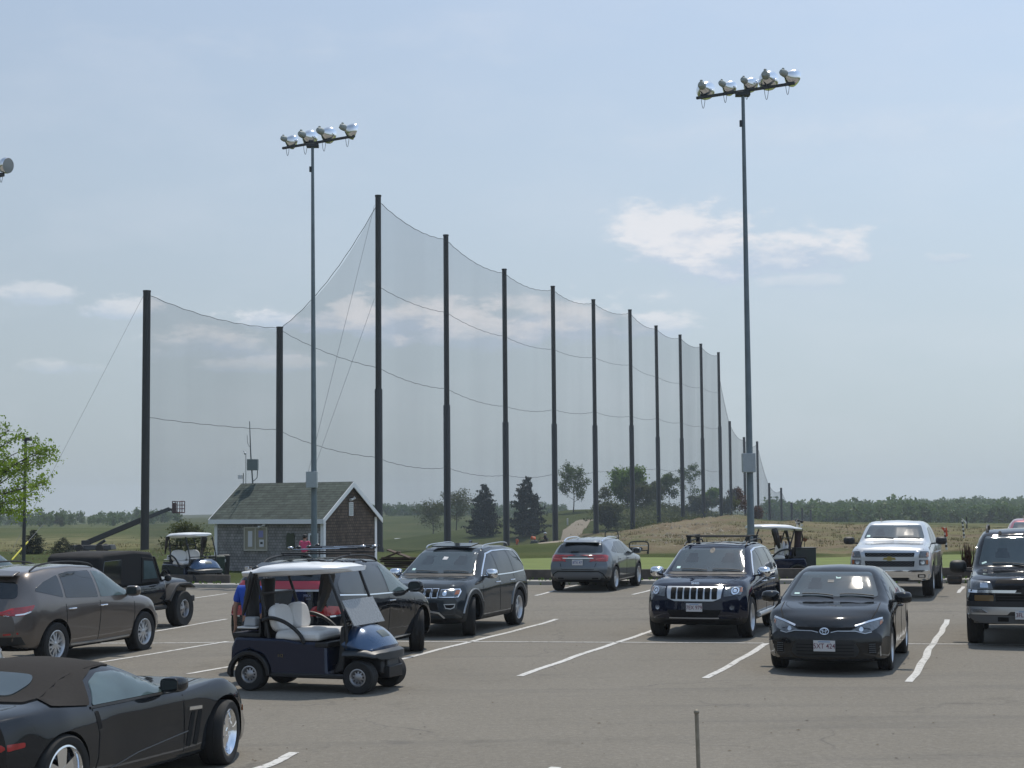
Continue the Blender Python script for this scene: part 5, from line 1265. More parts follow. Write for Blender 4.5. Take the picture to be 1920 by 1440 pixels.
MX['mid'] = [(-2.44, .75, .84), (-2.2, .76, .93)]+MU['mid'][2:]; MX['low'] = [(-2.44, .40, .78), (-2.3, .32, .86)]+MU['low'][2:]; MX['tail'] = [(.3, .06), (.6, 0), (1.0, .02), (1.4, .06)]; MX['sg'] = .045; MX['bowr'] = .16
def crossover(label, pm, loc, rz, kind, S=MU):
    c = make_car(S, label, 'SUV', 'parked_crossover', pm, loc, rz); r = c.root
    patch(c, 'windshield', 'F', [(-.70, 1.17), (.70, 1.17), (.57, 1.56), (-.57, 1.56)], M_GLASS, r=.06)
    if kind == 'murano':
        wins = ([(1.02, 1.09), (.55, 1.40), (.22, 1.53), (-.06, 1.565), (-.06, 1.10)], [(-.14, 1.10), (-.14, 1.57), (-.8, 1.575), (-1.10, 1.545), (-1.13, 1.14)], [(-1.20, 1.15), (-1.17, 1.535), (-1.62, 1.43), (-1.86, 1.34), (-1.9, 1.29)])
        gl = M_GLASST
    else:
        wins = ([(1.0, 1.10), (.50, 1.42), (.22, 1.52), (-.06, 1.56), (-.06, 1.11)], [(-.14, 1.11), (-.14, 1.565), (-.9, 1.57), (-1.05, 1.13)], [(-1.12, 1.13), (-.98, 1.565), (-1.62, 1.52), (-1.95, 1.34), (-1.97, 1.20)])
        gl = M_GLASST
    for k, pl in enumerate(wins): patch(c, 'side_window', 'S', pl, (gl if k == 0 else M_GLASSD), r=.035)
    for xs in (1.02, -.10, -1.16): strip(c, 'door_seam', 'S', [(xs, 1.04), (xs+.02, .75), (xs-.03, .36)], .013, M_SEAM, .003)
    patch(c, 'headlight', 'FF', [(.42, .78), (.72, .86), (.78, .98), (.62, .93)], M_HL, .01, r=.02); patch(c, 'grille', 'F', [(-.42, .6), (.42, .6), (.5, .82), (-.5, .82)], M_SILV, .01)
    if kind == 'murano':
        patch(c, 'rear_window', 'B', [(-.66, 1.18), (.66, 1.18), (.56, 1.45), (-.56, 1.45)], M_GLASSD, r=.09)
        mb = MB(); mb.prism([(-1.92, 1.59), (-2.12, 1.535), (-2.12, 1.56), (-1.92, 1.63)], 'y', -.52, .52); mb.build('spoiler', pm, r, bevel=.01)
        for s in 'LR': patch(c, 'tail_light', s, [(-2.50, .92), (-2.30, 1.03), (-1.98, 1.07), (-2.04, 1.0), (-2.16, .92)], M_RED, .012, r=.03); strip(c, 'tail_clear', s, [(-2.40, .91), (-2.20, .93), (-2.08, .965)], .022, M_HLR, .018)
        patch(c, 'tail_light', 'BB', [(.50, .92), (.80, .90), (.84, .99), (.66, 1.0)], M_RED, .010, r=.02)
        strip(c, 'rocker_chrome', 'S', [(-.95, .335), (0, .325), (.92, .345)], .030, M_SILV, .012)
        strip(c, 'bumper_reflector', 'BB', [(.56, .60), (.76, .62)], .03, M_RED, .008); patch(c, 'lower_bumper', 'B', [(-.8, .42), (.8, .42), (.78, .56), (-.78, .56)], M_PLAS, .006)
        strip(c, 'hatch_strip', 'B', [(-.4, .98), (.4, .98)], .03, M_CHR, .01); plate(c, 'B', 0, .86, '28 KL')
        handles(c, (-.0, -.98), .95, M_CHR); rails = M_PLAS; mm = pm
    elif kind == 'mkx':
        patch(c, 'rear_window', 'B', [(-.64, 1.40), (.64, 1.40), (.56, 1.58), (-.56, 1.58)], M_GLASSD, r=.05)
        strip(c, 'belt_chrome', 'S', [(-2.0, 1.165), (-1.0, 1.115), (1.05, 1.07)], .020, M_CHR, .010)
        # wide red lamp bar across the hatch, chrome line under it
        o = patch(c, 'hatch_lamp_bar', 'B', [(-.72, 1.27), (.72, 1.27), (.68, 1.39), (-.68, 1.39)], mat('lamp_bar', (.42, .03, .05), .3, 0, .6), .012, r=.02)
        strip(c, 'hatch_chrome', 'B', [(-.74, 1.25), (.74, 1.25)], .03, M_SILV, .02)
        for s in 'LR':
            patch(c, 'tail_light', s, [(-2.40, .86), (-2.36, 1.02), (-2.12, 1.00), (-1.98, .93), (-2.08, .88)], M_RED, .012, r=.03); strip(c, 'tail_clear', s, [(-2.36, .85), (-2.08, .86)], .024, M_HLR, .018)
        patch(c, 'tail_light', 'BB', [(.64, .86), (.84, .86), (.84, 1.0), (.64, 1.0)], M_RED, .012, r=.02)
        p = project(c.bvh, 'B', (-.50, 1.17), .012); text('badge_letters', 'LINCOLN', .05, M_SILV, r, project(c.bvh, 'B', (.50, 1.17), .012), (R(90), 0, R(-90)), .003)
        text('badge_letters', 'MKX', .06, M_SILV, r, p, (R(90), 0, R(-90)), .003)
        text('badge_letters', 'AWD', .032, M_SILV, r, project(c.bvh, 'B', (-.52, 1.12), .012), (R(90), 0, R(-90)), .003)
        plate(c, 'B', .1, .98, '41 RB'); strip(c, 'rocker_chrome', 'S', [(-.95, .335), (.92, .345)], .022, M_SILV, .012)
        patch(c, 'lower_bumper', 'B', [(-.8, .42), (.8, .42), (.78, .54), (-.78, .54)], M_PLAS, .006)
        handles(c, (-.0, -.98), .97, M_SILV); rails = M_PLAS; mm = pm
    else:
        patch(c, 'rear_window', 'B', [(-.66, 1.18), (.66, 1.18), (.56, 1.45), (-.56, 1.45)], M_GLASSD, r=.09); patch(c, 'tail_light', 'BB', [(.55, .92), (.84, .90), (.84, 1.05), (.6, 1.05)], M_RED, .010, r=.02)
        handles(c, (-.0, -.98), .95, pm); rails = M_SILV; mm = pm
    for s in (1, -1):
        mb = MB(); mb.tube(tuber([(.15, s*.585, 1.62), (.05, s*.585, 1.675), (-.7, s*.585, 1.745), (-1.55, s*.585, 1.70), (-1.75, s*.585, 1.62)], 5), .017, 6); mb.build('roof_rail', rails, r)
    mirror(c, .84, 1.04, 1.16, mm, (.085, .13, .095)); wipers(c, 1.15, .64)
    for (x, s) in ((1, 1), (1, -1), (-1, 1), (-1, -1)): wheel(c, x*S['wb']/2, s*.81, .372, .238, .245, (6, 'vee') if kind == 'murano' else (7, 'wide'), M_ALLOY, (R(24) if kind == 'mkx' and x > 0 else 0))
    return c
P_BROWN = paint('paint_brown', (.125, .107, .095), .55, .34); P_MKX = paint('paint_ink', (.011, .013, .016), .2, .28); P_BLUE = paint('paint_dark_blue', (.022, .03, .055), .3)
crossover('brown metallic crossover with red angled tail light, second row at left', P_BROWN, place(263, 1219, MU, 1, -1, AWAY), AWAY, 'murano')
mk = crossover('black crossover seen from behind, golf clubs on its roof rack, behind the near golf cart', P_MKX, place(783, 1220, MU, 1, -1, AWAY), AWAY, 'mkx', MX)
t = P(30, 1040, 40.5); crossover('dark blue crossover at left edge, only its railed roof showing over the brown one', P_BLUE, (t.x-1.0, 40., float(zlot(-12, 40))), AWAY, 'plain')
# rack bars on the black crossover's roof and the clubs lying across them
for x in (.0, -1.0):
    MB().box(x-.03, x+.03, -.62, .62, 1.765, 1.79).build('cross_bar', M_PLAS, mk.root, bevel=.008)
mb = MB(); mb.prism([(-1.95, 1.63), (-2.28, 1.56), (-2.28, 1.59), (-1.96, 1.67)], 'y', -.50, .50); mb.build('spoiler', P_MKX, mk.root, bevel=.012)
M_CLUB = mat('club_steel', (.55, .55, .56), .2, .9); M_HEAD = mat('club_black', (.012, .012, .013), .3, 0, .6)
mw = mk.root.matrix_basis
for k, (x, y0, y1, z, hd) in enumerate(((-.75, .55, -.55, 1.83, 1), (-.55, .5, -.6, 1.835, 1), (-.35, -.58, .5, 1.845, -1), (-.1, .52, -.5, 1.83, 1), (.1, -.6, .5, 1.835, -1), (.2, .5, -.55, 1.85, 1))):
    a, b = mw @ Vector((x, y0*1.0, z)), mw @ Vector((x+.12, y1*1.0, z+.02)); o = thing('golf_club', '%s golf club lying across the roof rack of the black crossover' % ['rearmost', 'second', 'third', 'fourth', 'fifth', 'foremost'][k], 'golf club', a, 0, 'golf clubs on the roof rack')
    MB().tube([Vector(), (b-a)*.96], .009, 6).build('shaft', M_CLUB, o); MB().tube([(b-a)*.75, (b-a)*1.02], .016, 8).build('grip', M_HEAD, o)
    mb = MB(); mb.ball((-.025, 0, .03), (.05, .035, .028), 6); mb.build('club_head', M_CLUB if k % 2 == 0 else M_HEAD, o)
# ------------------------------------------------------------------ grey compact crossover, rear view
GL = dict(W=.90, wb=2.70, R=.345, arch=.395, sg=.05, clad=.38, bow=.28, bowr=.22, nr=.7,
    top=[(-2.21, .98), (-2.17, 1.04), (-2.0, 1.18), (-1.70, 1.37), (-1.55, 1.42), (-1.0, 1.47), (-.3, 1.485), (.2, 1.455), (.42, 1.41), (.85, 1.18), (1.15, 1.03), (1.3, 1.0), (1.75, .93), (2.05, .83), (2.17, .75), (2.21, .70)],
    belt=[(-2.21, .94, .70), (-2.1, 1.0, .78), (-1.7, 1.03, .82), (-1.1, 1.02, .85), (0, .98, .865), (1.0, .93, .87), (1.6, .88, .86), (1.95, .78, .80), (2.15, .70, .72), (2.21, .66, .66)],
    edge=[(-2.21, .97, .64), (-2.12, 1.05, .66), (-1.95, 1.16, .64), (-1.70, 1.31, .60), (-1.0, 1.405, .585), (-.3, 1.42, .585), (.2, 1.39, .58), (.42, 1.34, .59), (.85, 1.13, .68), (1.15, .98, .76), (1.3, .96, .76), (1.75, .89, .73), (2.05, .79, .66), (2.17, .72, .62), (2.21, .68, .60)],
    mid=[(-2.21, .72, .82), (-2.0, .72, .88), (-1.35, .70, .90), (0, .66, .885), (1.35, .68, .90), (2.0, .62, .86), (2.21, .55, .76)],
    low=[(-2.21, .36, .74), (-2.1, .27, .82), (-1, .22, .84), (1, .22, .84), (2.0, .22, .82), (2.15, .27, .76), (2.21, .30, .70)],
    nose=[(.2, .04), (.5, 0), (.75, .06)], tail=[(.25, .10), (.42, .0), (.66, .0), (.85, .06), (1.0, .07)])
P_SGREY = paint('paint_steel_grey', (.10, .115, .128), .6, .33)
c = make_car(GL, 'steel grey hatchback crossover seen from behind, parked nose to the green', 'SUV', 'parked_crossover', P_SGREY, place(1150, 1107.5, GL, -1, -1, AWAY), AWAY); r = c.root
patch(c, 'rear_window', 'B', [(-.66, 1.075), (.66, 1.075), (.58, 1.33), (-.58, 1.33)], M_GLASSD, r=.05)
mb = MB(); mb.prism([(-1.60, 1.38), (-1.80, 1.345), (-1.80, 1.365), (-1.60, 1.425)], 'y', -.50, .50); mb.build('spoiler', P_SGREY, r, bevel=.012)
for pl in ([(.90, 1.0), (.50, 1.25), (.20, 1.345), (-.05, 1.365), (-.05, 1.0)], [(-.13, 1.01), (-.13, 1.37), (-.72, 1.35), (-1.0, 1.25), (-1.02, 1.04)], [(-1.09, 1.05), (-1.08, 1.24), (-1.42, 1.13), (-1.40, 1.09)]): patch(c, 'side_window', 'S', pl, M_GLASSD, r=.03)
patch(c, 'windshield', 'F', [(-.66, 1.06), (.66, 1.06), (.53, 1.37), (-.53, 1.37)], M_GLASS, r=.05)
for s in 'LR': patch(c, 'tail_light', s, [(-2.22, .83), (-2.20, 1.0), (-1.98, 1.02), (-1.86, .97), (-1.95, .85)], M_RED, .012, r=.03)
patch(c, 'tail_light', 'BB', [(.44, .84), (.80, .83), (.80, .99), (.70, 1.02), (.46, .98)], M_RED, .014, r=.03)
for s in (1, -1): strip(c, 'tail_inner', 'B', [(s*.50, .90), (s*.72, .915)], .028, mat('lamp_red_bright', (.62, .09, .09), .2, 0, 1), .02)
strip(c, 'hatch_chrome', 'B', [(-.44, .925), (.44, .925)], .026, M_CHR, .014); plate(c, 'B', 0, .80, '8TX 47', m=mat('plate_text_blue', (.05, .07, .25), .6))
patch(c, 'lower_bumper', 'B', [(-.62, .34), (.62, .34), (.66, .44), (.56, .52), (-.56, .52), (-.66, .44)], M_GPLAS, .010, r=.04); strip(c, 'bumper_seam', 'B', [(-.78, .36), (-.70, .50), (-.58, .565), (.58, .565), (.70, .50), (.78, .36)], .03, M_SEAM, .006)
for s in (1, -1): patch(c, 'exhaust_tip', 'B', [(s*.40, .36), (s*.58, .36), (s*.57, .40), (s*.41, .40)], M_SEAM, .02, r=.01)
strip(c, 'hatch_seam', 'B', [(-.52, .79), (-.46, .62), (.46, .62), (.52, .79)], .014, M_SEAM, .003)
for xs in (.95, -.09, -1.05): strip(c, 'door_seam', 'S', [(xs, .95), (xs+.01, .65), (xs-.03, .32)], .012, M_SEAM, .003)
for s in (1, -1): mb = MB(); mb.tube(tuber([(.15, s*.55, 1.40), (.05, s*.55, 1.435), (-.7, s*.55, 1.485), (-1.4, s*.55, 1.44), (-1.6, s*.55, 1.37)], 5), .018, 6); mb.build('roof_rail', M_CHR, r)
strip(c, 'rocker_chrome', 'S', [(-.9, .30), (.9, .31)], .03, M_SILV, .012)
handles(c, (.0, -.88), .87, P_SGREY); mirror(c, .78, .99, 1.06, P_SGREY, (.085, .12, .085)); arches(c, .04, M_PLAS, .01)
mb = MB(); mb.bar(project(c.bvh, 'B', (.0, 1.10), .02), project(c.bvh, 'B', (.22, 1.09), .02), .02, .02); mb.build('rear_wiper', M_PLAS, r)
for (x, s) in ((1, 1), (1, -1), (-1, 1), (-1, -1)): wheel(c, x*GL['wb']/2, s*.785, .345, .24, .235, (5, 'split'), M_ALLOY)
r.scale = (.975, .975, .975)
# ------------------------------------------------------------------ pickups
PK = dict(W=1.0, wb=3.645, R=.405, arch=.475, sg=.035, clad=.0, bow=.16, bowr=.05, nr=.5,
    top=[(-3.06, 1.32), (-1.32, 1.34), (-1.27, 1.36), (-1.18, 1.74), (-1.0, 1.83), (-.3, 1.87), (.3, 1.865), (.56, 1.83), (.70, 1.775), (1.34, 1.41), (1.44, 1.37), (1.55, 1.35), (2.2, 1.30), (2.62, 1.24), (2.74, 1.16), (2.78, 1.08)],
    belt=[(-3.06, 1.20, .93), (-1.3, 1.22, .945), (.6, 1.20, .95), (1.4, 1.18, .955), (2.2, 1.14, .955), (2.6, 1.08, .93), (2.78, 1.0, .90)],
    edge=[(-3.06, 1.31, .90), (-1.34, 1.325, .91), (-1.28, 1.34, .86), (-1.18, 1.68, .72), (-1.0, 1.77, .70), (-.3, 1.80, .70), (.3, 1.795, .70), (.56, 1.76, .70), (.70, 1.70, .715), (1.34, 1.36, .80), (1.45, 1.31, .86), (2.2, 1.24, .87), (2.62, 1.17, .86), (2.74, 1.11, .85), (2.78, 1.05, .84)],
    mid=[(-3.06, .85, .97), (-1.8, .88, 1.0), (0, .85, .985), (1.8, .85, 1.0), (2.5, .82, .985), (2.78, .78, .95)],
    low=[(-3.06, .50, .92), (-2.8, .42, .93), (0, .38, .93), (2.2, .38, .93), (2.6, .40, .93), (2.78, .44, .92)],
    nose=[(.4, .06), (.6, .0), (1.2, .03)], tail=[(.4, 0), (1, 0)])
def pickup(label, pm, loc, rz, kind):
    c = make_car(PK, label, 'pickup truck', 'parked_pickup', pm, loc, rz); r = c.root
    patch(c, 'windshield', 'F', [(-.76, 1.42), (.76, 1.42), (.64, 1.755), (-.64, 1.755)], M_GLASS, r=.05)
    for pl in ([(1.10, 1.27), (.62, 1.61), (.50, 1.67), (.02, 1.70), (.02, 1.27)], [(-.06, 1.27), (-.06, 1.70), (-.95, 1.67), (-1.02, 1.28)]): patch(c, 'side_window', 'S', pl, M_GLASSD, r=.03)
    patch(c, 'bed_floor', 'T', [(-3.0, -.78), (-1.42, -.78), (-1.42, .78), (-3.0, .78)], M_SEAM, .004)
    for xs in (1.25, -.02, -1.12): strip(c, 'door_seam', 'S', [(xs, 1.2), (xs+.0, .85), (xs-.03, .48)], .014, M_SEAM, .003)
    handles(c, (.15, -.9), 1.05, pm if kind == 'silver' else M_CHR)
    strip(c, 'hood_seam', 'FF', [(.80, 1.10), (.80, 1.27)], .014, M_SEAM, .003)
    if kind == 'silver':
        sur = patch(c, 'grille_surround', 'F', [(-.66, .70), (.66, .70), (.70, 1.14), (-.70, 1.14)], M_SILV, .012, r=.03)
        for (z0, z1) in ((1.0, 1.09), (.76, .90)):
            patch(c, 'grille_mesh', 'F', [(-.58, z0), (.58, z0), (.60, z1), (-.60, z1)], M_SEAM, .02, r=.01, parent=sur)
            zz = []; n = 22
            for row in range(2 if z1-z0 < .1 else 3):
                pts = [(-.56+1.12*k/n, z0+(z1-z0)*(row+.5+(.5 if k % 2 else -.5)*.8)/(2 if z1-z0 < .1 else 3)) for k in range(n+1)]
                strip(c, 'mesh_wire', 'F', pts, .012, M_GPLAS, .028, parent=sur, res=.1)
        patch(c, 'emblem', 'F', [(-.16, .93), (-.06, .93), (-.05, .905), (.05, .905), (.06, .93), (.16, .93), (.13, .985), (.055, .985), (.05, 1.01), (-.05, 1.01), (-.055, .985), (-.13, .985)], mat('emblem_gold', (.30, .25, .08), .35, .6), .035)
        for s in (1, -1):
            patch(c, 'headlight', 'F', [(s*.70, .98), (s*.92, .98), (s*.92, 1.13), (s*.72, 1.13)], M_HL, .014, r=.02); patch(c, 'headlight', 'F', [(s*.70, .79), (s*.92, .80), (s*.92, .93), (s*.70, .93)], M_HL, .014, r=.02)
            patch(c, 'headlight_bulb', 'F', circ(s*.78, .865, .05), M_HLR, .02); patch(c, 'turn_lamp', 'F', [(s*.86, .82), (s*.91, .82), (s*.91, .92), (s*.86, .92)], M_AMB, .02); patch(c, 'turn_lamp', 'F', [(s*.87, 1.0), (s*.915, 1.0), (s*.915, 1.1), (s*.87, 1.1)], M_AMB, .02)
            patch(c, 'fog_lamp', 'F', [(s*.66, .50), (s*.84, .50), (s*.84, .585), (s*.66, .585)], M_SEAM, .030, r=.02); patch(c, 'fog_lens', 'F', [(s*.69, .515), (s*.81, .515), (s*.81, .57), (s*.69, .57)], M_HLR, .036, r=.01)
        bp = patch(c, 'bumper', 'F', [(-.95, .44), (-.50, .44), (-.46, .50), (.46, .50), (.50, .44), (.95, .44), (.95, .68), (-.95, .68)], M_CHR, .022, r=.03)
        patch(c, 'air_opening', 'F', [(-.45, .41), (.45, .41), (.45, .50), (-.45, .50)], M_SEAM, .012); plate(c, 'F', -.36, .44, '94 PX', off=.04)
    mirror(c, 1.05, 1.16, 1.36, M_PLAS, (.08, .14, .10)); heads(c, 1.50, (-.36, .36), .24, .15); wipers(c, 1.41, .70)
    patch(c, 'windshield_sticker', 'F', [(-.69, 1.45), (-.60, 1.45), (-.60, 1.50), (-.68, 1.50)], M_STICK, .009)
    mb = MB(); mb.prism([(.3, 1.865), (.18, 1.865), (.19, 1.93), (.23, 1.93)], 'y', -.42, -.38); mb.build('antenna_fin', M_PLAS, r)
    for (x, s) in ((1, 1), (1, -1), (-1, 1), (-1, -1)): wheel(c, x*PK['wb']/2, s*.86, .405, .24, .27, (5, 'wide'), M_ALLOY)
    return c
P_SILV = paint('paint_silver', (.50, .52, .54), .35, .3); P_REDP = paint('paint_red', (.28, .015, .03), .2, .3)
pickup('silver pickup truck with mesh grille and gold emblem facing the camera', P_SILV, place(1744, 1119, PK, 1, 1, TOW), TOW, 'silver')
t = P(1948, 1000, 45.5); pickup('red truck mostly hidden behind the black truck, only its roof showing', P_REDP, (t.x, 45.5, .17), TOW, 'red')
# ------------------------------------------------------------------ black truck at the right edge
AV = dict(PK); AV.update(W=1.01, wb=3.30, bow=.14)
sh = -.13
AV['top'] = [(-2.98, 1.38), (-1.9, 1.40), (-1.6, 1.60), (-1.3, 1.93), (-1.0, 1.995), (-.3, 2.02), (.35, 2.015), (.66, 1.97), (.80, 1.90), (1.22, 1.40), (1.36, 1.32), (1.5, 1.30), (2.1, 1.26), (2.50, 1.20), (2.60, 1.12), (2.63, 1.05)]
AV['belt'] = [(-2.98, 1.20, .93), (-1.3, 1.22, .945), (.6, 1.18, .95), (1.4, 1.15, .955), (2.1, 1.12, .955), (2.45, 1.06, .93), (2.63, .98, .90)]
AV['edge'] = [(-2.98, 1.36, .86), (-1.9, 1.38, .86), (-1.6, 1.54, .78), (-1.3, 1.86, .74), (-1.0, 1.925, .73), (.35, 1.945, .73), (.66, 1.90, .73), (.80, 1.83, .735), (1.22, 1.34, .82), (1.4, 1.26, .87), (2.1, 1.20, .87), (2.50, 1.13, .86), (2.60, 1.07, .85), (2.63, 1.02, .84)]
AV['mid'] = [(-2.98, .85, .97), (0, .85, .985), (1.65, .85, 1.01), (2.4, .82, .99), (2.63, .78, .95)]
AV['low'] = [(-2.98, .50, .92), (-2.8, .42, .93), (0, .38, .93), (2.1, .38, .93), (2.45, .40, .93), (2.63, .42, .92)]
P_BLK2 = paint('paint_black_truck', (.016, .018, .021), .2, .3)
g = G(1829, 1205); rt = Matrix.Rotation(TOW, 3, 'Z') @ Vector((AV['wb']/2, -.88, 0)); g = g-rt
c = make_car(AV, 'black truck with roof rails cut off by the right edge of the photo', 'truck', 'parked_truck', P_BLK2, (g.x, g.y, 0), TOW); r = c.root
patch(c, 'windshield', 'F', [(-.80, 1.37), (.80, 1.37), (.68, 1.88), (-.68, 1.88)], M_GLASS, r=.05)
for pl in ([(1.02, 1.27), (.66, 1.64), (.56, 1.70), (.0, 1.74), (.0, 1.27)], [(-.08, 1.27), (-.08, 1.74), (-.95, 1.71), (-1.02, 1.28)]): patch(c, 'side_window', 'S', pl, M_GLASSD, r=.03)
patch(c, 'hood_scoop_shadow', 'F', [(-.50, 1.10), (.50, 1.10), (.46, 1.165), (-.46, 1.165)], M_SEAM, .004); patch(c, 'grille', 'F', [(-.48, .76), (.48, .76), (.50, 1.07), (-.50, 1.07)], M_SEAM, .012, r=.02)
for k in range(5): strip(c, 'grille_slat', 'F', [(-.47, .79+k*.045), (.47, .79+k*.045)], .010, M_PLAS, .018)
strip(c, 'chrome_bar', 'F', [(-.92, .965), (.92, .965)], .050, M_CHR, .026)
patch(c, 'emblem', 'F', [(-.16, .945), (-.06, .945), (-.05, .915), (.05, .915), (.06, .945), (.16, .945), (.13, 1.0), (.055, 1.0), (.05, 1.03), (-.05, 1.03), (-.055, 1.0), (-.13, 1.0)], mat('emblem_dark', (.02, .02, .02), .3, .5), .04)
for s in (1, -1):
    patch(c, 'headlight', 'F', [(s*.52, 1.0), (s*.90, 1.0), (s*.90, 1.15), (s*.56, 1.12)], M_HL, .014, r=.02); patch(c, 'headlight_bulb', 'F', [(s*.60, 1.03), (s*.74, 1.03), (s*.74, 1.10), (s*.62, 1.10)], M_HLR, .02, r=.01)
    patch(c, 'turn_lamp', 'F', [(s*.52, .80), (s*.84, .80), (s*.84, .90), (s*.52, .90)], mat('lamp_smoked_amber', (.16, .10, .04), .2, 0, 1), .014, r=.02)
    patch(c, 'bumper_scoop', 'F', [(s*.62, .60), (s*.90, .60), (s*.90, .66), (s*.72, .66)], M_HLR, .03)
    mb = MB(); mb.tube(tuber([(.55, s*.66, 1.94), (.45, s*.66, 2.03), (-.3, s*.66, 2.06), (-1.1, s*.66, 2.03), (-1.2, s*.66, 1.93)], 5), .020, 6); mb.build('roof_rail', M_PLAS, r)
patch(c, 'bumper', 'F', [(-.96, .57), (-.30, .57), (-.25, .62), (.25, .62), (.30, .57), (.96, .57), (.96, .70), (-.96, .70)], M_SILV, .018, r=.02)
patch(c, 'lower_valance', 'F', [(-.94, .42), (.94, .42), (.95, .56), (-.95, .56)], M_GPLAS, .014, r=.02); patch(c, 'tow_opening', 'FF', [(.28, .455), (.46, .455), (.46, .53), (.28, .53)], M_SEAM, .02)
patch(c, 'bumper_step', 'F', [(-.97, .70), (.97, .70), (.96, .79), (-.96, .79)], M_PLAS, .02)
text('badge_letters', '240AZ', .06, M_GPLAS, r, project(c.bvh, 'F', (-.66, .49), .018), (R(90), 0, R(90)), .002)
plate(c, 'F', -.02, .58, '3FL 628', off=.04); mirror(c, .98, 1.18, 1.33, M_PLAS, (.09, .15, .12)); heads(c, 1.50, (-.38, .38), .26, .17); wipers(c, 1.36, .74)
patch(c, 'roof_vent', 'F', circ(-.42, 1.935, .03), M_SEAM, .01); strip(c, 'windshield_sticker', 'F', [(-.74, 1.39), (-.66, 1.42)], .03, M_STICK, .009)
for (x, s) in ((1, 1), (1, -1), (-1, 1), (-1, -1)): wheel(c, x*AV['wb']/2, s*.87, .40, .22, .27, (5, 'wide'), M_ALLOY)
# ------------------------------------------------------------------ black convertible, near left
CV = dict(W=.965, wb=2.685, R=.328, arch=.375, Zr=.335, sg=.07, clad=.0, bow=.42, bowr=.20, nr=1.0,
    top=[(-2.12, .90), (-2.0, .93), (-1.55, .955), (-1.45, .97), (-1.33, 1.02), (-1.0, 1.16), (-.75, 1.22), (-.45, 1.24), (-.22, 1.215), (-.05, 1.165), (.48, .93), (.72, .87), (1.5, .80), (1.9, .70), (2.2, .56), (2.30, .47), (2.33, .42)],
    belt=[(-2.12, .84, .78), (-1.9, .875, .86), (-1.34, .895, .90), (-.8, .86, .88), (0, .83, .88), (.7, .82, .88), (1.1, .85, .86), (1.42, .865, .85), (1.8, .76, .84), (2.1, .60, .78), (2.33, .40, .62)],
    edge=[(-2.12, .885, .70), (-1.9, .91, .76), (-1.55, .94, .76), (-1.45, .955, .72), (-1.33, .985, .67), (-1.0, 1.10, .59), (-.75, 1.155, .565), (-.45, 1.175, .56), (-.22, 1.145, .58), (-.05, 1.095, .62), (.48, .87, .74), (.75, .85, .70), (1.42, .87, .68), (1.8, .74, .66), (2.1, .60, .62), (2.33, .41, .52)],
    mid=[(-2.12, .62, .84), (-1.7, .62, .94), (-1.34, .62, .965), (-.5, .56, .90), (.5, .52, .89), (1.0, .56, .91), (1.35, .60, .935), (1.9, .52, .89), (2.33, .32, .66)],
    low=[(-2.12, .25, .78), (-1.7, .17, .90), (-.6, .14, .88), (.6, .14, .88), (1.4, .15, .88), (2.0, .14, .84), (2.25, .14, .72), (2.33, .17, .64)],
    nose=[(.1, .0), (.5, .0)], tail=[(.2, .18), (.4, .04), (.6, .0), (.9, .0)])
P_VET = paint('paint_deep_black', (.014, .016, .019), .15, .25)
hv = R(90-20)
g = G(413, 1433); g = g-Matrix.Rotation(hv, 3, 'Z') @ Vector((CV['wb']/2, -.85, 0))
c = make_car(CV, 'black low sports convertible with brown soft top, nearest car at bottom left', 'car', 'parked_convertible', P_VET, (g.x, g.y, float(zlot(g.x, g.y))), hv); r = c.root
M_SOFT = mat('soft_top_cloth', (.034, .031, .029), .95, noise=.15, nscale=30, bump=.3, bscale=300, spec=.2)
patch(c, 'soft_top', 'T', [(-.17, -.555), (-.09, 0), (-.17, .555), (-.95, .60), (-1.34, .68), (-1.50, .62), (-1.54, 0), (-1.50, -.62), (-1.34, -.68), (-.95, -.60)], M_SOFT, .012, r=.03, skirt=.012)
patch(c, 'soft_top_quarter', 'S', [(-.14, 1.165), (-.50, 1.15), (-.76, 1.07), (-.84, .98), (-.93, .875), (-1.42, .925), (-1.34, 1.0), (-1.0, 1.135), (-.75, 1.195), (-.3, 1.205)], M_SOFT, .013, r=.02, skirt=.012)
patch(c, 'rear_window', 'T', [(-1.40, -.42), (-1.40, .42), (-1.16, .46), (-1.02, .38), (-1.02, -.38), (-1.16, -.46)], M_GLASS, .022, r=.08); 
patch(c, 'windshield', 'F', [(-.70, .93), (.70, .93), (.52, 1.17), (-.52, 1.17)], M_GLASS, .006, r=.04)
patch(c, 'side_window', 'S', [(.42, .86), (-.08, 1.065), (-.22, 1.105), (-.48, 1.115), (-.70, 1.05), (-.78, .96), (-.88, .87)], M_GLASST, .008, r=.03)
strip(c, 'window_line', 'S', [(.46, .845), (-.92, .855)], .018, M_PLAS, .010)
for pl in [[(.56, .80), (.60, .55), (.58, .24)], [(-.90, .84), (-.82, .62), (-.84, .40), (-.90, .24)]]: strip(c, 'door_seam', 'S', pl, .012, M_SEAM, .003)
patch(c, 'pull_recess', 'S', [(-.88, .82), (-.82, .82), (-.78, .66), (-.84, .66)], M_SEAM, .004, r=.02)
for x0 in (.90, .78): patch(c, 'side_vent', 'S', [(x0-.06, .62), (x0+.0, .62), (x0-.10, .28), (x0-.17, .30)], M_SEAM, .005, r=.02)
strip(c, 'fender_badge', 'S', [(.66, .655), (.88, .645)], .032, M_CHR, .014)
strip(c, 'side_crease', 'S', [(-.85, .24), (-.2, .36), (.7, .44)], .010, M_GPLAS, .004)
for s in 'LR': patch(c, 'side_marker', s, [(-2.02, .62), (-1.80, .64), (-1.80, .68), (-2.02, .68)], M_RED, .008, r=.015); patch(c, 'front_marker', s, [(1.95, .53), (2.06, .50), (2.08, .44), (1.96, .47)], M_AMB, .008, r=.01)
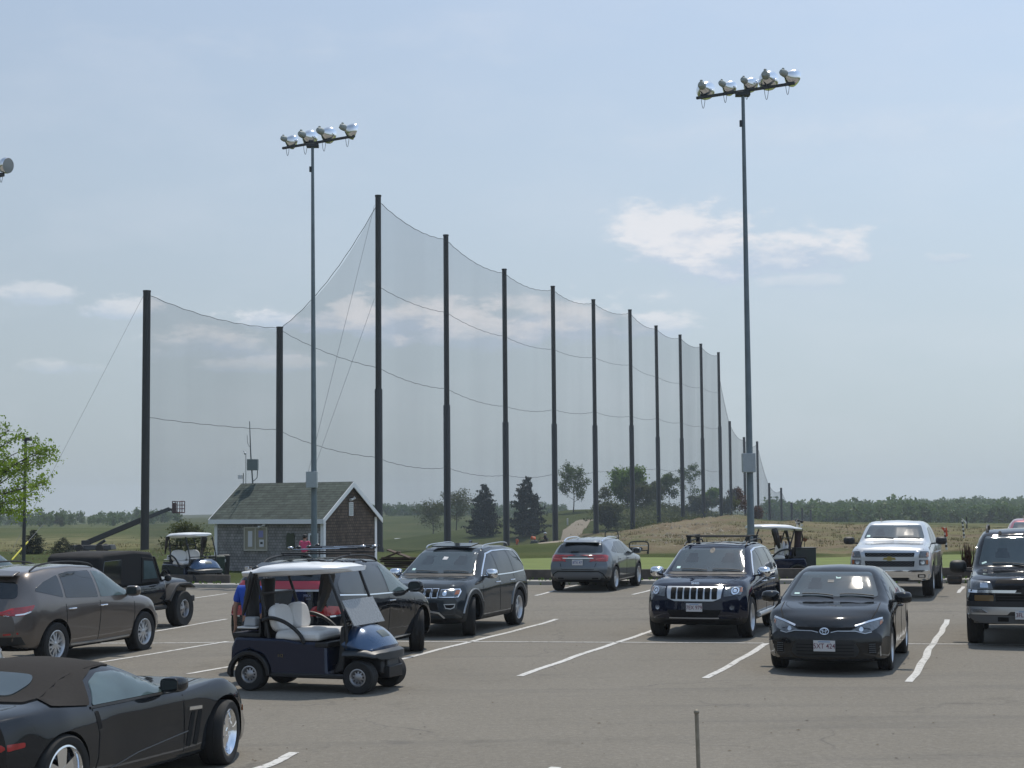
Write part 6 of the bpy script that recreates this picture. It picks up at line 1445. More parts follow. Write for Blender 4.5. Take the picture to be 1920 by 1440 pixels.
patch(c, 'headlight', 'T', [(1.72, -.76), (2.02, -.70), (2.12, -.60), (1.86, -.62)], M_HL, .008, r=.03); patch(c, 'headlight', 'T', [(1.72, .76), (2.02, .70), (2.12, .60), (1.86, .62)], M_HL, .008, r=.03)
for s in (1, -1):
    for y in (.38, .66): patch(c, 'tail_light', 'B', circ(s*y, .72, .075), M_RED, .01)
arches_ = 0; mirror(c, .28, 1.0, .94, P_VET, (.11, .11, .075))
strip(c, 'hood_seam', 'T', [(.98, -.66), (1.5, -.56), (1.95, -.48)], .010, M_SEAM, .003)
for (x, s) in ((1, 1), (1, -1), (-1, 1), (-1, -1)): wheel(c, x*CV['wb']/2, s*(.83 if x > 0 else .82), .328 if x > 0 else .343, .235 if x > 0 else .248, .25 if x > 0 else .29, (5, 'deep'), M_CHR, R(13) if x > 0 else 0)
r.scale = (1, 1, .965)
# ------------------------------------------------------------------ black off-roader with soft top
WR = dict(W=.76, wb=2.37, R=.40, arch=.44, sg=.02, clad=.0, bow=.02, bowr=.02, nr=.2, cut=False,
    top=[(-1.95, .98), (.62, 1.02), (.70, 1.11), (1.70, 1.09), (1.80, 1.05)], belt=[(-1.95, .93, .74), (.60, .95, .74), (.70, .98, .66), (1.80, .96, .60)],
    edge=[(-1.95, .96, .72), (.62, 1.0, .70), (.70, 1.07, .60), (1.80, 1.02, .53)], mid=[(-1.95, .75, .76), (.62, .75, .76), (.72, .78, .64), (1.80, .8, .58)], low=[(-1.95, .50, .72), (.62, .50, .72), (.70, .6, .58), (1.80, .62, .52)])
P_JP = paint('paint_flat_black', (.012, .014, .016), .0, .4)
g = G(338, 1173); hw = AWAY; g = g-Matrix.Rotation(hw, 3, 'Z') @ Vector((1.185, -.78, 0))
c = make_car(WR, 'black boxy off-roader with black soft top and big tyres, behind the brown crossover', 'off-roader', 'parked_offroader', P_JP, (g.x, g.y, float(zlot(g.x, g.y))), hw); r = c.root
M_SOFTB = mat('soft_top_black', (.016, .016, .017), .8, noise=.2, nscale=4, spec=.3)
mb = MB(); mb.prism([(-1.95, .97), (.56, 1.0), (.20, 1.62), (.10, 1.70), (-.6, 1.75), (-1.75, 1.72), (-1.90, 1.64)], 'y', -.66, .66); st_ = mb.build('soft_top', M_SOFTB, r, bevel=.06)
for s in (1, -1):
    y0, y1 = sorted((s*.645, s*.672)); mb = MB(); mb.prism([(-1.12, 1.06), (-1.10, 1.58), (-1.78, 1.56), (-1.86, 1.06)], 'y', y0, y1); mb.build('side_window', M_GLASSD, r, bevel=.01)
    y0, y1 = sorted((s*.645, s*.68)); mb = MB(); mb.prism([(-.30, 1.04), (-.30, 1.60), (.18, 1.56), (.45, 1.08), (.42, 1.04)], 'y', y0, y1); dw = mb.build('door_window_frame', M_SOFTB, r, bevel=.01)
    y0, y1 = sorted((s*.66, s*.688)); mb = MB(); mb.prism([(-.24, 1.12), (-.24, 1.53), (.12, 1.50), (.34, 1.12)], 'y', y0, y1); mb.build('side_window', M_GLASST, r)
    strip(c, 'door_seam', 'LR'[0 if s > 0 else 1], [(-.32, .96), (-.32, .56), (.50, .56), (.56, .96)], .014, M_SEAM, .004)
    for fx, L0 in ((1.185, .66), (-1.185, .60)):
        mb = MB(); y0, y1 = sorted((s*.60, s*.88)); mb.prism([(fx-L0, .62), (fx-.36, .93), (fx-.20, .98), (fx+.28, .98), (fx+.50, .88), (fx+.54, .84), (fx+.46, .84), (fx+.26, .92), (fx-.20, .92), (fx-.32, .88), (fx-L0+.08, .58)], 'y', y0, y1); mb.build('fender_flare', M_PLAS, r, bevel=.015)
    mb = MB(); mb.ball((.42, s*.90, 1.12), (.05, .09, .08), 6); mb.bar((.42, s*.72, 1.05), (.42, s*.88, 1.10), .03, .03); mb.build('wing_mirror', M_PLAS, r)
    MB().box(-.55, .62, *sorted((s*.70, s*.78)), .42, .52).build('side_bar', M_PLAS, r, bevel=.03)
mb = MB(); mb.prism([(.60, 1.06), (.28, 1.60), (.22, 1.60), (.54, 1.06)], 'y', -.66, .66); mb.build('windshield_frame', P_JP, r, bevel=.01)
mb = MB(); mb.prism([(.585, 1.12), (.31, 1.565), (.33, 1.575), (.605, 1.12)], 'y', -.58, .58); mb.build('windshield', M_GLASS, r)
MB().box(-1.8, 1.7, -.40, .40, .42, .60).build('chassis', M_WELL, r); MB().box(1.80, 1.95, -.72, .72, .52, .66).build('front_bumper', M_PLAS, r, bevel=.02)
MB().box(-2.08, -1.95, -.70, .70, .50, .62).build('rear_bumper', M_PLAS, r, bevel=.02)
mb = MB(); mb.lathe([(.14, -.06), (.20, -.14), (.36, -.14), (.40, -.08), (.40, .08), (.36, .14), (.20, .14), (.14, .06)], (-2.16, 0, 1.0), 'x', 28); mb.build('spare_tyre', M_TYRE, r)
for s in (1, -1):
    mb = MB(); mb.lathe([(0, .0), (.09, .0), (.09, .03), (0, .04)], (1.80, s*.40, .88), 'x', 16); mb.build('headlight', M_HLR, r)
for (x, s) in ((1, 1), (1, -1), (-1, 1), (-1, -1)): wheel(c, x*1.185, s*.76, .40, .20, .29, (5, 'wide'), M_DALLOY)
# ------------------------------------------------------------------ golf carts
M_CB = paint('cart_navy', (.007, .013, .034), .1, .3); M_CBL = paint('cart_blue', (.017, .054, .125), .25, .28); M_SEAT = mat('seat_vinyl', (.62, .61, .59), .45, noise=.05, nscale=5)
M_ROOFW = mat('canopy_white', (.80, .81, .82), .35, coat=.3, noise=.02); M_CBLK = mat('cart_black', (.010, .010, .011), .5); M_WSH = mat('windshield_film', (.17, .175, .175), .25, noise=.06, coat=.3)
M_CURT = mat('curtain_black', (.008, .008, .010), .35, coat=.3)
def blob(profile_x, name, m, parent, W, keys, bevel=.02):
    pass
def golf_cart(label, loc, rz, group='golf carts', fold=True, number=True):
    r = thing('golf_cart', label, 'golf cart', loc, rz, group)
    # rear body shell
    mb = MB(); mb.prism([(-1.13, .36), (-1.12, .60), (-1.06, .74), (-.30, .735), (-.06, .70), (.36, .70), (.37, .30), (.44, .215), (-.50, .215), (-.53, .36), (-.62, .50), (-.83, .57), (-1.02, .50)], 'y', -.56, .56)
    b = mb.build('rear_body', M_CB, r, bevel=.035)
    mb = MB(); mb.box(-.50, 1.0, -.50, .50, .20, .245); mb.box(-1.0, 1.15, -.22, .22, .20, .36); mb.box(-1.12, -.50, -.37, .37, .24, .60); mb.box(-1.10, -.60, -.50, .50, .52, .60); mb.build('floor_pan', M_CBLK, r, bevel=.01)
    for s in (1, -1):
        y0, y1 = sorted((s*.50, s*.60)); mb = MB()
        o_ = [(-.83+.335*math.cos(R(a)), .225+.335*math.sin(R(a))) for a in range(-2, 190, 12)]; i_ = [(-.83+.275*math.cos(R(a)), .225+.275*math.sin(R(a))) for a in range(190, -3, -12)]
        mb.prism(o_+i_, 'y', y0, y1); mb.build('wheel_arch', M_CBLK, r, bevel=.012)
        MB().box(-.52, .62, *sorted((s*.50, s*.575)), .20, .27).build('rocker_panel', M_CBLK, r, bevel=.02)
    MB().box(.18, .385, -.565, .565, .62, .70).build('seat_apron', M_CBLK, r, bevel=.02)
    # front cowl: a lofted blue nose
    S = dict(W=.55, N=40, sg=.035, bow=.16, bowr=.0, nr=.45,
             top=[(.56, .93), (.66, .935), (.80, .90), (.96, .80), (1.06, .70), (1.09, .64)], belt=[(.56, .80, .40), (.75, .74, .50), (.92, .68, .51), (1.04, .63, .46), (1.09, .61, .42)],
             edge=[(.56, .90, .28), (.70, .895, .30), (.85, .84, .33), (.98, .75, .34), (1.06, .67, .33), (1.09, .63, .30)], mid=[(.56, .68, .50), (.75, .64, .55), (.95, .62, .55), (1.09, .59, .46)], low=[(.56, .56, .48), (.8, .54, .53), (1.09, .55, .44)])
    V, F_ = loft(S); mb = MB(); mb.v = V; mb.f = F_; mb.m = [0]*len(F_); mb.build('front_cowl', M_CBL, r, angle=50)
    cc = Car(); cc.bvh = BVHTree.FromPolygons([Vector(v) for v in V], F_); cc.root = r
    patch(cc, 'cowl_badge', 'T', [(.90, -.12), (1.0, -.12), (1.0, .12), (.90, .12)], mat('badge_dull', (.10, .12, .12), .5), .006, r=.02)
    patch(cc, 'cup_tray', 'T', [(.62, -.22), (.74, -.22), (.74, .22), (.62, .22)], M_CBLK, .008, r=.03)
    # bumper wrap and lower nose
    S2 = dict(W=.60, N=30, sg=.03, bow=.18, bowr=.0, nr=.5, top=[(.60, .60), (1.08, .615), (1.16, .56)], belt=[(.60, .56, .56), (1.0, .57, .585), (1.16, .53, .50)], edge=[(.60, .585, .50), (1.0, .60, .52), (1.16, .55, .44)],
              mid=[(.60, .52, .58), (1.0, .53, .60), (1.16, .50, .51)], low=[(.60, .48, .54), (1.0, .485, .56), (1.16, .47, .48)])
    V, F_ = loft(S2); mb = MB(); mb.v = V; mb.f = F_; mb.m = [0]*len(F_); mb.build('front_bumper', mat('bumper_charcoal', (.035, .040, .045), .45), r, angle=50)
    MB().box(.50, 1.09, -.30, .30, .26, .48, tx=.03, ty=.03).build('nose_underside', M_CBLK, r, bevel=.03)
    MB().box(1.06, 1.11, -.17, .17, .26, .46).build('front_guard', mat('guard_grey', (.05, .055, .06), .5), r, bevel=.02)
    mb = MB(); mb.prism([(.40, .24), (.60, .30), (.62, .92), (.54, .92), (.50, .45)], 'y', -.50, .50); mb.build('dash_panel', M_CBLK, r, bevel=.03)
    # seats
    for s in (-1, 1):
        M = Matrix.Translation((-.50, s*.262, 1.0)) @ Matrix.Rotation(R(-14), 4, 'Y')
        mb = MB(); n = 18; pts = []
        for k in range(n): a = 2*math.pi*k/n; pts.append((.275*abs(math.cos(a))**.65*(1 if math.cos(a) > 0 else -1), .20*abs(math.sin(a))**.7*(1 if math.sin(a) > 0 else -1)))
        mb.prism(pts, 'x', -.05, .06, M); mb.build('seat_back', M_SEAT, r, bevel=.04)
    mb = MB(); mb.box(-.46, .24, -.54, .54, .705, .84, tx=.02, ty=.01); mb.build('seat_cushion', M_SEAT, r, bevel=.05)
    MB().box(-.66, -.62, -.45, .45, .75, 1.1).build('seat_frame', M_CBLK, r, bevel=.01)
    for s in (-1, 1):
        mb = MB(); mb.tube(tuber([(-.62, s*.56, .98), (-.52, s*.565, 1.02), (-.28, s*.57, .97), (-.04, s*.57, .80), (.02, s*.56, .68)], 6), .028, 8); mb.build('hip_rail', M_CBLK, r)
    # canopy
    S3 = dict(W=.60, N=60, sg=.05, bow=.24, bowr=.12, nr=.5, top=[(-1.08, 1.66), (-.90, 1.69), (-.72, 1.755), (-.2, 1.785), (.35, 1.775), (.54, 1.755), (.60, 1.735)],
              belt=[(-1.08, 1.65, .42), (-.85, 1.665, .55), (-.3, 1.715, .59), (.42, 1.72, .54), (.60, 1.715, .30)], edge=[(-1.08, 1.655, .38), (-.85, 1.68, .50), (-.68, 1.73, .52), (-.2, 1.755, .53), (.38, 1.75, .48), (.60, 1.722, .24)],
              mid=[(-1.08, 1.635, .43), (-.85, 1.64, .565), (-.3, 1.68, .60), (.42, 1.70, .545), (.60, 1.705, .30)], low=[(-1.08, 1.58, .42), (-.3, 1.61, .59), (.42, 1.65, .53), (.60, 1.675, .28)])
    V, F_ = loft(S3); mb = MB(); mb.v = V; mb.f = F_; mb.m = [0]*len(F_); mb.build('canopy', M_ROOFW, r, angle=50)
    for s in (-1, 1):
        mb = MB(); mb.tube(tuber([(.64, s*.50, .62), (.62, s*.50, .95), (.36, s*.50, 1.64)], 5), .022, 8); mb.build('front_strut', M_CBLK, r)
        mb = MB(); mb.tube(tuber([(-.55, s*.50, .70), (-.62, s*.50, 1.1), (-.78, s*.47, 1.62)], 5), .022, 8); mb.build('rear_strut', M_CBLK, r)
    mb = MB(); mb.tube([(.60, -.50, .98), (.60, .50, .98)], .018, 6); mb.tube([(-.70, -.49, 1.35), (-.70, .49, 1.35)], .018, 6); mb.build('cross_rail', M_CBLK, r)
    if fold: mb = MB(); mb.prism([(.55, 1.27), (.74, .92), (.755, .925), (.565, 1.275)], 'y', -.50, .50); mb.build('folded_windshield', M_WSH, r, bevel=.004)
    else: mb = MB(); mb.prism([(.63, .95), (.38, 1.62), (.392, 1.625), (.642, .955)], 'y', -.48, .48); mb.build('windshield', mat('clear_screen', (.06, .07, .07), .05, spec=.6, trans=.85), r)
    # rolled side curtains hanging from the canopy
    for (x, y, w_) in ((-.80, -.52, .05), (-.12, .50, .10)):
        mb = MB(); mb.tube(tuber([(x, y, 1.66), (x-.05, y, 1.45), (x-.10, y, 1.25), (x-.16, y*.98, 1.05)], 5), [w_*.8, w_, w_*1.1, w_*1.1, w_*1.1, w_, w_, w_, w_*.9, w_*.9, w_*.8, w_*.7, w_*.7, w_*.6, w_*.5, w_*.4][:16], 8); mb.build('side_curtain', M_CURT, r)
    # steering wheel, bag well
    mb = MB(); Mw = Matrix.Translation((.38, .24, .98)) @ Matrix.Rotation(R(-55), 4, 'Y'); mb.tube([Mw @ Vector((.17*math.cos(a), .17*math.sin(a), 0)) for a in np.linspace(0, 2*math.pi, 20, endpoint=False)], .014, 6, True)
    mb.tube([Mw @ Vector((0, 0, 0)), (.60, .24, .72)], .018, 6); mb.tube([Mw @ Vector((-.16, 0, 0)), Mw @ Vector((.16, 0, 0))], .012, 5); mb.build('steering_wheel', M_CBLK, r)
    mb = MB(); mb.box(-1.14, -.70, -.48, .48, .74, .80); mb.box(-.73, -.70, -.48, .48, .80, 1.0); mb.build('bag_well', M_CBLK, r, bevel=.01)
    MB().box(-1.06, -.76, -.50, .0, .86, .885).build('tray_edge', M_SEAT, r, bevel=.008)
    MB().box(-1.0, -.80, -.44, -.26, .89, 1.02, tx=.02, ty=.02).build('cooler', mat('cooler_grey', (.36, .37, .38), .5), r, bevel=.02)
    if number: text('cart_number', '112', .062, mat('number_gold', (.20, .15, .05), .5), r, (-.34, -.572, .50), (R(90), 0, 0), .002)
    c = Car(); c.root = r
    for (x, s) in ((1, 1), (1, -1), (-1, 1), (-1, -1)): wheel(c, x*.83, s*.475, .228, .118, .20, (10, 'thin'), M_DALLOY, R(0))
    return r
ch = R(-20); l_ = Matrix.Rotation(ch, 3, 'Z'); gA = G(460, 1299); gB = G(677, 1299); gm = (gA+gB)/2 - l_ @ Vector((0, -.57, 0))
cart = golf_cart('dark blue golf cart with white canopy, nearest cart, in front of the black crossover', (gm.x-.01, gm.y, float(zlot(gm.x, gm.y))), ch)
cart.scale = (1.0, 1.0, .985)
# the same kind of cart, three more times
g = P(362, 1092, 53.6); c2 = copy_tree(cart); tag(c2, 'bright blue golf cart parked on the grass left of the shingled hut'); c2.location = (g.x, g.y, Zs(g.x, g.y)); c2.rotation_euler = (0, 0, R(-48)); c2.scale = (1, 1, 1)
for o in [x for x in COL.objects if x.parent == c2 and x.name.startswith(('folded_windshield', 'cart_number'))]: bpy.data.objects.remove(o)
g = P(1452, 1070, 49.6); c3 = copy_tree(cart); tag(c3, 'golf cart loaded with bags, behind the low wall by the right light pole'); c3.location = (g.x-.25, g.y, .08); c3.rotation_euler = (0, 0, R(188)); c3.scale = (1, 1, 1)
g = P(747, 1027, 250); c4 = copy_tree(cart); tag(c4, 'tiny dark golf cart far out in the field right of the hut'); c4.location = (g.x, g.y, Zs(g.x, g.y)); c4.rotation_euler = (0, 0, R(150)); c4.scale = (1, 1, 1)
for o in [x for x in COL.objects if x.parent == c4 and x.name.startswith(('folded_windshield', 'cart_number', 'cup_tray', 'cowl_badge', 'hip_rail', 'steering'))]: bpy.data.objects.remove(o)
# golf bags standing in the carts' wells
M_BAG = mat('bag_black', (.012, .012, .014), .6, noise=.2, nscale=9); M_BAGR = mat('bag_maroon', (.028, .010, .014), .6, noise=.2, nscale=9)
def golf_bag(lab, parent_root, lx, ly, zb, m, tilt=-.08, n=6, sc=1., seed=1):
    rs = random.Random(seed); w = parent_root.matrix_basis @ Vector((lx, ly, zb)); o = thing('golf_bag', lab, 'golf bag', w, parent_root.rotation_euler[2], 'golf bags on the carts')
    o.scale = (sc, sc, sc); T = Matrix.Rotation(tilt, 4, 'Y')
    mb = MB(); mb.lathe([(0, 0), (.10, 0), (.11, .05), (.10, .30), (.105, .62), (.125, .78), (.12, .82), (0, .80)], (0, 0, 0), n=16, M=T); mb.build('bag_body', m, o)
    mb = MB(); mb.ball((-.10, 0, .26), (.05, .08, .18), 8, None); mb.build('pocket', m, o)
    mb = MB(); mb.tube([(T @ Vector((-.10, .02, .70))), (-.20, .03, .52), (-.12, .02, .22)], .014, 6); mb.build('strap', M_BAG, o)
    for k in range(n):
        a = k*2.4; x, y = .06*math.cos(a), .06*math.sin(a); h = rs.uniform(.93, 1.06); cl = MB(); cl.tube([T @ Vector((x, y, .7)), T @ Vector((x*1.3, y*1.3, h))], .007, 5)
        c_ = cl.build('club', M_CLUB, o); hb = MB(); p = T @ Vector((x*1.3, y*1.3, h))
        if k % 2: hb.ball(p, (.055, .035, .04), 6); hb.build('head_cover', M_BAG if k % 4 == 1 else M_HEAD, c_)
        else: hb.box(p.x-.045, p.x+.03, p.y-.01, p.y+.012, p.z-.03, p.z+.03); hb.build('iron_head', M_CLUB, c_, bevel=.006)
    return o
golf_bag('black golf bag at the near rear side of the nearest cart', cart, -.93, -.24, .82, M_BAG, -.05, seed=3, sc=.86)
golf_bag('black golf bag at the far rear side of the nearest cart', cart, -.93, .22, .82, M_BAG, -.05, seed=4, sc=.86)
golf_bag('dark maroon golf bag rising at the back of the cart behind the low wall', c3, -.95, .12, .84, M_BAGR, -.08, seed=5)
golf_bag('second dark bag beside the maroon one, behind the low wall', c3, -1.05, -.24, .82, M_BAG, -.12, seed=6)
g = P(1476, 1045, 49.2); o = thing('towel', 'white and navy striped towel hanging on the cart behind the wall', 'towel', (g.x, g.y, .92))
mb = MB()
for k, (x0, x1) in enumerate(((-.14, -.06), (-.06, .0), (.0, .05), (.05, .13))): mb.cur = k % 2; mb.box(x0, x1, -.02, .02, 0, .42, tx=.02)
mb.build('cloth', [mat('towel_white', (.6, .6, .63), .9), mat('towel_navy', (.02, .025, .07), .9)], o, fix=False)
g = P(1459, 1040, 50.6); b_ = thing('cooler_box', 'upright brown box on the cart behind the low wall', 'box', (g.x, g.y, .8)); MB().box(-.11, .11, -.11, .11, 0, .66).build('box', mat('brown_box', (.10, .045, .018), .7), b_, bevel=.02); MB().box(-.12, .12, -.12, .12, .66, .70).build('lid', MATS['brown_box'], b_, bevel=.01)
g = P(1508, 1060, 48.9+.8); b_ = thing('trash_bin', 'large dark square bin beside the bag-laden cart at the low wall', 'bin', (g.x, g.y, .08))
MB().box(-.31, .31, -.3, .3, 0, 1.02, tx=-.01, ty=-.01).build('tub', mat('bin_charcoal', (.028, .034, .034), .6), b_, bevel=.02); MB().box(-.33, .33, -.32, .32, 1.02, 1.06).build('rim', MATS['bin_charcoal'], b_, bevel=.01)
g = P(1505, 1040, 52); f_ = thing('practice_flag', 'small rusty brown flag on a thin stick behind the dark bin', 'flag', (g.x, g.y, .08)); tp = P(1509, 1006, 52)-f_.location
MB().tube([Vector(), tp], .012, 6).build('stick', M_ARM, f_); mb = MB(); mb.prism([(tp.x-.07, tp.z-.02), (tp.x+.10, tp.z-.08), (tp.x+.03, tp.z-.17), (tp.x-.06, tp.z-.15)], 'y', -.01, .012); mb.build('flag', mat('flag_rust', (.14, .05, .02), .8), f_, smooth=False)
# ------------------------------------------------------------------ people
M_SKIN = mat('skin', (.36, .20, .14), .55, noise=.06)
def skin_mesh(name, verts, edges, radii, m, parent, sub=2):
    me = bpy.data.meshes.new(name); me.from_pydata(verts, edges, []); o = bpy.data.objects.new(name, me); COL.objects.link(o)
    sk = o.modifiers.new('s', 'SKIN'); sv = me.skin_vertices[0].data
    for v, r_ in zip(sv, radii): v.radius = (r_ if isinstance(r_, tuple) else (r_, r_))
    sv[0].use_root = True; sb = o.modifiers.new('u', 'SUBSURF'); sb.levels = sb.render_levels = sub
    dg = bpy.context.evaluated_depsgraph_get(); dg.update(); m2 = bpy.data.meshes.new_from_object(o.evaluated_get(dg)); bpy.data.objects.remove(o)
    m2.materials.clear(); m2.materials.append(m); m2.polygons.foreach_set('use_smooth', [True]*len(m2.polygons)); m2.name = name
    o = bpy.data.objects.new(name, m2); COL.objects.link(o); o.parent = parent; return o
def person(label, loc, rz, shirt, trousers, hair, J=None, cap=None, bare=True, h=1.75, group=None):
    r = thing('person', label, 'person', loc, rz, group); k = h/1.75; r.scale = (k, k, k)
    j = dict(pel=(0, 0, .96), wai=(0, 0, 1.10), che=(.01, 0, 1.32), nek=(.01, 0, 1.49), hb=(.02, 0, 1.56), hm=(.03, 0, 1.63), ht=(.02, 0, 1.71))
    for s, n in ((1, 'l'), (-1, 'r')):
        j.update({'sh'+n: (0, s*.185, 1.42), 'el'+n: (-.02, s*.24, 1.13), 'wr'+n: (.06, s*.25, .90), 'hp'+n: (0, s*.09, .93), 'kn'+n: (.02, s*.10, .50), 'an'+n: (-.02, s*.11, .09), 'to'+n: (.12, s*.12, .03)})
    if J: j.update(J)
    V = []; E = []; Rr = []; ix = {}
    def v(n, r_): ix[n] = len(V); V.append(tuple(j[n]) if isinstance(n, str) else n); Rr.append(r_); return ix[n]
    def e(a, b): E.append((ix[a], ix[b]))
    for n, r_ in (('pel', .11), ('wai', (.105, .14)), ('che', (.11, .15)), ('nek', .052), ('hb', .068), ('hm', .088), ('ht', .058)): v(n, r_)
    for a, b in (('pel', 'wai'), ('wai', 'che'), ('che', 'nek'), ('nek', 'hb'), ('hb', 'hm'), ('hm', 'ht')): e(a, b)
    for s, n in ((1, 'l'), (-1, 'r')):
        for nm, r_ in (('sh', .062), ('el', .042), ('wr', .027), ('hp', .082), ('kn', .056), ('an', .038), ('to', .035)): v(nm+n, r_)
        for a, b in (('che', 'sh'+n), ('sh'+n, 'el'+n), ('el'+n, 'wr'+n), ('pel', 'hp'+n), ('hp'+n, 'kn'+n), ('kn'+n, 'an'+n), ('an'+n, 'to'+n)): e(a, b)
        W_ = Vector(j['wr'+n]); d = (W_-Vector(j['el'+n])).normalized(); side = Vector((1, 0, 0)); side = (side-d*side.dot(d)).normalized(); nn = d.cross(side)
        j['pa'+n] = W_+d*.06; v('pa'+n, (.034, .018)); e('wr'+n, 'pa'+n)
        for q in range(4):
            off = (q-1.5)*.019; L = (.066, .078, .074, .058)[q]; prev = 'pa'+n
            for t_ in (.45, .8, 1.0):
                nm = 'f%d%s%.1f' % (q, n, t_); j[nm] = W_+d*(.075+L*t_)+side*off*1.1+nn*(-s*.03*t_*t_); v(nm, .0088 if t_ < 1 else .006); e(prev, nm); prev = nm
        prev = 'pa'+n
        for t_ in (.5, 1.0): nm = 't%s%.1f' % (n, t_); j[nm] = W_+d*(.04+.045*t_)+side*(.035+.025*t_); v(nm, .010); e(prev, nm); prev = nm
    b = skin_mesh('body', V, E, Rr, M_SKIN, r, 1)
    # nose, ears and eyes grow from the head
    hm = Vector(j['hm']); mb = MB(); mb.ball(hm+Vector((.088, 0, -.012)), (.016, .012, .02), 6); mb.ball(hm+Vector((0, .086, -.01)), (.018, .01, .03), 6); mb.ball(hm+Vector((0, -.086, -.01)), (.018, .01, .03), 6); mb.build('face', M_SKIN, r)
    mb = MB(); mb.ball(hm+Vector((.078, .032, .012)), (.012, .012, .008), 5); mb.ball(hm+Vector((.078, -.032, .012)), (.012, .012, .008), 5); mb.build('eyes', M_SEAM, r)
    mb = MB(); mb.ball(hm+Vector((-.018, 0, .035)), (.105, .096, .092), 9); mb.build('hair', hair, r)
    if cap:
        mb = MB(); mb.ball(hm+Vector((-.01, 0, .055)), (.112, .104, .085), 9); mb.box(hm.x+.06, hm.x+.19, hm.y-.07, hm.y+.07, hm.z+.045, hm.z+.06)
        mb.build('cap', cap, r)
        if cap.name == 'hat_white': mb = MB(); mb.lathe([(.0, .05), (.20, .03), (.20, .045), (.10, .07)], hm, n=18); mb.build('hat_brim', cap, r)
    def cl(nm, names, edges, radii, m): skin_mesh(nm, [tuple(j[a]) if isinstance(a, str) else a for a in names], edges, radii, m, r, 2)
    half = lambda a, b, t: tuple(Vector(j[a]).lerp(Vector(j[b]), t))
    cl('shirt', ['pel', 'wai', 'che', half('che', 'nek', .72), 'shl', half('shl', 'ell', .75), 'shr', half('shr', 'elr', .75)], [(0, 1), (1, 2), (2, 3), (2, 4), (4, 5), (2, 6), (6, 7)], [(.135, .165), (.13, .165), (.135, .18), .07, .088, .072, .088, .072], shirt)
    sh_ = bare
    tr = ['pel', half('pel', 'wai', .4), 'hpl', 'knl', half('knl', 'anl', .05 if sh_ else .9), 'hpr', 'knr', half('knr', 'anr', .05 if sh_ else .9)]
    cl('shorts' if sh_ else 'trousers', tr, [(0, 1), (0, 2), (2, 3), (3, 4), (0, 5), (5, 6), (6, 7)], [(.13, .15), (.125, .15), .10, .085, .082, .10, .085, .082], trousers)
    for n in 'lr':
        a = Vector(j['an'+n]); t_ = Vector(j['to'+n]); mb = MB(); mb.tube([a+Vector((-.05, 0, -.04)), a+Vector((0, 0, -.03)), t_+Vector((-.02, 0, .01)), t_+Vector((.05, 0, .0))], [.04, .052, .048, .025], 8); mb.build('shoe', M_HEAD, r)
    return r
M_HAIR = mat('hair_dark', (.015, .012, .010), .6); M_PINK = mat('shirt_pink', (.62, .07, .17), .8); M_BLUS = mat('shirt_blue', (.018, .075, .42), .75); M_ORA = mat('vest_orange', (.75, .12, .02), .8)
M_KHA = mat('trousers_khaki', (.20, .17, .12), .85); M_DK = mat('trousers_dark', (.02, .022, .03), .85); M_DKS = mat('shirt_dark', (.02, .022, .028), .85)
g = P(571, 1073, 66.5); person('person in a bright pink shirt standing before the hut, back to the lot', (g.x, 66.5, Zs(g.x, 66.5)), R(70), M_PINK, M_DK, M_HAIR, dict(ell=(.10, .24, 1.16), wrl=(.26, .12, 1.22), elr=(.06, -.25, 1.15), wrr=(.22, -.12, 1.10)), cap=mat('cap_black', (.012, .012, .014), .7), bare=False, h=1.70)
g = P(472, 1260, 23.9); person('man in a blue shirt standing behind the nearest golf cart, face hidden by its canopy', (g.x, g.y, float(zlot(g.x, g.y))), R(78), M_BLUS, M_DK, M_HAIR, dict(shl=(0, .20, 1.42), shr=(0, -.20, 1.42), ell=(-.03, .27, 1.13), wrl=(.02, .285, .88), elr=(-.03, -.25, 1.13), wrr=(.08, -.25, .9)), bare=True, h=1.64)
Yw = 156
for px, lab, rz_, J in ((970, 'worker in an orange vest standing at left of the mower out on the grass', 200, None), (1003, 'worker in an orange vest bending beside the mower', 120, dict(che=(.22, 0, 1.22), nek=(.36, 0, 1.32), hb=(.42, 0, 1.37), hm=(.47, 0, 1.42), ht=(.50, 0, 1.49), wai=(.08, 0, 1.08), shl=(.28, .18, 1.27), shr=(.28, -.18, 1.27), ell=(.36, .2, 1.0), elr=(.36, -.2, 1.0), wrl=(.44, .16, .78), wrr=(.44, -.16, .78)))):
    g = P(px, 1040, Yw-(4 if px > 990 else 0)); person(lab, (g.x, g.y, Zs(g.x, g.y)), R(rz_), M_ORA, M_DK, M_HAIR, J, bare=False, h=1.75, group='workers out on the grass')
# mower with its driver
g = P(1016, 1040, 150); mw_ = thing('mower', 'dark utility mower with pale wheels and a driver, out on the grass', 'mower', (g.x, g.y, Zs(g.x, g.y)), R(165))
MB().box(-.9, .2, -.45, .45, .35, .75, tx=.08, ty=.04).build('deck', M_CBLK, mw_, bevel=.04); MB().box(.25, 1.1, -.4, .4, .4, .95, tx=.12, ty=.06).build('engine_hood', mat('mower_green', (.015, .03, .018), .5), mw_, bevel=.05)
MB().box(-.55, -.1, -.22, .22, .75, .86).build('seat', M_CBLK, mw_, bevel=.03); MB().box(-.6, -.5, -.22, .22, .8, 1.2).build('backrest', M_CBLK, mw_, bevel=.03)
mb = MB(); mb.tube([(.35, 0, .9), (.2, 0, 1.15)], .025, 6); mb.tube([(.2+.02*math.cos(a), .18*math.cos(a), 1.15+.16*math.sin(a)) for a in np.linspace(0, 6.28, 14, endpoint=False)], .016, 5, True); mb.build('steering_wheel', M_CBLK, mw_)
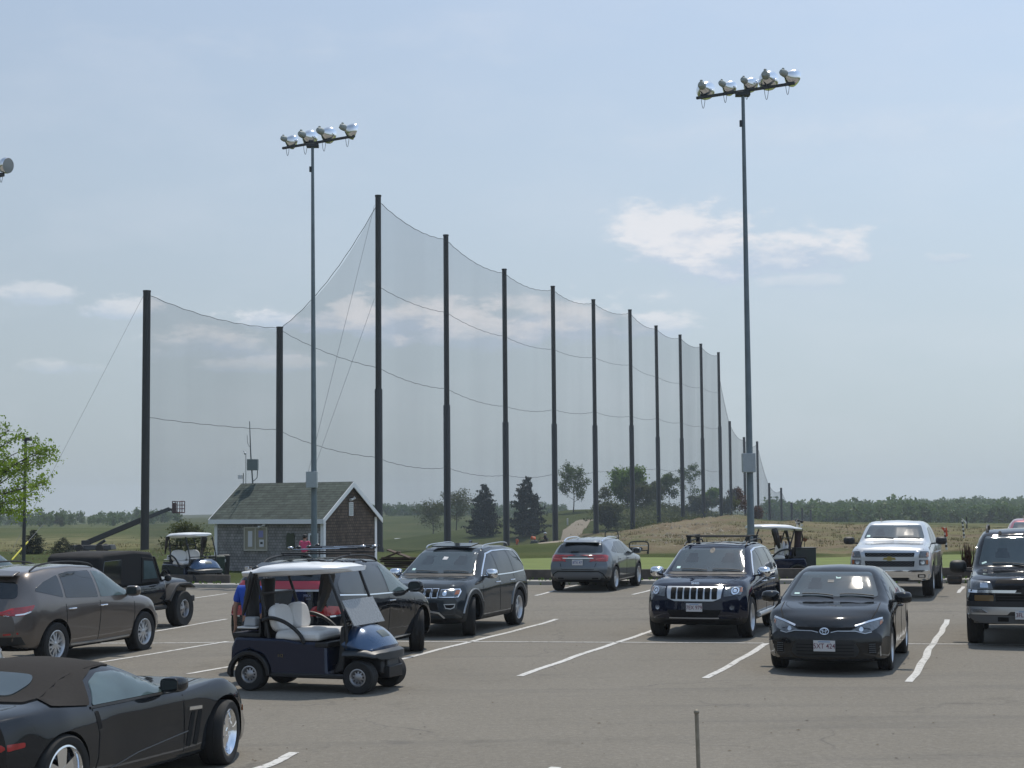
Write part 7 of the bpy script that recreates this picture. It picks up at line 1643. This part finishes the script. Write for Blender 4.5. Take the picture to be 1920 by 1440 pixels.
for x, r_ in ((.85, .30), (-.65, .42)):
    for s in (-1, 1):
        mb = MB(); mb.lathe([(r_*.5, -.12), (r_, -.10), (r_, .10), (r_*.5, .12)], (x, s*.62, r_), 'y', 20); wt = mb.build('wheel', M_TYRE, mw_); mb = MB(); mb.lathe([(0, -.08), (r_*.55, -.08), (r_*.55, .08), (0, .08)], (x, s*.62, r_), 'y', 16); mb.build('wheel_disc', mat('wheel_pale', (.45, .42, .32), .6), wt)
dv = mw_.matrix_basis @ Vector((-.35, 0, -.02)); person('driver in dark clothes and a white hat sitting on the mower', dv, R(165), M_DKS, M_DK, M_HAIR, dict(hpl=(.05, .1, .93), hpr=(.05, -.1, .93), knl=(.45, .14, .92), knr=(.45, -.14, .92), anl=(.52, .14, .50), anr=(.52, -.14, .50), tol=(.66, .14, .45), tor=(.66, -.14, .45), ell=(.12, .24, 1.16), elr=(.12, -.24, 1.16), wrl=(.36, .12, 1.2), wrr=(.36, -.12, 1.2)), cap=mat('hat_white', (.75, .75, .75), .7), bare=False)
# ------------------------------------------------------------------ boom lift behind the off-roader
YB = 112; g = P(176, 1045, YB); bl = thing('boom_lift', 'dark boom lift, arm raised to a small red basket, behind the off-roader', 'boom lift', (g.x, YB, Zs(g.x, YB)))
def rb(px, py): return P(px, py, YB)-bl.location
M_BOOM = mat('boom_dark', (.020, .022, .026), .5)
mb = MB(); mb.bar(rb(160, 1019), rb(272, 972), .3, .38); mb.build('lower_boom', M_BOOM, bl, bevel=.03)
mb = MB(); mb.bar(rb(255, 979), rb(318, 954), .22, .27); mb.bar(rb(314, 953), rb(326, 957), .14, .16); mb.build('upper_boom', M_BOOM, bl, bevel=.02)
mb = MB(); mb.bar(rb(161, 1050), rb(161, 1013), .4, .55); mb.build('riser', M_BOOM, bl, bevel=.03)
mb = MB(); mb.tube([rb(172, 1030), rb(197, 1013)], .11, 8); mb.build('lift_cylinder', M_BOOM, bl); mb = MB(); mb.bar(rb(198, 1004), rb(212, 1000), .2, .2); mb.build('bracket', M_BOOM, bl, bevel=.02)
a_, b_ = rb(326, 961), rb(344, 940); bk = MB(); rr_ = .035
for z_ in np.linspace(a_.z, b_.z, 4):
    bk.tube([(a_.x, -.5, z_), (b_.x, -.5, z_), (b_.x, .4, z_), (a_.x, .4, z_)], rr_, 5, True)
for x_ in (a_.x, (a_.x+b_.x)/2, b_.x):
    for y_ in (-.5, .4): bk.tube([(x_, y_, a_.z), (x_, y_, b_.z)], rr_, 5)
bk.box(a_.x, b_.x, -.5, .4, a_.z-.05, a_.z+.03); bk.box(a_.x+.02, a_.x+.22, -.42, -.2, a_.z, b_.z-.1); bk.build('basket', mat('basket_red', (.10, .035, .035), .6), bl)
MB().box(-1.6, 1.4, -.8, .8, .15, .5, tx=.1, ty=.1).build('chassis', M_BOOM, bl, bevel=.05)
for x_ in (-.8, .6):
    for s in (-1, 1): mb = MB(); mb.lathe([(0, -.1), (.28, -.1), (.28, .1), (0, .1)], (x_, s*.8, .28), 'y', 20); mb.build('wheel', M_TYRE, bl, bevel=.03)
# ------------------------------------------------------------------ range furniture
M_STK = [mat('stripe_white', (.62, .62, .58), .7), mat('stripe_black', (.02, .02, .02), .7), mat('flag_orange', (.55, .07, .02), .8)]
def striped(lab, px, pb, pt, Y, top_flag):
    g = P(px, pb, Y); b = Vector((g.x, Y, Zs(g.x, Y))); t = P(px-4, pt, Y)-b; o = thing('striped_stake', lab, 'stake', b, 0, 'striped distance stakes on the range')
    mb = MB(); n = 9
    for k in range(n): mb.cur = k % 2; mb.tube([t*(k/n), t*((k+1)/n)], .055, 8)
    mb.build('stake', M_STK[:2], o, fix=False)
    mb = MB()
    if top_flag: mb.prism([(t.x-.16, t.z), (t.x+.10, t.z-.02), (t.x+.14, t.z-.40), (t.x+.02, t.z-.48), (t.x-.02, t.z-.2)], 'y', -.05, .05); mb.build('flag', M_STK[2], o, smooth=False)
    else: mb.prism([(t.x-.05, t.z+.15), (t.x+.25, t.z-.08), (t.x+.3, t.z-.3), (t.x+.05, t.z)], 'y', -.03, .03); mb.build('flag', M_STK[0], o, smooth=False)
striped('striped black and white stake with orange flag right of the silver pickup', 1775, 1038, 989, 78, True)
striped('striped stake with white flag farther out on the range, left of the black truck', 1808, 1012, 975, 105, False)
g = P(1813, 990, 150); o = thing('range_post', 'plain thin dark post far out beyond the white flag stake', 'post', (g.x, g.y, Zs(g.x, g.y))); mb = MB(); mb.tube([Vector(), P(1812, 969, 150)-o.location], .07, 6); mb.build('post', M_ARM, o)
def stand(lab, px0, px1, pt, pb, Y, rz=0, lean=0):
    a, b = P(px0, pb, Y), P(px1, pt, Y); w_ = b.x-a.x; zb = Zs((a.x+b.x)/2, Y); h = max(.5, b.z-zb); o = thing('bag_stand', lab, 'bag stand', ((a.x+b.x)/2, Y, zb), rz, 'black tube stands at the range')
    mb = MB(); mb.tube(tuber([(-w_/2, 0, 0), (-w_/2, lean, h*.9), (-w_/2+.08, lean, h), (w_/2-.08, lean, h), (w_/2, lean, h*.9), (w_/2, 0, 0)], 4), .035, 6); mb.build('frame', M_ARM, o)
    mb = MB(); mb.tube([(-w_/2, .0, h*.30), (w_/2, .0, h*.30)], .03, 6); mb.tube([(-w_/2, 0, h*.30), (-w_/2, .7, .02)], .03, 6); mb.tube([(w_/2, 0, h*.3), (w_/2, .7, .02)], .03, 6); mb.build('brace', M_ARM, o)
    mb = MB(); mb.tube([(-w_*.46, .0, h*.72), (w_*.46, .0, h*.70)], .02, 6); mb.build('white_bar', M_LAMP, o); mb = MB()
    for k in range(4): mb.ball((-w_*.4+k*w_*.16, .1, h*.30+.08), (.12, .08, .09), 5)
    mb.build('hung_bag', M_BAG, o)
stand('black tube bag stand right of the grey hatchback crossover', 1181, 1215, 1016, 1044, 75)
stand('smaller tilted bag stand just above the grey hatchback roof', 1136, 1160, 996, 1014, 96, .2, .15)
# white marker posts on the hill and field
for k, (px, py, Y, lab) in enumerate(((1064, 968, 205, 'white marker post beside the sandy path on the mound'), (785, 1022, 240, 'small pale marker post out in the field by the far cart'))):
    g = P(px, py, Y); o = tag(MB().box(-.09, .09, -.09, .09, -.1, .85 if k == 0 else .9).build('marker_post', M_LAMP, bevel=.02, loc=(g.x, Y, Zs(g.x, Y))), lab, 'post')
# pile of old boards beside the hut
g = P(757, 1068, 60); lp = thing('board_pile', 'pile of old brown boards on the grass right of the hut', 'lumber', (g.x, 60, Zs(g.x, 60)), R(-8)); M_BRD = mat('old_board', (.075, .05, .034), .9, noise=.3, nscale=5)
for k in range(6): M = Matrix.Translation((random.uniform(-.1, .1), random.uniform(-.3, .3), .10+.07*k)) @ Matrix.Rotation(random.uniform(-.12, .12), 4, 'Z') @ Matrix.Rotation(random.uniform(-.02, .06), 4, 'Y'); mb = MB(); mb.box(-.85, .75-.06*k, -.12, .12, -.03, .03, M); mb.build('board', M_BRD, lp)
M = Matrix.Translation((-.15, -.1, .60)) @ Matrix.Rotation(R(20), 4, 'Y'); mb = MB(); mb.box(-.45, .5, -.3, .3, -.02, .02, M); mb.build('board', M_BRD, lp)
M = Matrix.Translation((-.45, -.15, .55)) @ Matrix.Rotation(R(-22), 4, 'Y'); mb = MB(); mb.box(-.4, .35, -.28, .28, -.02, .02, M); mb.build('board', M_BRD, lp)
# planter of reddish reeds and dark tub at the wall by the black truck
g = P(1815, 1064, 48.8); pl_ = thing('planter', 'dark tub of rusty red reeds at the wall behind the black truck', 'planter', (g.x, g.y, .10)); mb = MB(); mb.lathe([(0, 0), (.26, 0), (.34, .42), (.30, .42), (.28, .36), (0, .36)], (0, 0, 0), n=20); mb.build('tub', M_TIMB, pl_)
mb = MB()
for k in range(70):
    a = random.random()*6.28; r_ = random.random()*.2; b = Vector((math.cos(a)*r_, math.sin(a)*r_, .36)); t = b+Vector((random.gauss(0, .07), random.gauss(0, .07), random.uniform(.4, .85))); mb.tube([b, b.lerp(t, .6), t], [.012, .010, .003], 4)
mb.build('reeds', L_RED, pl_, fix=False)
g = P(1790, 1092, 45.9); ws_ = thing('half_barrel', 'low dark half barrel standing in front of the wall left of the black truck', 'barrel', (g.x, 45.9, float(zlot(g.x, 45.9)))); mb = MB(); mb.lathe([(0, 0), (.17, 0), (.21, .12), (.20, .24), (.18, .24), (.17, .19), (0, .19)], (0, 0, 0), n=22); mb.build('staves', M_TIMB, ws_)
for z_ in (.06, .18): mb = MB(); mb.lathe([(.204, z_-.015), (.214, z_-.015), (.214, z_+.015), (.204, z_+.015)], (0, 0, 0), n=22); mb.build('hoop', M_ARM, ws_)
# thin post standing near the camera at the bottom edge
g = P(1306, 1335, 11.5); o = thing('marker_rod', 'thin weathered metal rod standing alone at the bottom edge of the lot', 'rod', (g.x+.015, 11.5, 0)); zt = g.z; mb = MB(); mb.tube([(0, 0, 0), (-.005, 0, zt*.5), (-.015, 0, zt)], .0145, 8); mb.build('rod', mat('rod_metal', (.26, .23, .18), .6, .4, noise=.2), o)
mb = MB(); mb.ball((-.015, 0, zt), (.021, .021, .018), 6); mb.build('rod_cap', MATS['rod_metal'], o)
# tyre stop in the far row and a little litter of dry leaves on the asphalt
g = G(1300, 1089); 
for (px, py, lab) in ((1480, 1088, 'pale concrete parking stop between navy SUV and black sedan in the far row'),):
    g = G(px, py); o = MB().box(-.9, .9, -.08, .08, 0, .13, tx=.02, ty=.03).build('parking_stop', M_CONC, loc=(g.x, g.y, float(zlot(g.x, g.y))), bevel=.01); o.rotation_euler = (0, 0, R(-6)); tag(o, lab, 'parking stop')
mb = MB()
for k in range(160):
    a = random.uniform(1000, 1440); px = random.uniform(300, 1900); g = G(px, max(1120, a)); s = random.uniform(.01, .03); t = random.random()*6.28; X, Y = g.x, g.y
    z = float(zlot(X, Y)); mb.add([(X+s*math.cos(t), Y+s*math.sin(t), z+.008), (X-s*math.sin(t)*.6, Y+s*math.cos(t)*.6, z+.014), (X-s*math.cos(t), Y-s*math.sin(t), z+.008), (X+s*math.sin(t)*.6, Y-s*math.cos(t)*.6, z+.008)], [(0, 1, 2, 3)])
tag(mb.build('litter', mat('dry_leaf', (.10, .075, .045), .9), smooth=False, fix=False), 'tiny dry leaves and grit scattered over the asphalt', 'litter', kind='stuff')
# ------------------------------------------------------------------ humid air
hm_ = bpy.data.materials.new('haze'); hm_.use_nodes = True; nt = hm_.node_tree; nt.nodes.remove(nt.nodes['Principled BSDF'])
pv = nt_new(nt, 'ShaderNodeVolumePrincipled'); pv.inputs['Color'].default_value = (.80, .88, .96, 1); pv.inputs['Density'].default_value = .00030; pv.inputs['Anisotropy'].default_value = .2
nt.links.new(pv.outputs[0], nt.nodes['Material Output'].inputs['Volume'])
zmin = float(GZ.min())-1.5
tag(MB().box(-1900, 1900, -1900, 1900, zmin, 27).build('haze', hm_, smooth=False), kind='stuff')
